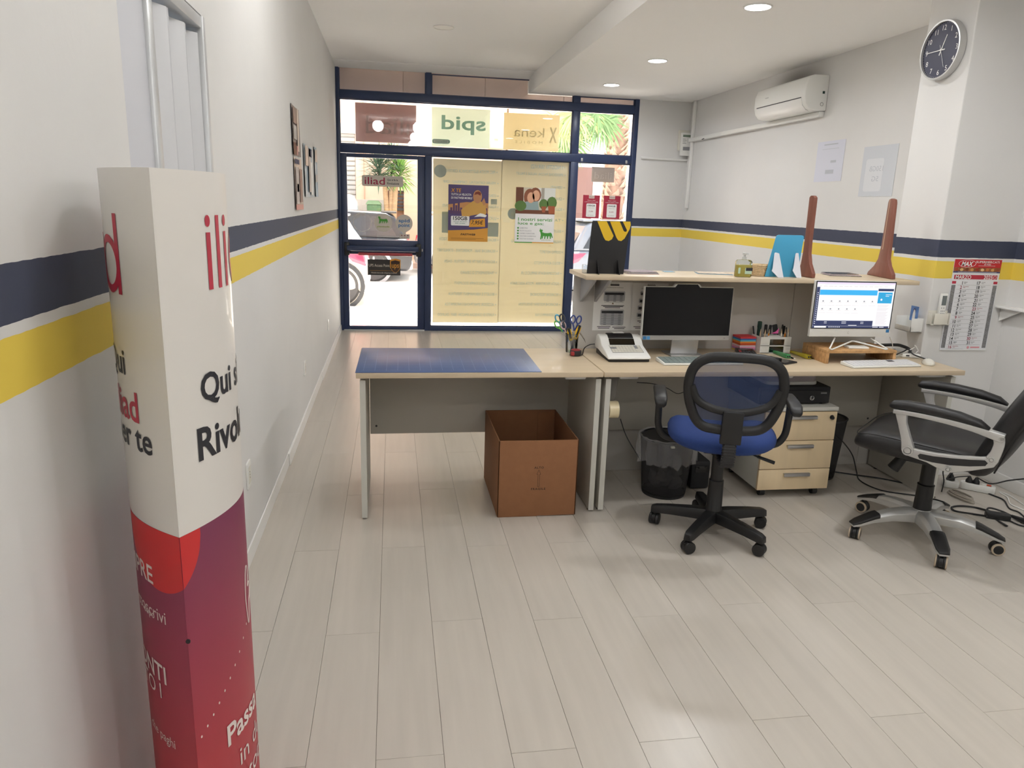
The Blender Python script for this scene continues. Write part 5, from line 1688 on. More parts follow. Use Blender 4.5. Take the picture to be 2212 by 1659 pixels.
for lb, pts, r_, mt_ in (('white cable dropping from the lit computer to the plug block', [P(1922, 727, 3.64), P(1928, 748, 3.66), Vector((3.36, 3.68, ZD + .01)), Vector((hb.x - .05, hb.y, ZD + .01))], .0025, 'cord_white'),
                         ('white looped cable standing up behind the plug block', [Vector((hb.x + .03, hb.y, ZD + .026)), P(1983, 757, hb.y + .03), P(1976, 746, hb.y + .03), P(1973, 752, hb.y + .04), Vector((hb.x - .04, hb.y + .05, ZD + .004))], .0025, 'cord_white'),
                         ('thick black cable bundle behind the lit computer', [Vector((3.18, 3.83, ZD + .03)), P(1925, 745, 3.80), P(1950, 748, 3.80), P(1965, 756, 3.76), Vector((3.50, 3.70, ZD + .0115))], .009, 'cord_black'),
                         ('black cable curling between the riser and the pillar', [Vector((3.29, 3.60, ZD + .008)), P(1950, 760, 3.67), P(1962, 755, 3.67), P(1974, 766, 3.64), Vector((3.53, 3.585, ZD + .005))], .004, 'cord_black')):
    tag(MB().tube(sub_cr(pts, 7), r_, 8).build('cable', mt_), lb, 'cable')

# ---------------------------------------------------------------- small things between the computers
a, b = at(1597.4, 755, 1, 3.832), at(1631, 756, 1, 3.836)
rz = math.atan2(b.y - a.y, b.x - a.x)
s_ = (b - a).length
mc = thing('memo_cube', 'cube of coloured note paper beside the white organiser', 'note paper', (a.x, a.y, ZD))
ml = local((a.x, a.y, ZD), rz)
z = .0005
for nm, col, th in (('yellow', (214, 190, 60), .006), ('violet', (196, 130, 176), .012), ('pink', (232, 160, 190), .010), ('white', (236, 214, 216), .008), ('orange', (206, 84, 40), .012), ('amber', (232, 140, 60), .010), ('cyan', (96, 190, 206), .007), ('blue', (66, 112, 178), .009), ('red', (206, 60, 66), .010)):
    MB().fbox(ml, random.uniform(0, .0015), s_, random.uniform(0, .0015), s_ * .95, z, z + th - .0004).build('paper_layer', mat('memo_' + nm, col, .8), mc)
    z += th

a, b = zp(1640.5, 763), zp(1707, 763.5)
og = thing('desk_organiser', 'white plastic desk organiser with two small drawers, full of pens', 'organiser', (a.x, a.y, ZD))
w_ = b.x - a.x
dp, hh = .112, .092
of = local((a.x, a.y, ZD), 0)
tk = .003
MB().fbox(of, 0, tk, 0, dp, 0, hh).fbox(of, w_ - tk, w_, 0, dp, 0, hh).fbox(of, 0, w_, dp - tk, dp, 0, hh).fbox(of, tk, w_ - tk, 0, dp - tk, 0, tk).fbox(of, tk, w_ - tk, 0, dp - tk, hh * .45, hh * .45 + tk).build('shell', 'white_plastic', og)
MB().fbox(of, tk, w_ * .30, 0, tk, 0, hh).fbox(of, w_ * .78, w_ - tk, 0, tk, 0, hh).fbox(of, w_ * .30, w_ * .78, 0, tk, hh * .88, hh).build('front', 'white_plastic', og)
MB().fbox(of, w_ * .30, w_ * .78, .012, .014, 0.003, hh * .45).build('divider', 'grey_print', og)
for k in range(2):
    z0 = .005 + k * hh * .44
    dwr = MB().fbox(of, w_ * .31, w_ * .77, .003, .006, z0, z0 + hh * .39).build('drawer', 'grey_glass', og)
    MB().fbox(of, w_ * .31, w_ * .77, -.001, .003, z0 + hh * .37, z0 + hh * .40).build('drawer_lip', 'white_plastic', dwr)
    MB().tube([of.P(w_ * .36, .02, z0 + .006), of.P(w_ * .5, .03, z0 + .018), of.P(w_ * .7, .02, z0 + .006)], .003, 6).build('content', 'p_yellow' if k else 'p_blue', dwr)


def pen(label, px, topy, col, r_=.0045, lean=(0, 0), dd=.06, cap=None, group='pens standing in the organiser', nm='pen', blade=False):
    y = a.y + dd
    tp = P(px, topy, y)
    ft_ = Vector((tp.x + lean[0], y + lean[1], ZD + hh * .45 + .004))
    t = thing(nm, label, nm, ft_, group=group)
    d = (tp - ft_)
    MB().tube([ft_, ft_ + d * .1, ft_ + d * .72], [r_ * .5, r_, r_], 10).build('barrel', col, t)
    if nm == 'pencil':
        MB().tube([ft_ + d * .72, tp], [r_, .0008], 8).build('point', cap or col, t)
    else:
        MB().tube([ft_ + d * .72, ft_ + d * .98, tp], [r_ * 1.12, r_ * 1.1, r_ * .8], 10).build('cap', cap or col, t)


pen('thin dark pen leaning left in the organiser', 1627, 704, 'black', .004, (.02, 0), .10)
pen('thick dark green marker in the organiser', 1642, 694, 'p_darkgreen', .011, (0, 0), .07)
pen('black square-ended marker next to the green one', 1655, 701, 'black', .008, (0, 0), .09)
pen('black pen standing upright left of the folded pink note', 1665, 702, 'black', .007, (-.006, 0), .08)
pen('black pen right of the dark phone case in the organiser', 1691, 701, 'black', .004, (-.004, 0), .07)
pen('black pointed marker near the right end of the organiser', 1694, 704, 'black_plastic', .007, (.002, 0), .10)
pen('thin red-topped pen at the right of the organiser', 1699, 707, 'p_brown', .0035, (-.002, 0), .04, cap='black')
for px_, ty, lx, mt_, lb in ((1643.5, 711, .002, 'p_beige', 'pale wooden pencil at the left front of the organiser'), (1654, 712, -.004, 'p_beige', 'pale wooden pencil in the middle of the organiser'), (1663, 711, -.010, 'p_orange', 'orange pencil leaning in the organiser'),
                             (1689, 710, .004, 'p_cream', 'white pencil leaning in the organiser'), (1697, 711, 0, 'p_orange', 'orange pencil at the right front of the organiser'), (1704, 708, 0, 'p_cream', 'cream pencil at the far right of the organiser')):
    pen(lb, px_, ty, mt_, .004, (lx, 0), .03, cap='p_beige', nm='pencil', group='pencils standing in the organiser')
p0, p1 = P(1668, 724, a.y + .06), P(1679, 696, a.y + .07)
fq = Fr(P(1675, 715, a.y + .075), (1, 0, .25), (-.25, 0, 1))
t = MB().poly(fq, rrect(-.014, .014, -.035, .038, .004), -.004, .004).build('phone_case', 'black_matte', bevel=.001)
tag(t, 'flat black case leaning in the organiser', 'case')
fq = Fr(P(1676, 716, a.y + .03), (1, 0, 0), (0, 0, 1))
t = MB().poly(fq, [(-.03, -.012), (.0, .0), (.018, .020), (.014, -.012)], -.0006, .0006).build('folded_note', 'p_pink')
tag(t, 'bright pink folded note in the organiser', 'note')
t = MB().fbox(of, w_ * .28, w_ * .72, .02, .1, hh * .45 + .004, hh + .003).build('paper_slips', 'paper', bevel=.001)
tag(t, 'white paper slips filling the organiser tray', 'paper')

cl = zp(1612, 765)
ca = thing('calculator', 'black desk calculator in front of the memo cube', 'calculator', (cl.x, cl.y, ZD), -.25)
MB().hexa([(-.05, -.07, .001), (.05, -.07, .001), (.05, .07, .001), (-.05, .07, .001), (-.05, -.07, .008), (.05, -.07, .008), (.05, .07, .022), (-.05, .07, .022)]).build('case', 'black_plastic', ca, bevel=.003, world_=False)
fk2 = Fr((0, -.07, .008), (1, 0, 0), Vector((0, .14, .014)))
MB().fbox(fk2, -.04, .04, .10, .13, 0, .0006).build('display', 'grey_glass', ca, world_=False)
m, m2 = MB(), MB()
for r_ in range(4):
    for k in range(5):
        (m2 if (k == 0 and r_ > 1) else m).fbox(fk2, -.042 + k * .0172, -.030 + k * .0172, .012 + r_ * .02, .026 + r_ * .02, 0, .003)
m.build('keys', 'dark_print', ca, sm=0, kind='stuff', world_=False)
m2.build('red_keys', 'tm_red', ca, sm=0, kind='stuff', world_=False)
tl_ = zp(1680, 780)
tb = thing('tablet', 'black tablet lying on the desk behind the mesh chair', 'tablet', (tl_.x, tl_.y, ZD), .45)
MB().box(-.05, .05, -.085, .085, .001, .009).build('case', 'black', tb, bevel=.003, world_=False)
MB().box(-.045, .045, -.075, .075, .009, .0094).build('screen', 'black_gloss', tb, world_=False)
for lb, s0, s1, col, rail in (('green translucent plastic stapler lying on the desk', (1664, 759), (1703, 775), (72, 150, 92), (1716, 771)),
                              ('yellow translucent plastic stapler lying by the riser', (1707, 761), (1748, 776), (196, 178, 48), (1760, 776))):
    p0, p1, p2 = zp(*s0), zp(*s1), zp(*rail)
    an = math.atan2(p1.y - p0.y, p1.x - p0.x)
    L_ = (p1 - p0).length
    t = thing('stapler', lb, 'stapler', ((p0 + p1) / 2), group='plastic staplers on the desk')
    fl_ = local((p0.x, p0.y, ZD), an)
    k = 'stp%d' % col[0]
    MB().hexa([fl_.P(0, -.012, .001), fl_.P(L_, -.015, .001), fl_.P(L_, .015, .001), fl_.P(0, .012, .001),
               fl_.P(.01, -.008, .014), fl_.P(L_, -.012, .024), fl_.P(L_, .012, .024), fl_.P(.01, .008, .014)]).build('cover', mat(k, col, .25, coat=.3), t, bevel=.004)
    MB().fbox(fl_, L_ * .05, L_ * 1.05, .019, .025, .001, .008).build('rail', 'clear_plastic', t)
    MB().fbox(fl_, L_ * .05, L_ * 1.1, .026, .031, .001, .005).build('side_rail', 'white_plastic', t)
    for s_y in (-.006, .006):
        MB().fbox(fl_, L_ - .001, L_ + .003, s_y - .0035, s_y + .0035, .008, .017).build('stud', 'black', t)

# ================================================================ things on the shelf
ZS = 1.165
# black leaflet stand with the yellow sign
yst = zp(1307, 592, ZS).y
yst = min(max(yst, 3.64), 3.88)
f = Fr((0, yst, 0), (1, 0, 0), (0, 0, 1))


def fpx(pts):
    return [f.q(1180 + x * 560 / 2212, 400 + y * 420 / 1659) for x, y in pts]


base = f.q(1307, 592)[1]
st = thing('leaflet_stand', 'tall black leaflet stand with a yellow monogram at the end of the shelf', 'stand', (f.q(1307, 592)[0], yst, ZS))
bd = fpx([(345, 752), (658, 758), (722, 320), (715, 308), (400, 303), (392, 315)])
bd[0] = (bd[0][0], ZS + .001)
bd[1] = (bd[1][0], ZS + .001)
MB().poly(f, bd, -.004, .0).build('board', 'black_matte', st, bevel=.001)
mat('mono_yellow', (232, 190, 36), .5)
MB().poly(f, fpx([(436, 306), (516, 308), (574, 432), (560, 462), (532, 477), (505, 470), (490, 445)]), 0, .0006).build('monogram', 'mono_yellow', st, sm=0)
MB().poly(f, fpx([(544, 309), (718, 311), (721, 340), (712, 375), (668, 455), (640, 477), (615, 472), (600, 450)]), 0, .0006).build('monogram', 'mono_yellow', st, sm=0)
MB().poly(f, fpx([(627, 309), (652, 309), (688, 383), (684, 396), (670, 398), (660, 390)]), .0006, .001).build('monogram_slot', 'black_matte', st, sm=0)
for xx in (430, 604):
    pa = fpx([(xx, 640)])[0]
    MB().add([(pa[0], yst - .001, ZS + .001), (pa[0], yst - .055, ZS + .001), (pa[0], yst - .006, pa[1]), (pa[0], yst - .001, pa[1]),
              (pa[0] + .003, yst - .001, ZS + .001), (pa[0] + .003, yst - .055, ZS + .001), (pa[0] + .003, yst - .006, pa[1]), (pa[0] + .003, yst - .001, pa[1])],
             [(0, 1, 2, 3), (7, 6, 5, 4), (0, 4, 5, 1), (1, 5, 6, 2), (2, 6, 7, 3), (3, 7, 4, 0)]).build('support_fin', 'black_gloss', st)
p_ = zp(1263, 587, ZS)
t = MB().box(1.572, 1.602, yst + .01, yst + .045, ZS + .0005, ZS + .045).build('acrylic_block', 'clear_plastic', bevel=.003)
tag(t, 'small clear acrylic block behind the black leaflet stand', 'block')


def flatstack(label, c, w, d, th, mats, rz, cat, nm):
    p = zp(*c, ZS)
    p.y = min(max(p.y, 3.64), 3.9)
    p = Vector((at(c[0], c[1], 1, p.y).x, p.y, ZS))
    t = thing(nm, label, cat, p)
    z = .0005
    for k, mt_ in enumerate(mats):
        fl_ = local((p.x, p.y, ZS), rz + .05 * (k - 1))
        MB().fbox(fl_, -w / 2 + .004 * k, w / 2 - .006 * k, -d / 2 + .004 * k, d / 2, z, z + th).build('sheet', mt_, t)
        z += th + .0004
    return t


mat('lilac_film', (214, 196, 206), .2, alpha=.6)
mat('leaf_blue', (120, 168, 196), .4)
mat('leaf_pic', (206, 190, 170), .5, var=.3, scale=30)
flatstack('stack of clear lilac plastic sleeves beside the black leaflet stand', (1381, 590), .17, .13, .004, ['lilac_film', 'clear_plastic', 'lilac_film'], .1, 'sleeves', 'plastic_sleeves')
flatstack('small thin leaflet lying alone near the middle of the shelf', (1444, 586), .06, .05, .0015, ['leaf_blue'], 0, 'leaflet', 'leaflet')
flatstack('two glossy blue leaflets lying left of the soap bottle', (1541, 591), .19, .12, .002, ['leaf_blue', 'leaf_pic'], -.2, 'leaflets', 'leaflets')
flatstack('curled clear plastic sleeves between the two wooden stands', (1816, 595), .18, .13, .004, ['clear_plastic', 'lilac_film', 'clear_plastic'], -.1, 'sleeves', 'plastic_sleeves')

# soap bottle
yb = 3.665
f = Fr((0, yb, 0), (1, 0, 0), (0, 0, 1))
xc = f.q(1604.5, 590)[0]
x_l, x_r = f.q(1588.5, 580)[0], f.q(1621, 580)[0]
ztop = f.q(1604, 560)[1]
zliq = f.q(1604, 572)[1]
sb = thing('soap_bottle', 'clear pump bottle half full of yellow soap on the shelf', 'bottle', (xc, yb, ZS))
fb_ = Fr((xc, yb, ZS), (1, 0, 0), (0, 1, 0))
hw = (x_r - x_l) / 2
rings = []
for zz_, k in ((.001, .92), (.006, 1), (ztop - ZS - .012, 1), (ztop - ZS - .003, .8), (ztop - ZS, .35)):
    rings.append([fb_.P(x_, y_, zz_) for x_, y_ in rrect(-hw * k, hw * k, -.022 * k, .022 * k, .012 * k)])
MB().loft(rings).build('bottle', 'clear_plastic', sb)
MB().loft([[fb_.P(x_, y_, zz_) for x_, y_ in rrect(-hw * .94, hw * .94, -.020, .020, .011)] for zz_ in (.003, zliq - ZS)]).build('soap', mat('soap_yellow', (244, 230, 96), .3, transl=.3), sb)
MB().lathe((xc, yb, ztop), [(.011, 0), (.011, .012), (.006, .013), (.006, .022), (.010, .023), (.010, .034), (.004, .036)], 16).box(xc - .007, xc + .007, yb - .03, yb, ztop + .026, ztop + .034).build('pump', mat('pump_clear', (226, 228, 226), .2, alpha=.75), sb)
fq = Fr((xc, yb - .0225, ZS), (1, 0, 0), (0, 0, 1))
MB().frect(fq, 0.0, hw * .9, .018, .05, .0004).build('label', mat('soap_label', (190, 216, 190), .5), sb, sm=0)
MB().frect(fq, 0.004, hw * .98, .034, .050, .0008).build('label_band', 'dark_print', sb, sm=0)
MB().frect(fq, -hw * .9, -hw * .62, .02, .05, .0004).build('side_label', 'soap_label', sb, sm=0)

# woven basket
yk = 3.755
f = Fr((0, yk, 0), (1, 0, 0), (0, 0, 1))
xl, xr_ = f.q(1621, 590)[0], f.q(1658, 590)[0]
bk = thing('woven_basket', 'small woven rope basket with a brown leather tab', 'basket', ((xl + xr_) / 2, yk, ZS))
c0 = Vector(((xl + xr_) / 2, yk, ZS))
rb = (xr_ - xl) / 2
hb_ = f.q(1640, 571)[1] - ZS
mat('rope', (208, 182, 144), .85, var=.18, scale=120)
for k in range(7):
    z_ = .005 + k * hb_ / 7
    MB().tube([c0 + Vector(((rb - .004 + .0015 * k) * math.cos(2 * math.pi * j / 32), (rb - .004 + .0015 * k) * .8 * math.sin(2 * math.pi * j / 32), z_)) for j in range(32)], hb_ / 13, 6, closed=True).build('rope_coil', 'rope', bk)
MB().lathe((c0.x, c0.y, ZS), [(rb * .7, .001), (rb * .7, .005)], 20).build('base', 'rope', bk)
MB().box(c0.x + .005, c0.x + .022, yk - rb * .86, yk - rb * .82, ZS + hb_ * .55, ZS + hb_ * 1.02).build('leather_tab', 'p_brown', bk, bevel=.001)

# blue leaflet holder
yh = 3.70
f = Fr((0, yh, 0), (1, 0, 0), (0, 0, 1))
bh = thing('leaflet_holder', 'bright blue leaflet holder with white side fins on the shelf', 'holder', (f.q(1690, 597)[0], yh, ZS))
pp = fpx([(1866, 772), (2140, 780), (2200, 445), (2196, 433), (2180, 428), (1985, 424), (1968, 430), (1960, 446)])
pp[0] = (pp[0][0], ZS + .001)
pp[1] = (pp[1][0], ZS + .001)
MB().poly(f, pp, -.004, 0).build('back', mat('holder_blue', (74, 164, 204), .35), bh, bevel=.001)
mat('holder_white', (216, 218, 226), .4)
for pl in ([(1950, 570), (1985, 583), (1988, 785), (1945, 783), (1900, 728), (1912, 705)], [(2130, 575), (2150, 580), (2140, 785), (2100, 783), (2078, 725), (2090, 700)]):
    q_ = fpx(pl)
    q_ = [(x_, max(y_, ZS + .001)) for x_, y_ in q_]
    MB().add([(x_, yh - .001 - .04 * (1 - (y_ - ZS) / .12), y_) for x_, y_ in q_] + [(x_ + .0015, yh - .003 - .04 * (1 - (y_ - ZS) / .12), y_) for x_, y_ in q_],
             [tuple(range(6)), tuple(range(11, 5, -1))] + [(i, i + 6, (i + 1) % 6 + 6, (i + 1) % 6) for i in range(6)]).build('fin', 'holder_white', bh, sm=0)

# two tall wooden stands


def wstand(label, base, pts, inlay=None):
    b0_, b1_ = zp(*base[0], ZS), zp(*base[1], ZS)
    r_ = (b1_ - b0_)
    r_.z = 0
    f_ = Fr((b0_.x, b0_.y, ZS), r_, (0, 0, 1))
    pl = [f_.q(1560 + x * .29476, 400 + y * .29476) for x, y in pts]
    lo = min(b for a, b in pl)
    pl = [(a, max(b, .0012) if b < .02 else b) for a, b in pl]
    t = thing('wooden_stand', label, 'wooden stand', ((b0_ + b1_) / 2), group='flared wooden stands on the shelf')
    MB().poly(f_, pl, -.022, .0).build('board', 'red_wood', t, bevel=.003)
    if inlay:
        a_, c_ = [f_.q(1560 + x * .29476, 400 + y * .29476) for x, y in inlay]
        MB().flat(f_, [(a_[0] - .002, a_[1]), (a_[0] + .002, a_[1]), (c_[0] + .003, c_[1]), (c_[0] - .003, c_[1])], .0006).build('inlay', mat('inlay_pale', (206, 180, 150), .4), t, sm=0)


wstand('flared reddish wooden stand behind the blue leaflet holder', ((1721.5, 596), (1753.5, 601)), [(638, 90), (648, 76), (666, 76), (676, 90), (672, 130), (640, 400), (632, 500), (638, 575), (660, 650), (656, 682), (548, 664), (550, 645), (575, 575), (592, 480), (605, 380)])
wstand('flared reddish wooden stand with a pale inlaid line, nearest the pillar', ((1872, 593.5), (1926, 604)), [(1216, 125), (1224, 104), (1240, 97), (1255, 104), (1257, 130), (1226, 400), (1210, 540), (1218, 590), (1242, 655), (1240, 692), (1058, 655), (1066, 634), (1110, 590), (1140, 540), (1165, 440)], [(1232, 105), (1176, 470)])

# ================================================================ chairs
def castor(t, x, y, an, r_=.025, wm='black_plastic', ring=None, w2=.024, ztop=.06):
    """twin-wheel castor standing at (x, y)"""
    ax = Vector((math.cos(an), math.sin(an), 0))
    c = Vector((x, y, r_))
    hd = MB()
    fw = Vector((-ax.y, ax.x, 0))
    hd.tube([c - ax * .008, c + ax * .008], r_ * .96, 14)
    hd.cyl(c + Vector((0, 0, r_ * .3)), Vector((x, y, ztop)), .008, n=10)
    h_ = hd.build('castor', wm, t, world_=False)
    for s in (-1, 1):
        MB().lathe(c + ax * (s * .009) if s > 0 else c - ax * .009, [(r_ * .6, w2 * .62), (r_ * .92, w2 * .58), (r_, w2 * .42), (r_, .002), (r_ * .9, 0)], 20, ax * s).build('wheel', wm, h_, world_=False)
        if ring:
            MB().lathe(c + ax * (s * (.009 + w2 * .5)), [(r_ * .74, .004), (r_ * .96, .0035), (r_ * 1.015, .0), (r_ * 1.015, -.003)], 20, ax * s, cap=False).build('tread_ring', ring, h_, world_=False)


# ---- blue mesh task chair
CH1 = (2.105, 3.065)
tc_ = thing('task_chair', 'blue office chair with a see-through mesh back and black arms', 'chair', (CH1[0], CH1[1], 0), R(-18))
for k in range(5):
    an = R(18 + 8 + 72 * k)
    e = Vector((math.cos(an), math.sin(an), 0))
    s_ = Vector((-e.y, e.x, 0))
    rings = []
    for r_, zt_, zb_, w_ in ((.02, .122, .070, .034), (.09, .120, .070, .030), (.2, .110, .068, .026), (.268, .101, .064, .024), (.292, .093, .062, .018)):
        rings.append([e * r_ + s_ * (-w_) + Vector((0, 0, zb_)), e * r_ + s_ * w_ + Vector((0, 0, zb_)), e * r_ + s_ * (w_ * .75) + Vector((0, 0, zt_)), e * r_ - s_ * (w_ * .75) + Vector((0, 0, zt_))])
    MB().loft(rings).build('base_arm', 'black_plastic', tc_, bevel=.004, world_=False)
    castor(tc_, e.x * .272, e.y * .272, an + R(50 + 60 * (k % 3)), .0285, ztop=.07)
MB().lathe((0, 0, .06), [(.030, 0), (.045, .012), (.045, .05), (.036, .062)], 24).build('hub', 'black_plastic', tc_, world_=False)
MB().lathe((0, 0, .12), [(.040, 0), (.040, .01), (.037, .015), (.034, .15), (.029, .155), (.029, .27), (.036, .275), (.036, .31)], 24).build('gas_column', 'black_plastic', tc_, world_=False)
MB().box(-.085, .085, -.10, .10, .425, .455).build('seat_plate', 'black', tc_, bevel=.008, world_=False)
lv = MB().tube(sub_cr([(.05, -.02, .43), (.12, -.03, .425), (.17, -.04, .41)], 4), .0045, 8).build('lever', 'black', tc_, world_=False)
MB().tube([(.165, -.039, .412), (.24, -.05, .392)], [.011, .013], 10, flat=.6).build('lever_grip', 'black', lv, world_=False)


def sup(n, hx, hy, e=2.6, sh=0.0):
    o_ = []
    for k in range(n):
        t_ = 2 * math.pi * k / n
        c_, s__ = math.cos(t_), math.sin(t_)
        o_.append((hx * abs(c_) ** (2 / e) * (1 if c_ >= 0 else -1), hy * abs(s__) ** (2 / e) * (1 if s__ >= 0 else -1)))
    return o_


rings = []
for z_, k_ in ((.452, .82), (.456, .93), (.47, .99), (.492, 1.0), (.508, .975), (.520, .90), (.526, .74), (.528, .45), (.528, .1)):
    ring_ = []
    for x_, y_ in sup(40, .244, .235):
        dz = -.028 * max(0, (y_ - .12) / .115) ** 2 + .012 * (abs(x_) / .25) ** 2
        ring_.append((x_ * k_, y_ * k_ + .03, z_ + dz))
    rings.append(ring_)
MB().loft(rings).build('seat', 'blue_fabric', tc_, world_=False, sm=70)

half = [(0, .916), (.06, .915), (.112, .909), (.155, .888), (.182, .852), (.193, .80), (.190, .745), (.176, .69), (.149, .632), (.112, .602), (.055, .594)]
out_ = half + [(0, .592)] + [(-x_, z_) for x_, z_ in reversed(half[1:])]


def yb_(x_, z_):
    return -.262 - (z_ - .56) * .10 + .30 * x_ * x_


ol = sub_cr([(x_, yb_(x_, z_), z_) for x_, z_ in out_], 4, closed=True)
MB().tube(ol, .0215, 10, closed=True, flat=.8, upv=(0, 1, 0)).build('back_frame', 'black_plastic', tc_, world_=False, sm=60)
u_ = sub_cr([(x_, yb_(x_, z_) - .004, z_) for x_, z_ in ((-.182, .782), (-.152, .722), (-.09, .688), (0, .674), (.09, .688), (.152, .722), (.182, .782))], 5)
MB().tube(u_, .017, 8, flat=.7, upv=(0, 1, 0)).build('back_brace', 'black_plastic', tc_, world_=False, sm=60)
cen = Vector((0, yb_(0, .75), .75))
vs_, fs_ = [cen], []
n_ = len(ol)
for rr_ in (.33, .66, 1.0):
    for p in ol:
        q_ = cen.lerp(p, rr_)
        q_.y = yb_(q_.x, q_.z)
        vs_.append(q_)
for k in range(n_):
    fs_.append((0, 1 + k, 1 + (k + 1) % n_))
    for j in range(2):
        b_ = 1 + j * n_
        fs_.append((b_ + k, b_ + n_ + k, b_ + n_ + (k + 1) % n_, b_ + (k + 1) % n_))
MB().add(vs_, fs_).build('mesh_back', 'net', tc_, world_=False, sm=80)
MB().hexa([(-.045, yb_(0, .55) - .03, .535), (.045, yb_(0, .55) - .03, .535), (.042, yb_(0, .55) + .012, .535), (-.042, yb_(0, .55) + .012, .535),
           (-.043, yb_(0, .68) - .03, .682), (.043, yb_(0, .68) - .03, .682), (.040, yb_(0, .68) + .012, .682), (-.040, yb_(0, .68) + .012, .682)]).build('back_bracket', 'black_plastic', tc_, bevel=.006, world_=False)
# ribbed bellows over the steel strip
rings = []
path = sub_cr([(0, -.272, .545), (0, -.272, .49), (0, -.255, .44), (0, -.20, .418), (0, -.08, .425)], 9)
for i, p in enumerate(path):
    t_ = (path[min(i + 1, len(path) - 1)] - path[max(i - 1, 0)]).normalized()
    nx = Vector((1, 0, 0))
    ny = nx.cross(t_)
    g = 1.0 if i % 2 else .86
    rings.append([p + nx * (.030 * g * sx_) + ny * (.013 * g * sy_) for sx_, sy_ in ((-1, -.6), (-.8, -1), (.8, -1), (1, -.6), (1, .6), (.8, 1), (-.8, 1), (-1, .6))])
MB().loft(rings).build('bellows', 'black', tc_, world_=False, sm=20)
for s in (-1, 1):
    ap = MB().tube(sub_cr([(s * .15, .04, .448), (s * .245, .035, .452), (s * .285, .03, .50), (s * .292, .02, .58), (s * .292, .01, .655)], 6), .0165, 10, flat=.75, upv=(0, 1, 0)).build('arm_post', 'black_plastic', tc_, world_=False, sm=60)
    fr_ = Fr((s * .292, .005, .655), (1, 0, 0), (0, 1, 0))
    rings = []
    for y_, z_, k_ in ((-.135, -.022, .6), (-.128, -.014, .85), (-.10, .0, 1), (-.03, .006, 1), (.05, .006, 1), (.10, .004, 1), (.128, -.002, .85), (.134, -.006, .6)):
        rings.append([fr_.P(a_ * k_, y_, b_ * k_ + z_ + .012) for a_, b_ in rrect(-.029, .029, -.014, .014, .010, 3)])
    MB().loft(rings).build('arm_pad', 'black_plastic', tc_, world_=False, sm=60)

# ---- black leather armchair
CH2 = (3.10, 2.93)
ec = thing('executive_chair', 'black leather office armchair with silver arms and base', 'chair', (CH2[0], CH2[1], 0), R(41))
mat('silver_paint', (196, 196, 194), .35, metal=.55)
mat('castor_ring', (184, 168, 146), .6)
for k in range(5):
    an = R(33 - 41 + 72 * k)
    e = Vector((math.cos(an), math.sin(an), 0))
    s_ = Vector((-e.y, e.x, 0))

    def rg(r_, zt_, th, w_):
        z1 = Vector((0, 0, zt_))
        return [e * r_ - s_ * w_ + z1 - Vector((0, 0, th)), e * r_ + s_ * w_ + z1 - Vector((0, 0, th)), e * r_ + s_ * w_ + z1 - Vector((0, 0, th * .3)), e * r_ + s_ * (w_ * .6) + z1, e * r_ - s_ * (w_ * .6) + z1, e * r_ - s_ * w_ + z1 - Vector((0, 0, th * .3))]
    ar = MB().loft([rg(.02, .145, .058, .042), rg(.08, .150, .056, .038), rg(.16, .143, .046, .033), rg(.25, .122, .034, .030), rg(.32, .092, .022, .028), rg(.346, .078, .014, .020)]).build('base_arm', 'silver_paint', ec, world_=False, bevel=.002, sm=50)
    MB().loft([rg(.225, .1335, .022, .0318), rg(.25, .1255, .020, .0312), rg(.32, .0955, .014, .0292), rg(.348, .0805, .008, .021)]).build('arm_cap', 'black_plastic', ar, world_=False, bevel=.002)
    castor(ec, e.x * .322, e.y * .322, an + R(70 + 35 * (k % 3)), .029, 'black_plastic', 'castor_ring', ztop=.08)
MB().lathe((0, 0, .085), [(.03, 0), (.046, .01), (.046, .055), (.038, .066)], 24).build('hub', 'silver_paint', ec, world_=False)
MB().lathe((0, 0, .145), [(.040, 0), (.036, .12), (.038, .125), (.031, .13), (.030, .27)], 24).build('gas_column', 'black_plastic', ec, world_=False)
MB().box(-.12, .12, -.14, .13, .395, .435).build('mechanism', 'black', ec, bevel=.01, world_=False)
MB().cyl((-.10, .10, .405), (-.11, .13, .345), .022, .028, 16).build('tension_knob', 'black_plastic', ec, world_=False)
rings = []
for y_, zt_, zb_, w_ in ((-.235, .515, .43, .20), (-.20, .525, .425, .235), (-.08, .53, .42, .255), (.06, .535, .425, .26), (.18, .54, .43, .258), (.245, .535, .435, .25), (.285, .51, .44, .235), (.30, .485, .45, .21)):
    m_ = (zt_ + zb_) / 2
    rings.append([(-w_ * .9, y_, zb_), (-w_ * .5, y_, zb_ - .004), (0, y_, zb_ - .006), (w_ * .5, y_, zb_ - .004), (w_ * .9, y_, zb_), (w_, y_, m_), (w_ * .93, y_, zt_ - .014), (w_ * .8, y_, zt_), (w_ * .4, y_, zt_ - .004), (0, y_, zt_ - .01), (-w_ * .4, y_, zt_ - .004), (-w_ * .8, y_, zt_), (-w_ * .93, y_, zt_ - .014), (-w_, y_, m_)])
so = MB().loft(rings).build('seat', 'black_leather', ec, world_=False, sm=70)
sd_ = so.modifiers.new('round', 'SUBSURF')
sd_.levels = sd_.render_levels = 2
MB().tube(sub_cr([(-.235, -.2, .512), (-.252, 0, .522), (-.25, .2, .528), (-.22, .282, .512), (0, .292, .51), (.22, .282, .512), (.25, .2, .528), (.252, 0, .522), (.235, -.2, .512)], 5), .0025, 6).build('seat_piping', 'black_leather', ec, world_=False)
rings = []
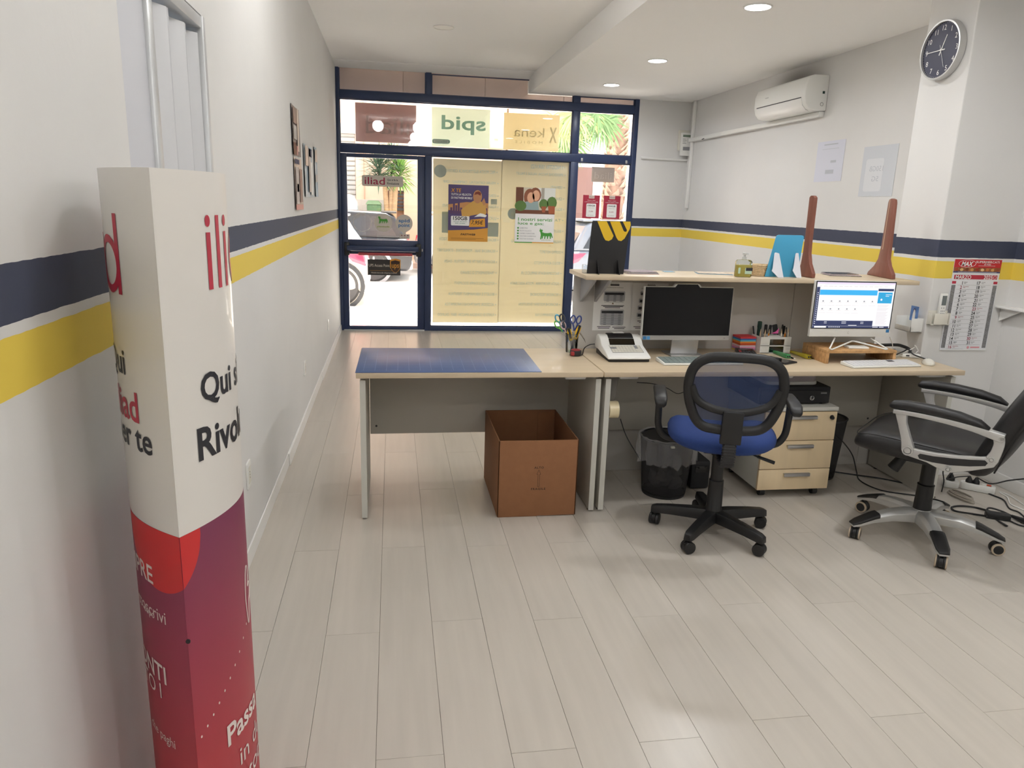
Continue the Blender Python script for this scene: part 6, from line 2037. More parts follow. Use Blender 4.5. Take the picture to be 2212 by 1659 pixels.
for z_, yf, th, w_ in ((.40, -.17, .06, .17), (.44, -.165, .10, .225), (.52, -.185, .125, .245), (.62, -.22, .13, .255), (.72, -.265, .125, .262), (.84, -.325, .12, .265), (.96, -.39, .115, .26), (1.08, -.455, .11, .245), (1.16, -.495, .09, .215), (1.20, -.515, .05, .16)):
    yc = yf - th / 2
    rings.append([(x_ * w_, yc + y_ * th / 2 * 1.15 - (.02 if y_ > 0 else 0) * (1 - abs(x_)) * 1.2, z_) for x_, y_ in ((-1, -.2), (-.86, -.85), (-.4, -1), (0, -1.04), (.4, -1), (.86, -.85), (1, -.2), (1, .4), (.86, .95), (.45, .85), (0, .7), (-.45, .85), (-.86, .95), (-1, .4))])
bo = MB().loft(rings).build('backrest', 'black_leather', ec, world_=False, sm=70)
sd_ = bo.modifiers.new('round', 'SUBSURF')
sd_.levels = sd_.render_levels = 2
for s in (-1, 1):
    MB().tube(sub_cr([(s * .228, -.275, .46), (s * .247, -.32, .6), (s * .254, -.38, .75), (s * .254, -.45, .9), (s * .24, -.535, 1.06)], 5), .004, 6).build('back_seam', 'black_leather', bo, world_=False)
for s in (-1, 1):
    xx = s * .275
    fa = Fr((xx, 0, 0), (0, 1, 0), (0, 0, 1)) if s > 0 else Fr((xx, 0, 0), (0, -1, 0), (0, 0, 1))
    sg = 1 if s > 0 else -1

    def A(y_, z_):
        return (y_ * sg, z_)

    def strip(pts, w_):
        """flat band of varying width along a side outline"""
        P_ = [Vector(p) for p in pts]
        L_, R_ = [], []
        for i, p in enumerate(P_):
            d = (P_[min(i + 1, len(P_) - 1)] - P_[max(i - 1, 0)]).normalized()
            n2 = Vector((-d.y, d.x))
            ww = w_[i] if isinstance(w_, (list, tuple)) else w_
            L_.append(p + n2 * ww)
            R_.append(p - n2 * ww)
        return [A(*p) for p in L_ + R_[::-1]]

    def band(pts, w_, c0=-.016, c1=.016, n=5):
        cr_ = [Vector((p[0], p[1], 0)) for p in pts]
        cr_ = [(v.x, v.y) for v in sub_cr(cr_, n)]
        if isinstance(w_, (list, tuple)):
            ws = []
            for i in range(len(w_) - 1):
                ws += [w_[i] + (w_[i + 1] - w_[i]) * k / n for k in range(n)]
            ws.append(w_[-1])
        else:
            ws = w_
        m_ = MB()
        out2 = strip(cr_, ws)
        n2 = len(out2) // 2
        rings_ = []
        for i in range(n2):
            l_, r_ = out2[i], out2[len(out2) - 1 - i]
            rings_.append([fa.P(l_[0], l_[1], c0), fa.P(r_[0], r_[1], c0), fa.P(r_[0], r_[1], c1), fa.P(l_[0], l_[1], c1)])
        return m_.loft(rings_)
    rail = [(.132, .662), (.05, .664), (-.06, .66), (-.18, .648), (-.29, .628)]
    af = band(rail, [.010, .010, .011, .013, .018], -.02, .02).build('arm_frame', 'silver_paint', ec, world_=False, bevel=.003, sm=50)
    band([(.10, .660), (.088, .61), (.066, .55), (.05, .497)], [.024, .017, .019, .026], -.015, .015).build('front_post', 'silver_paint', af, world_=False, bevel=.003, sm=50)
    band([(-.272, .630), (-.277, .60), (-.272, .56), (-.262, .528)], [.020, .019, .020, .024], -.014, .014).build('rear_post', 'silver_paint', af, world_=False, bevel=.003, sm=50)
    low = [(.055, .515), (.01, .508), (-.06, .510), (-.14, .518), (-.22, .532), (-.275, .548), (-.288, .528), (-.275, .500), (-.20, .466), (-.13, .438), (-.11, .435), (-.09, .440), (-.03, .460), (.05, .472)]
    MB().poly(fa, [A(*p) for p in low], -.010, .012).build('lower_plate', 'silver_paint', af, world_=False, bevel=.004, sm=50)
    sl = [(-.0, .494), (-.05, .495), (-.12, .503), (-.19, .514), (-.24, .524), (-.252, .514), (-.245, .500), (-.19, .484), (-.12, .471), (-.05, .467), (.0, .471), (.008, .484)]
    MB().poly(fa, [A(*p) for p in sl], .0121 if s > 0 else .0121, .0128).build('dark_slot', 'black', af, world_=False, sm=0)
    for y_, z_, r_ in ((.05, .497, .022), (-.283, .628, .012), (-.262, .532, .012), (-.115, .452, .012)):
        MB().ringf(fa, *A(y_, z_), r_ * .72, r_, .012, .021, 20).poly(fa, circ(*A(y_, z_), r_ * .6, 16), .012, .020).build('bolt', 'silver_paint', af, world_=False, bevel=.001)
    pad = []
    for i, (y_, zb_, th, w_) in enumerate(((.150, .676, .018, .018), (.138, .671, .036, .026), (.08, .672, .046, .029), (-.02, .670, .047, .030), (-.12, .663, .045, .029), (-.20, .653, .036, .027), (-.235, .647, .016, .02))):
        c_ = Vector((xx, y_, zb_ + th / 2))
        pad.append([c_ + Vector((w_ * math.cos(2 * math.pi * k / 14), 0, th / 2 * math.sin(2 * math.pi * k / 14) * (1 if math.sin(2 * math.pi * k / 14) > 0 else 1))) for k in range(14)])
    MB().loft(pad).build('arm_pad', 'black_leather', ec, world_=False, sm=70)

# ================================================================ things on the walls
# posters on the left wall


def wall_poster(label, tl, br, base, patches, skew=0.0, cat='poster'):
    a0, b1 = LW.q(*tl)
    a1, b0 = LW.q(*br)
    t = thing('wall_poster', label, cat, (0, (a0 + a1) / 2, (b0 + b1) / 2), group='posters on the left wall')
    w, h = a1 - a0, b1 - b0
    f_ = Fr((0, a0, b0), (0, 1, 0), (0, 0, 1))
    n = 8
    vs_, fs_ = [], []
    for i in range(n + 1):
        for j in range(2):
            c = .002 + .010 * (abs(i / n - .5) * 2) ** 3 * (.4 if j else 1)
            vs_ += [f_.P(w * i / n, h * j, c), f_.P(w * i / n, h * j, c + .0008)]
    for i in range(n):
        k = i * 4
        fs_ += [(k, k + 4, k + 6, k + 2), (k + 1, k + 3, k + 7, k + 5)]
    MB().add(vs_, fs_).build('sheet', base, t, fix=False)
    for j, (x0, y0, x1, y1, mt_) in enumerate(patches):
        MB().fbox(f_, w * x0, w * x1, h * y0, h * y1, .0118, .0128).build('print', mt_, t, sm=0)
    return t


mat('post_fadedred', (206, 136, 128), .4)
mat('post_dark', (120, 106, 108), .4, var=.25, scale=9)
mat('post_cream2', (214, 196, 184), .4, var=.12, scale=9)
mat('post_grey', (168, 164, 166), .4, var=.2, scale=12)
mat('post_bluewash', (170, 190, 206), .4, var=.15, scale=9)
mat('post_brown2', (128, 92, 84), .4, var=.2, scale=10)
wall_poster('long dark patterned poster, upper one on the left wall', (626, 222), (646, 340), 'post_dark', [(.05, .0, .4, .25, 'p_brown'), (.62, .1, .8, .98, 'post_cream2'), (.1, .32, .5, .6, 'post_grey'), (.1, .64, .55, .95, 'post_brown2'), (.45, .02, .6, .2, 'post_fadedred')])
wall_poster('faded strip poster with a red foot, below the dark one', (632, 338), (652, 452), 'post_cream2', [(.05, .88, .6, .97, 'p_navyp'), (.1, .12, .5, .82, 'post_grey'), (0.02, .0, .98, .1, 'post_fadedred'), (.6, .15, .95, .8, 'post_brown2'), (.2, .35, .45, .5, 'p_lilac')])
wall_poster('pale blue torn poster in the middle of the left wall group', (653, 309), (674, 426), 'post_bluewash', [(.1, .6, .45, .98, 'post_cream2'), (.5, .1, .72, .95, 'post_grey'), (.52, .8, .9, .96, 'p_navyp'), (.72, .05, .95, .7, 'paper')])
wall_poster('narrow pale blue poster nearest the shop window', (676, 316), (684.5, 425), 'post_bluewash', [(.1, .7, .9, .95, 'post_cream2'), (.1, .3, .8, .45, 'post_grey')])

# air conditioner
ax0, ax1, az0, az1 = 5.85, 6.72, 2.312, 2.585
ac = thing('air_conditioner', 'white wall-mounted air conditioner high on the right wall', 'air conditioner', (WX, (ax0 + ax1) / 2, az0))
prof = [(0, 0), (0, az1 - az0), (.13, az1 - az0), (.175, az1 - az0 - .02), (.198, az1 - az0 - .08), (.198, .10), (.185, .05), (.15, .012), (.10, 0)]
rings = [[(WX - d - .001, y_, az0 + z_) for d, z_ in prof] for y_ in (ax0, ax1)]
MB().loft(rings).build('casing', 'white_plastic', ac, bevel=.008, sm=50)
MB().loft([[(WX - d - .001, y_, az0 + z_) for d, z_ in ((.12, -.004), (.155, .008), (.188, .046), (.2, .095), (.196, .096), (.18, .05), (.14, .016))] for y_ in (ax0 + .05, ax1 - .05)]).build('louvre', 'white_trim', ac, bevel=.002)
MB().box(WX - .1515, WX - .145, ax0 + .05, ax1 - .05, az0 + .007, az0 + .012).build('air_slot', 'black', ac)
fq = Fr((WX - .199, 0, 0), (0, -1, 0), (0, 0, 1))
MB().box(WX - .2015, WX - .196, ax0 + .055, ax1 - .055, az0 + .098, az0 + .104).build('panel_gap', 'dark_print', ac)
MB().frect(fq, -(ax1 - .20), -(ax1 - .26), az0 + .165, az0 + .172, .0006).build('badge', 'silver', ac, sm=0)
fe = Fr((0, ax0, 0), (1, 0, 0), (0, 0, 1))
MB().frect(fe, WX - .05, WX - .03, az0 + .13, az0 + .15, .001).build('label_patch', 'p_darkgreen', ac, sm=0)
MB().ringf(fe, WX - .045, az0 + .05, .012, .014, .0, .001, 16).build('mark', 'dark_print', ac, sm=0)
# cable trunking and conduit
tr = thing('cable_trunking', 'white cable trunking running from the air conditioner to the front corner', 'trunking', (WX, 7.6, 2.32))
MB().box(WX - .05, WX - .001, ax0 + .02, 8.62, 2.27, 2.31).build('duct', 'white_plastic', tr, bevel=.004)
MB().box(WX - .035, WX - .001, 8.56, 8.60, 1.52, 2.27).build('drop', 'white_trim', tr, bevel=.004)
MB().box(WX - .035, WX - .001, 8.56, 8.60, 2.31, SZ - .002).build('riser', 'white_trim', tr, bevel=.004)
MB().cyl((WX - .055, 8.15, 2.275), (WX - .08, 8.15, 2.262), .004, n=8).build('cable_clip', 'black', tr)
FW = Fr((0, D - .04, 0), (1, 0, 0), (0, 0, 1))
a0, b1 = FW.q(1465, 287)
a1, b0 = FW.q(1491, 338)
em_ = thing('electricity_meter', 'small white electricity meter box on the front wall', 'meter', ((a0 + a1) / 2, D - .04, b0))
MB().fbox(FW, a0, a1 - .02, b0 + .06, b1 + .03, .001, .03).build('back_plate', 'offwhite', em_, bevel=.004)
MB().fbox(FW, a0 + .02, a1, b0, b1, .031, .075).build('case', 'white_plastic', em_, bevel=.008)
w_ = a1 - a0 - .02
MB().fbox(FW, a0 + .035, a1 - .015, b1 - .05, b1 - .025, .075, .077).build('display', mat('lcd', (120, 136, 118), .3), em_)
MB().fbox(FW, a0 + .045, a1 - .04, b0 + .06, b0 + .10, .075, .078).build('switch_block', 'grey_print', em_)
m = MB()
for k in range(4):
    m.fbox(FW, a0 + .035, a0 + .07 + .01 * (k % 2), b1 - .075 - k * .016, b1 - .07 - k * .016, .075, .076)
m.build('fine_print', 'grey_print', em_, sm=0, kind='stuff')
a2, b2_ = FW.q(1384, 341)
t = MB().tube(sub_cr([FW.P(a2, b2_, .014), FW.P((a2 + a0) / 2, b2_ - .003, .014), FW.P(a1 - .06, b2_ - .005, .014), FW.P(a1 + .04, b2_ + .02, .014), FW.P(a1 + .10, b2_ + .14, .014), FW.P(a1 + .12, b1 + .0, .014)], 7), .013, 10).build('conduit', 'white_trim')
tag(t, 'white conduit pipe curving under the meter box', 'conduit')
# alarm keypad
a0, b1 = RW.q(1491, 432, .03)
fk_ = FW
a0, b1 = FW.q(1489.5, 431)
a1, b0 = FW.q(1511, 488)
kp = thing('alarm_panel', 'black panel on a cream plate near the front corner', 'panel', ((a0 + a1) / 2, D - .04, b0))
MB().fbox(FW, a0, a1, b0, b1, .001, .03).build('plate', 'offwhite', kp, bevel=.004)
MB().fbox(FW, a0 + .015, a1 - .02, b0 + .04, b1 - .045, .03, .045).build('face', 'dark_print', kp, bevel=.003)

# papers on the right wall
mat('paper_blue', (214, 216, 228), .6)
mat('paper_faint', (206, 210, 216), .6)
mat('faint_print', (188, 192, 200), .7)
t, f, w, h = sheet('wall_notice', 'white notice sheet under the air conditioner on the right wall', 'notice', RW, (1768, 308), (1816, 391), .001, .001, 'paper_blue')
MB().frect(f, -w * .5, w * .5, h * .8, h * .86, .0014).frect(f, w * .1, w * .5, -h * .08, h * .04, .0014).frect(f, -w * .2, w * .4, -h * .62, -h * .42, .0014).frect(f, -w * .6, w * .6, h * .6, h * .62, .0014).build('faint_print', 'faint_print', t, sm=0, kind='stuff')
t, f, w, h = sheet('wall_notice', 'faded grey printed sheet beside the pillar on the right wall', 'notice', RW, (1868, 318), (1926, 424), .001, .001, 'paper_faint')
MB().poly(f, rrect(-w * .75, w * .3, -h * .8, h * .5, .02), .001, .0014).build('pale_panel', mat('faint_panel', (220, 222, 226), .7), t, sm=0)
MB().text(f, '150GB', -w * .1, h * .1, w=w * .8, h=h * .2, c=.0018, mirror=True).text(f, '5G', -w * .1, -h * .3, w=w * .4, h=h * .2, c=.0018, mirror=True).build('lettering', 'faint_print', t, sm=0, kind='stuff')

# clock on the pillar
cy_, cz_ = PS.q(2030, 108, .04)
ck = thing('wall_clock', 'round clock with a navy dial and silver rim on the pillar', 'clock', (PX0, -cy_, cz_))
f = PS.sub(cy_, cz_)
cr0 = .153
MB().lathe(f.P(0, 0, .001), [(cr0 * .97, 0), (cr0, .006), (cr0, .036), (cr0 * .985, .042), (cr0 * .93, .042), (cr0 * .925, .030)], 48, f.n, cap=False).build('rim', 'silver_paint', ck)
MB().poly(f, circ(0, 0, cr0 * .94, 48), .026, .030).build('dial', mat('dial_navy', (52, 54, 76), .5), ck, sm=0)
m = MB()
for k in range(1, 13):
    an = math.pi / 2 - k * math.pi / 6
    m.text(f, str(k), cr0 * .745 * math.cos(an), cr0 * .745 * math.sin(an), h=.026, c=.0306)
m.build('numerals', 'ink_white', ck, sm=0, kind='stuff')
m = MB()
for k in range(60):
    an = k * math.pi / 30
    m.flat(f, circ(cr0 * .89 * math.cos(an), cr0 * .89 * math.sin(an), .0014, 6), .0306)
m.build('minute_dots', 'ink_white', ck, sm=0, kind='stuff')


def hand(nm, an, l, tail, w_, c):
    d = Vector((math.cos(an), math.sin(an)))
    n2 = Vector((-d.y, d.x)) * w_
    p0, p1 = -d * tail, d * l
    MB().poly(f, [tuple(p0 - n2), tuple(p1 - n2 * .7), tuple(p1 + n2 * .7), tuple(p0 + n2)], c, c + .001).build(nm, 'ink_white', ck, sm=0)


hand('hour_hand', math.pi / 2 - R(22.5), cr0 * .52, .028, .0032, .031)
hand('minute_hand', math.pi / 2 - R(270), cr0 * .72, .03, .0026, .0325)
hand('second_hand', math.pi / 2 - R(156), cr0 * .66, .03, .0008, .034)
MB().poly(f, circ(0, 0, .006, 14), .031, .036).build('hand_hub', 'ink_white', ck)

# calendar
f0 = PF
a0, b1 = f0.q(2063, 559.5, .003)
a1, _ = f0.q(2164.5, 562, .003)
_, b0 = f0.q(2085, 755, .003)
f = PF.sub((a0 + a1) / 2, (b0 + b1) / 2, .002)
w, h = (a1 - a0) / 2, (b1 - b0) / 2
cl_ = thing('wall_calendar', 'March wall calendar with a red heading hanging on the pillar', 'calendar', f.o)
MB().fbox(f, -w, w, -h, h, 0, .003).build('page', mat('cal_paper', (228, 229, 232), .6), cl_)
mat('cal_red', (196, 40, 52), .5)
mat('cal_crimson', (186, 46, 70), .5)
mat('cal_navy', (64, 70, 120), .5)
mat('cal_grey', (128, 128, 130), .6, var=.35, scale=180)
hd = h - 2 * h * .145
MB().frect(f, -w, w, h - 2 * h * .105, h, .0034).build('heading', 'cal_red', cl_, sm=0)
MB().frect(f, -w, w, h - 2 * h * .130, h - 2 * h * .088, .0038).build('food_photo', mat('food', (150, 92, 58), .5, var=.5, scale=70), cl_, sm=0)
for k in range(9):
    MB().flat(f, circ(-w * .88 + k * w * .22, h - 2 * h * (.108 + .004 * (k % 2)), .011, 12, .008), .0041).build('food_item', mat('food%d' % k, ((176, 70, 46), (216, 180, 120), (120, 60, 40), (206, 150, 88), (160, 50, 40), (228, 196, 140), (196, 120, 70), (210, 160, 96), (150, 76, 50))[k], .5), cl_, sm=0)
MB().frect(f, -w, w, hd, h - 2 * h * .130, .0038).build('address_band', 'cal_navy', cl_, sm=0)
MB().frect(f, -w * .92, w * .92, h - 2 * h * .215, h - 2 * h * .168, .0034).build('month_band', 'cal_crimson', cl_, sm=0)
m = MB().text(f, 'MARZO', -w * .86, h - 2 * h * .192, w=w * .66, h=.021, c=.0042, al='L', bold=.01).text(f, '2025', w * .72, h - 2 * h * .192, w=w * .38, h=.021, c=.0042, al='R', bold=.015)
m.text(f, 'SUPERMERCATI', w * .4, h - 2 * h * .026, w=w * 1.0, h=.012, c=.0042, bold=.01).text(f, 'di Nuki', w * .4, h - 2 * h * .050, w=w * .28, h=.011, c=.0042).text(f, 'MAX', -w * .46, h - 2 * h * .048, w=w * .5, h=.026, c=.0046, bold=.03, shear=.25)
m.frect(f, w * .02, w * .74, h - 2 * h * .068, h - 2 * h * .065, .0042).frect(f, -w * .8, w * .85, h - 2 * h * .140, h - 2 * h * .137, .0042)
m.build('white_lettering', 'ink_white', cl_, sm=0, kind='stuff')
fo = f.sub(-w * .46, h - 2 * h * .046)
pts_o = [(w * .36 * math.cos(2 * math.pi * k / 32), .02 * math.sin(2 * math.pi * k / 32)) for k in range(32)]
MB().tube([fo.P(x_, y_, .0044) for x_, y_ in pts_o], .0009, 5, closed=True).build('logo_oval', 'ink_white', cl_)
MB().ringf(f, w * .82, h - 2 * h * .192, .008, .0095, .0036, .0042, 16).build('logo_ring', 'ink_white', cl_)
days = ['Sabato', 'Domenica', 'Luned\u00ec', 'Marted\u00ec', 'Mercoled\u00ec', 'Gioved\u00ec', 'Venerd\u00ec']
top = h - 2 * h * .232
rowh = (top + h * .985) / 16
mk, mr_, mg = MB(), MB(), MB()
for dday in range(1, 32):
    col, row = (0, dday - 1) if dday <= 16 else (1, dday - 17)
    y_ = top - (row + .5) * rowh
    x_ = (-w * .60 if col == 0 else w * .16)
    red = dday in (2, 9, 16, 23, 30)
    (mr_ if red else mk).text(f, str(dday), x_ + .012, y_, h=rowh * .74, c=.004, al='R', bold=.015)
    (mr_ if red else mk).text(f, days[(dday - 1) % 7], x_ + .02, y_ + rowh * .2, h=rowh * .24, c=.004, al='L')
    (mr_ if red else mk).frect(f, x_ + .02, x_ + .034, y_ - rowh * .12, y_ - rowh * .06, .004)
    mg.frect(f, -w * .74 if col == 0 else w * .0, -w * .0 if col == 0 else w * .7, y_ - rowh * .5, y_ - rowh * .46, .0038)
mk.build('day_numerals', 'ink_black', cl_, sm=0, kind='stuff')
mr_.build('sunday_numerals', 'ink_red', cl_, sm=0, kind='stuff')
mg.build('row_rules', 'grey_print', cl_, sm=0, kind='stuff')
for s in (-1, 1):
    MB().frect(f, *sorted((s * w * .80, s * w * .97)), -h * .96, top - rowh * 1.0, .0036).build('side_table', 'cal_grey', cl_, sm=0)
    MB().frect(f, *sorted((s * w * .80, s * w * .97)), top - rowh * .7, top - rowh * .1, .0036).build('side_heading', 'cal_crimson', cl_, sm=0)
MB().flat(f, circ(w * .2, -h * .95, .008, 14), .004).frect(f, w * .3, w * .7, -h * .965, -h * .93, .004).build('footer_mark', mat('cal_pink', (226, 160, 168), .6), cl_, sm=0, kind='stuff')
MB().fbox(f, -w, w, -h - .004, -h, -.001, .004).build('binding_strip', 'white_plastic', cl_)

# remote control in its holder
a0, b1 = PF.q(2028, 634, .02)
a1, b0 = PF.q(2044, 690, .02)
hx0, hz1 = PF.q(2010, 676, .02)
hx1, hz0 = PF.q(2046, 702, .02)
rh = thing('remote_holder', 'cream plastic wall holder for the remote control', 'holder', ((hx0 + hx1) / 2, PY0, hz0))
MB().fbox(PF, hx0, hx1, hz0, hz1 + .012, .001, .006).fbox(PF, hx0, hx1, hz0, hz0 + .004, .006, .034).fbox(PF, hx0, hx0 + .004, hz0, hz1, .006, .034).fbox(PF, hx1 - .004, hx1, hz0, hz1, .006, .034).fbox(PF, hx0 + .02, hx1 - .012, hz0, hz1 - .002, .030, .034).build('pocket', 'offwhite', rh, bevel=.001)
rc = thing('remote_control', 'white remote control with a grey display in the wall holder', 'remote', ((a0 + a1) / 2, PY0 - .015, hz0))
f = Fr(PF.P((a0 + a1) / 2, hz0 + .005, .008), PF.r, PF.u)
hh_ = b1 - hz0 - .005
MB().fbox(f, -.022, .022, 0, hh_, 0, .018).build('case', 'white_plastic', rc, bevel=.005)
MB().fbox(f, -.014, .014, hh_ * .62, hh_ * .93, .018, .019).build('display', mat('remote_lcd', (108, 116, 116), .3), rc)
m = MB()
for x_, y_ in ((-.010, .53), (.004, .53), (-.01, .43), (0, .43), (.01, .43), (-.01, .35), (0, .35), (.01, .35)):
    m.poly(f, circ(x_, hh_ * y_, .003, 10), .018, .0192)
m.build('buttons', 'grey_print', rc, kind='stuff')

# tray and picture card on the pillar's side
a0, b1 = PS.q(1950, 679, .0)
f = PS
ya, zb_ = PS.q(1985, 712, 0)
y_c = -3.80
tz0, tz1 = PS.q(1975, 714)[1], PS.q(1975, 684)[1]
wt = thing('wall_tray', 'white plastic tray fixed to the side of the pillar', 'tray', (PX0, 3.80, tz0))
MB().fbox(PS, y_c - .075, y_c + .06, tz0, tz0 + .004, .001, .075).fbox(PS, y_c - .075, y_c + .06, tz0, tz1, .001, .004).fbox(PS, y_c - .075, y_c - .071, tz0, tz1, .004, .075).fbox(PS, y_c + .056, y_c + .06, tz0, tz1, .004, .075).fbox(PS, y_c - .075, y_c + .06, tz0, tz0 + .03, .071, .075).build('tray', 'white_plastic', wt, bevel=.001)
ca0, cb1 = PS.q(1969, 648, .02)
ca1, cb0 = PS.q(1979, 678, .02)
f = PS.sub(y_c + .0, tz1 + .022, .02)
pcd = thing('picture_card', 'small blue picture card with a robed figure in the wall tray', 'card', f.o)
MB().fbox(f, -.032, .032, -.042, .042, 0, .001).build('card', mat('card_blue', (86, 128, 190), .4, var=.2, scale=20), pcd)
MB().flat(f, [(-.012, -.036), (.012, -.036), (.010, .0), (.006, .018), (0, .026), (-.006, .018), (-.010, 0)], .0014).build('printed_robe', 'paper', pcd, sm=0)
MB().flat(f, [(-.012, .0), (-.009, .024), (0, .034), (.009, .024), (.012, 0), (.006, .018), (0, .024), (-.006, .018)], .0017).build('printed_veil', 'cal_navy', pcd, sm=0)

# white shelf at the right edge
sx_, sz_ = PF.q(2150, 655)[0], PF.q(2180, 660)[1]
ws = thing('wall_shelf', 'white wall shelf at the right edge beside the calendar', 'shelf', (3.98, PY0, sz_))
MB().box(sx_, WX - .002, PY0 - .20, PY0 - .002, sz_ - .012, sz_).build('board', 'white_trim', ws, bevel=.002)
MB().add([(sx_ + .04, PY0 - .002, sz_ - .012), (sx_ + .04, PY0 - .15, sz_ - .012), (sx_ + .04, PY0 - .002, sz_ - .09), (sx_ + .052, PY0 - .002, sz_ - .012), (sx_ + .052, PY0 - .15, sz_ - .012), (sx_ + .052, PY0 - .002, sz_ - .09)],
         [(0, 1, 2), (5, 4, 3), (0, 3, 4, 1), (1, 4, 5, 2), (2, 5, 3, 0)]).build('bracket', 'white_trim', ws)

# ================================================================ cables and sockets on the floor
mat('orange_red', (206, 84, 50), .4)


def strip(label, p0, p1, n, sw):
    a_, b_ = at(*p0, 2, .02), at(*p1, 2, .02)
    an = math.atan2(b_.y - a_.y, b_.x - a_.x)
    L_ = (b_ - a_).length
    t = thing('power_strip', label, 'power strip', ((a_ + b_) / 2 * Vector((1, 1, 0)) if False else ((a_.x + b_.x) / 2, (a_.y + b_.y) / 2, 0)))
    fl_ = local((a_.x, a_.y, 0), an)
    MB().poly(fl_, rrect(0, L_, -.03, .03, .02), .001, .04).build('case', 'white_plastic', t, bevel=.005)
    for k in range(n):
        x_ = .04 + k * (L_ - .08 - (.04 if sw else 0)) / max(1, n - 1)
        s_ = MB().poly(fl_, circ(x_, 0, .021, 20), .040, .0405).build('outlet', 'offwhite', t)
        m_ = MB()
        for dy in (-.008, 0, .008):
            m_.poly(fl_, circ(x_ + dy, 0, .0025, 8), .0405, .0408)
        m_.build('pin_holes', 'black', s_, kind='stuff')
    if sw:
        MB().fbox(fl_, L_ - .045, L_ - .022, -.008, .008, .040, .046).build('switch', 'orange_red', t, bevel=.002)
    return fl_, L_


f1, L1 = strip('white power strip with a red switch on the floor behind the armchair', (2074, 1045), (2150, 1060), 4, True)
f2, L2 = strip('short white power strip in the shadow behind the armchair column', (2036, 1042), (2070, 1046), 2, False)


def plug(label, fl_, x_, hgt=.035):
    t = thing('plug', label, 'plug', fl_.P(x_, 0, .041), group='black plugs in the power strips')
    MB().lathe(fl_.P(x_, 0, .0412), [(.018, 0), (.018, .012), (.011, .024), (.006, hgt)], 18).build('body', 'black', t)
    return fl_.P(x_, 0, .041 + hgt)


pg1 = plug('black plug at the end of the red-switch power strip', f1, .04)
pg2 = plug('black plug next to the red switch of the power strip', f1, .04 + 2 * (L1 - .12) / 3)
pg3 = plug('black plug, left one in the short power strip', f2, .04)
pg4 = plug('black plug, right one in the short power strip', f2, L2 - .04)


def fz0(px, py, z=.004):
    return at(px, py, 2, z)


def cord(label, pts, r_, mt_, sub=7):
    return tag(MB().tube(sub_cr(pts, sub), r_, 7).build('floor_cable', mt_), label, 'cable')


cord('black cord crossing to the right edge from the power strip', [pg2, fz0(2140, 1045, .06), fz0(2178, 1038, .09), fz0(2215, 1034, .10)], .004, 'cord_black')
cord('black cord arching over the red-switch power strip', [pg1 + Vector((0, 0, 0)), fz0(2070, 1030, .09), fz0(2045, 1035, .09), pg4 + Vector((0, 0, .02)), pg4], .0035, 'cord_black')
cord('black cord hooking out of the short power strip', [pg3, pg3 + Vector((-.02, .01, .04)), pg3 + Vector((-.06, .0, .02)), pg3 + Vector((-.07, -.03, -.03)), fz0(2034, 1062)], .0035, 'cord_black')
cord('black cord winding across the floor right of the armchair', [fz0(2125, 1062), fz0(2145, 1070), fz0(2168, 1080), fz0(2180, 1098), fz0(2200, 1106), fz0(2214, 1118)], .004, 'cord_black')
cord('white cord lying in a curve at the right edge', [fz0(2160, 1064), fz0(2176, 1074), fz0(2182, 1088), fz0(2198, 1096), fz0(2214, 1103)], .0035, 'cord_white')
cord('white cord running to the right edge above the curved one', [fz0(2158, 1062), fz0(2180, 1070), fz0(2214, 1092)], .003, 'cord_white')
cord('black looped cord of the power adapter on the floor', [fz0(2140, 1105, .02), fz0(2110, 1097), fz0(2075, 1093), fz0(2056, 1096), fz0(2064, 1104), fz0(2100, 1110), fz0(2132, 1115, .02)], .0055, 'cord_black')
cord('black cord trailing from the pedestal along the desk foot', [fz0(1800, 935, .30), fz0(1824, 958, .18), fz0(1842, 985, .06), fz0(1850, 1018), fz0(1858, 1038), fz0(1900, 1058), fz0(1960, 1068), fz0(2020, 1074)], .0035, 'cord_black')
cord('black cord lying straight under the long desk', [fz0(1795, 1018), fz0(1850, 1026), fz0(1900, 1033), fz0(1950, 1043)], .004, 'cord_black')
cord('thin black cord hanging below the long desk beside the lined bin', [P(1340, 905, 3.45), P(1352, 940, 3.46), P(1372, 975, 3.46), fz0(1392, 1005, .03)], .0025, 'cord_black')
cord('thin black cord sagging under the desk top', [P(1376, 826, 3.5), P(1410, 829, 3.5), P(1440, 838, 3.5), P(1462, 850, 3.5), P(1480, 846, 3.55)], .0022, 'cord_black')
# bundled grey cable
c_ = fz0(2075, 1075)
bd_ = thing('cable_bundle', 'bundled pale grey cable coil on the floor by the power strip', 'cable', (c_.x, c_.y, 0))
for k in range(7):
    an = math.atan2(fz0(2100, 1085).y - fz0(2055, 1065).y, fz0(2100, 1085).x - fz0(2055, 1065).x)
    e = Vector((math.cos(an), math.sin(an), 0))
    s_ = Vector((-e.y, e.x, 0))
    MB().tube([Vector((c_.x, c_.y, .005 + .004 * k)) + e * ((.085 - .003 * k) * math.cos(2 * math.pi * j / 24)) + s_ * ((.022 + .004 * (k % 3)) * math.sin(2 * math.pi * j / 24)) for j in range(24)], .003, 6, closed=True).build('loop', mat('cord_grey', (176, 168, 156), .6) if k == 0 else 'cord_grey', bd_)
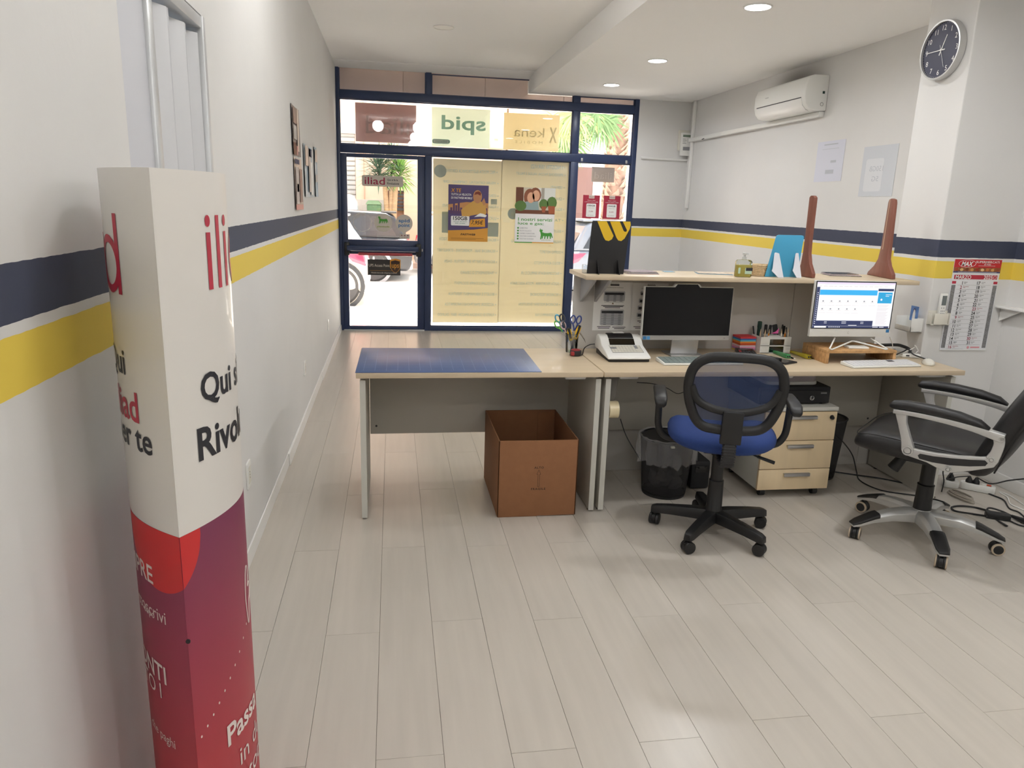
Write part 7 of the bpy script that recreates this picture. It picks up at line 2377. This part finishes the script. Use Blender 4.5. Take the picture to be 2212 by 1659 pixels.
# adapter and its plug
pa, pb_ = fz0(2134, 1113, .015), fz0(2176, 1116, .015)
ad = thing('power_adapter', 'black power adapter brick on the floor at the right', 'adapter', ((pa.x + pb_.x) / 2, (pa.y + pb_.y) / 2, 0))
an = math.atan2(pb_.y - pa.y, pb_.x - pa.x) - .25
fl_ = local(((pa.x + pb_.x) / 2, (pa.y + pb_.y) / 2, 0), an)
MB().fbox(fl_, -.055, .055, -.025, .025, .001, .032).build('brick', 'black_plastic', ad, bevel=.006)
MB().tube(sub_cr([fl_.P(-.05, 0, .016), fl_.P(-.03, .06, .03), fl_.P(.03, .07, .02), fl_.P(.075, .03, .014)], 6), .005, 8).build('lead', 'cord_black', ad)
pl_ = MB().tube([fl_.P(.07, .035, .014), fl_.P(.10, .0, .014), fl_.P(.125, -.025, .014)], [.008, .013, .018], 8).build('plug_body', 'black', ad)
MB().tube([fl_.P(.118, -.03, .018), fl_.P(.135, -.046, .018)], .0025, 6).build('pin', 'chrome', pl_)
MB().tube([fl_.P(-.01, -.03, .006), fl_.P(.02, -.10, .004)], [.005, .009], 6, flat=.5).build('strap', 'cord_black', ad)
MB().tube(sub_cr([fl_.P(.05, -.02, .006), fl_.P(.09, -.06, .004), fl_.P(.15, -.06, .004), fl_.P(.3, -.02, .004)], 6), .004, 6).build('output_lead', 'cord_black', ad)

# ================================================================ cardboard totem in the foreground
TF, TB = Vector((.208, 1.35)), Vector((.14, 1.80))
TZ1, TZB = 1.54, .873


class Curved:
    def __init__(s, ctrl, rev):
        s.rev = rev
        ctrl = Vector(ctrl)
        n = 60
        s.p = [TF * (1 - t) ** 2 + ctrl * 2 * t * (1 - t) + TB * t * t for t in (i / n for i in range(n + 1))]
        s.l = [0]
        for i in range(n):
            s.l.append(s.l[-1] + (s.p[i + 1] - s.p[i]).length)

    def pt(s, u):
        u = min(max(u, 0), s.l[-1] - 1e-6)
        i = next(k for k in range(len(s.l) - 1) if s.l[k + 1] >= u)
        t = (u - s.l[i]) / (s.l[i + 1] - s.l[i])
        d = (s.p[i + 1] - s.p[i]).normalized()
        q = s.p[i].lerp(s.p[i + 1], t)
        n = Vector((-d.y, d.x)) if s.rev else Vector((d.y, -d.x))
        return q, n

    def P(s, a, b, c=0):
        """a: distance from the front fold (right face) or its negative (left face), b: height"""
        q, n = s.pt(-a if s.rev else a)
        q = q + n * c
        return Vector((q.x, q.y, b))


TR_, TL_ = Curved((.382, 1.606), False), Curved((-.058, 1.54), True)
tt = thing('cardboard_totem', 'tall curved cardboard advertising totem, white above and red below', 'totem', (TF.x, TF.y + .2, 0))
# printed red lower half: a red disc over a plum-to-crimson wash
mt_ = mat('totem_red', (150, 40, 62), .45)
nd, lk = mt_.node_tree.nodes, mt_.node_tree.links
ge = nd.new('ShaderNodeNewGeometry')
sp = nd.new('ShaderNodeSeparateXYZ')
lk.new(ge.outputs['Position'], sp.inputs[0])
mr = nd.new('ShaderNodeMapRange')
mr.inputs['From Min'].default_value = .86
mr.inputs['From Max'].default_value = .35
lk.new(sp.outputs['Z'], mr.inputs['Value'])
rp = nd.new('ShaderNodeValToRGB')
rp.color_ramp.elements[0].color = lin((126, 52, 84))
rp.color_ramp.elements[1].color = lin((178, 56, 66))
lk.new(mr.outputs['Result'], rp.inputs['Fac'])
lk.new(rp.outputs['Color'], nd['Principled BSDF'].inputs['Base Color'])
mat('totem_white', (228, 224, 218), .35, coat=.15)
mat('totem_disc', (206, 44, 46), .45)
mat('totem_ink_red', (186, 52, 72), .4)
mat('totem_ink_black', (46, 46, 52), .4)
mat('totem_ink_white', (232, 218, 212), .5)


def tface(cv, z0, z1, name, mt_):
    n = 40
    L_ = cv.l[-1]
    vs_ = []
    for i in range(n + 1):
        u = L_ * i / n
        a = -u if cv.rev else u
        vs_ += [cv.P(a, z0, 0), cv.P(a, z1, 0), cv.P(a, z0, -.0025), cv.P(a, z1, -.0025)]
    fs_ = []
    for i in range(n):
        k = i * 4
        fs_ += [(k, k + 4, k + 5, k + 1), (k + 2, k + 3, k + 7, k + 6), (k + 1, k + 5, k + 7, k + 3), (k, k + 2, k + 6, k + 4)]
    return MB().add(vs_, fs_).build(name, mt_, tt, sm=25)


for cv, sd in ((TR_, 'right'), (TL_, 'left')):
    tface(cv, TZB, TZ1, 'white_panel', 'totem_white')
    tface(cv, .0, TZB, 'red_panel', 'totem_red')


def cpatch(cv, pts_fn, n, c, name, mt_):
    """a printed shape cut into vertical strips so that it follows the curve"""
    m = MB()
    for i in range(n):
        a0_, lo0, hi0 = pts_fn(i / n)
        a1_, lo1, hi1 = pts_fn((i + 1) / n)
        m.add([cv.P(a0_, lo0, c), cv.P(a1_, lo1, c), cv.P(a1_, hi1, c), cv.P(a0_, hi0, c)], [(0, 1, 2, 3)])
    return m.build(name, mt_, tt, sm=25)


# red disc, its centre on the left face
dc, drd = -.075, .125


def disc(a0_, a1_):
    def fn(t):
        a = a0_ + (a1_ - a0_) * t
        dz = math.sqrt(max(0, drd ** 2 - (a - dc) ** 2))
        return a, max(.05, .865 - dz), TZB
    return fn


cpatch(TL_, disc(-.1999, -.0001), 24, .0006, 'red_disc', 'totem_disc')
cpatch(TR_, disc(.0001, .0499), 12, .0006, 'red_disc', 'totem_disc')


def ctext(cv, s, a, b, h, mt_, al='L', w=None, bold=.0, name='lettering', rot=0.0):
    # letter by letter so that each follows the curve
    m = MB()
    m.text(cv, s, a, b, w=w, h=h, c=.0011, al=al, bold=bold, rot=rot)
    m.build(name, mt_, tt, sm=0, fix=False, kind='stuff' if len(s) > 1 else None)


def bigword(cv, word, a, zb, xh, asc, sw, gap, mt_):
    """geometric lower-case word built from strokes: i, l, a, d"""
    x = a
    for ch in word:
        m = MB()
        if ch in 'il':
            top_ = asc if ch == 'l' else xh
            m.add([cv.P(x, zb, .0011), cv.P(x + sw, zb, .0011), cv.P(x + sw, zb + top_, .0011), cv.P(x, zb + top_, .0011)], [(0, 1, 2, 3)])
            if ch == 'i':
                c0_ = [(x + sw / 2 + sw * .62 * math.cos(2 * math.pi * k / 16), zb + asc - sw * .7 + sw * .75 * math.sin(2 * math.pi * k / 16)) for k in range(16)]
                m.add([cv.P(p[0], p[1], .0011) for p in c0_], [tuple(range(16))])
            x += sw + gap
        else:
            r_ = xh * .5
            n = 32
            o_ = len(m.v)
            vs_, fs_ = [], []
            for k in range(n):
                t = 2 * math.pi * k / n
                for rr_, rz_ in ((r_ * .95, r_), (r_ * .95 - sw, r_ - sw)):
                    vs_.append(cv.P(x + r_ * .95 + rr_ * math.cos(t), zb + r_ + rz_ * math.sin(t), .0011))
                fs_.append((k * 2, ((k + 1) % n) * 2, ((k + 1) % n) * 2 + 1, k * 2 + 1))
            m.add(vs_, fs_)
            xs_ = x + 2 * r_ * .95 - sw
            tp_ = asc if ch == 'd' else xh
            m.add([cv.P(xs_, zb, .0012), cv.P(xs_ + sw, zb, .0012), cv.P(xs_ + sw, zb + tp_, .0012), cv.P(xs_, zb + tp_, .0012)], [(0, 1, 2, 3)])
            x += 2 * r_ * .95 + gap
        m.build('logo_letter', mt_, tt, sm=0, fix=False)
    return x


bigword(TR_, 'iliad', .124, 1.325, .106, .137, .0145, .022, 'totem_ink_red')
ew = .0145 * 3 + .022 * 5 + 2 * .106 * .95
bigword(TL_, 'iliad', -.112 - ew + .022, 1.318, .106, .144, .0145, .022, 'totem_ink_red')
ctext(TR_, 'Qui si fa la', .078, 1.138, .066, 'totem_ink_black', bold=.022)
ctext(TR_, 'Rivoluzione', .060, 1.036, .066, 'totem_ink_black', bold=.022)
ctext(TL_, 'Qui', -.132, 1.186, .060, 'totem_ink_black', 'R', bold=.015)
ctext(TL_, 'iliad', -.093, 1.108, .060, 'totem_ink_red', 'R', bold=.015)
ctext(TL_, 'per te', -.056, 1.036, .060, 'totem_ink_black', 'R', bold=.015)
ctext(TL_, 'SEMPRE', -.096, .765, .040, 'totem_ink_white', 'R', bold=.012)
ctext(TL_, 'sottoscrivi', -.062, .682, .026, 'totem_ink_white', 'R')
ctext(TL_, 'dopo', -.105, .672, .022, 'totem_ink_white', 'R')
ctext(TL_, 'SCONTI', -.080, .545, .042, 'totem_ink_white', 'R', bold=.012)
ctext(TL_, 'SUBITO I', -.105, .500, .036, 'totem_ink_white', 'R')
ctext(TL_, 'che paghi', -.068, .385, .028, 'totem_ink_white', 'R')
ctext(TR_, 'Passa a iliad', .085, .372, .052, 'totem_ink_white', bold=.02)
ctext(TR_, 'in due', .125, .29, .046, 'totem_ink_white')
ctext(TR_, 'tocchi', .158, .225, .046, 'totem_ink_white')
# dotted trail and pointing-hand outline on the right face
m = MB()
for k in range(10):
    t_ = k / 9
    a_, z_ = .014 + .150 * t_ + .03 * t_ * t_, .428 + .115 * t_ + .035 * t_ * t_
    m.add([TR_.P(a_ + .0022 * math.cos(2 * math.pi * j / 10), z_ + .0032 * math.sin(2 * math.pi * j / 10), .0011) for j in range(10)], [tuple(range(10))])
m.build('dotted_trail', 'totem_ink_white', tt, sm=0, kind='stuff', fix=False)
hp = [(.205, .60), (.200, .64), (.204, .68), (.214, .705), (.226, .70), (.228, .675), (.222, .655), (.235, .66), (.246, .648), (.24, .628), (.226, .615), (.222, .585), (.212, .57)]
MB().tube([TR_.P(v.x, v.y, .001) for v in sub_cr([Vector((p[0], p[1], 0)) for p in hp], 4, closed=True)], .0011, 5, closed=True).build('hand_outline', 'totem_ink_white', tt)
hole = TR_.P(.002, .655, .0)
MB().poly(Fr(hole + Vector((0, -.003, 0)), (1, 0, 0), (0, 0, 1)), circ(0, 0, .0045, 14), -.001, .0015).build('punched_hole', 'black', tt)
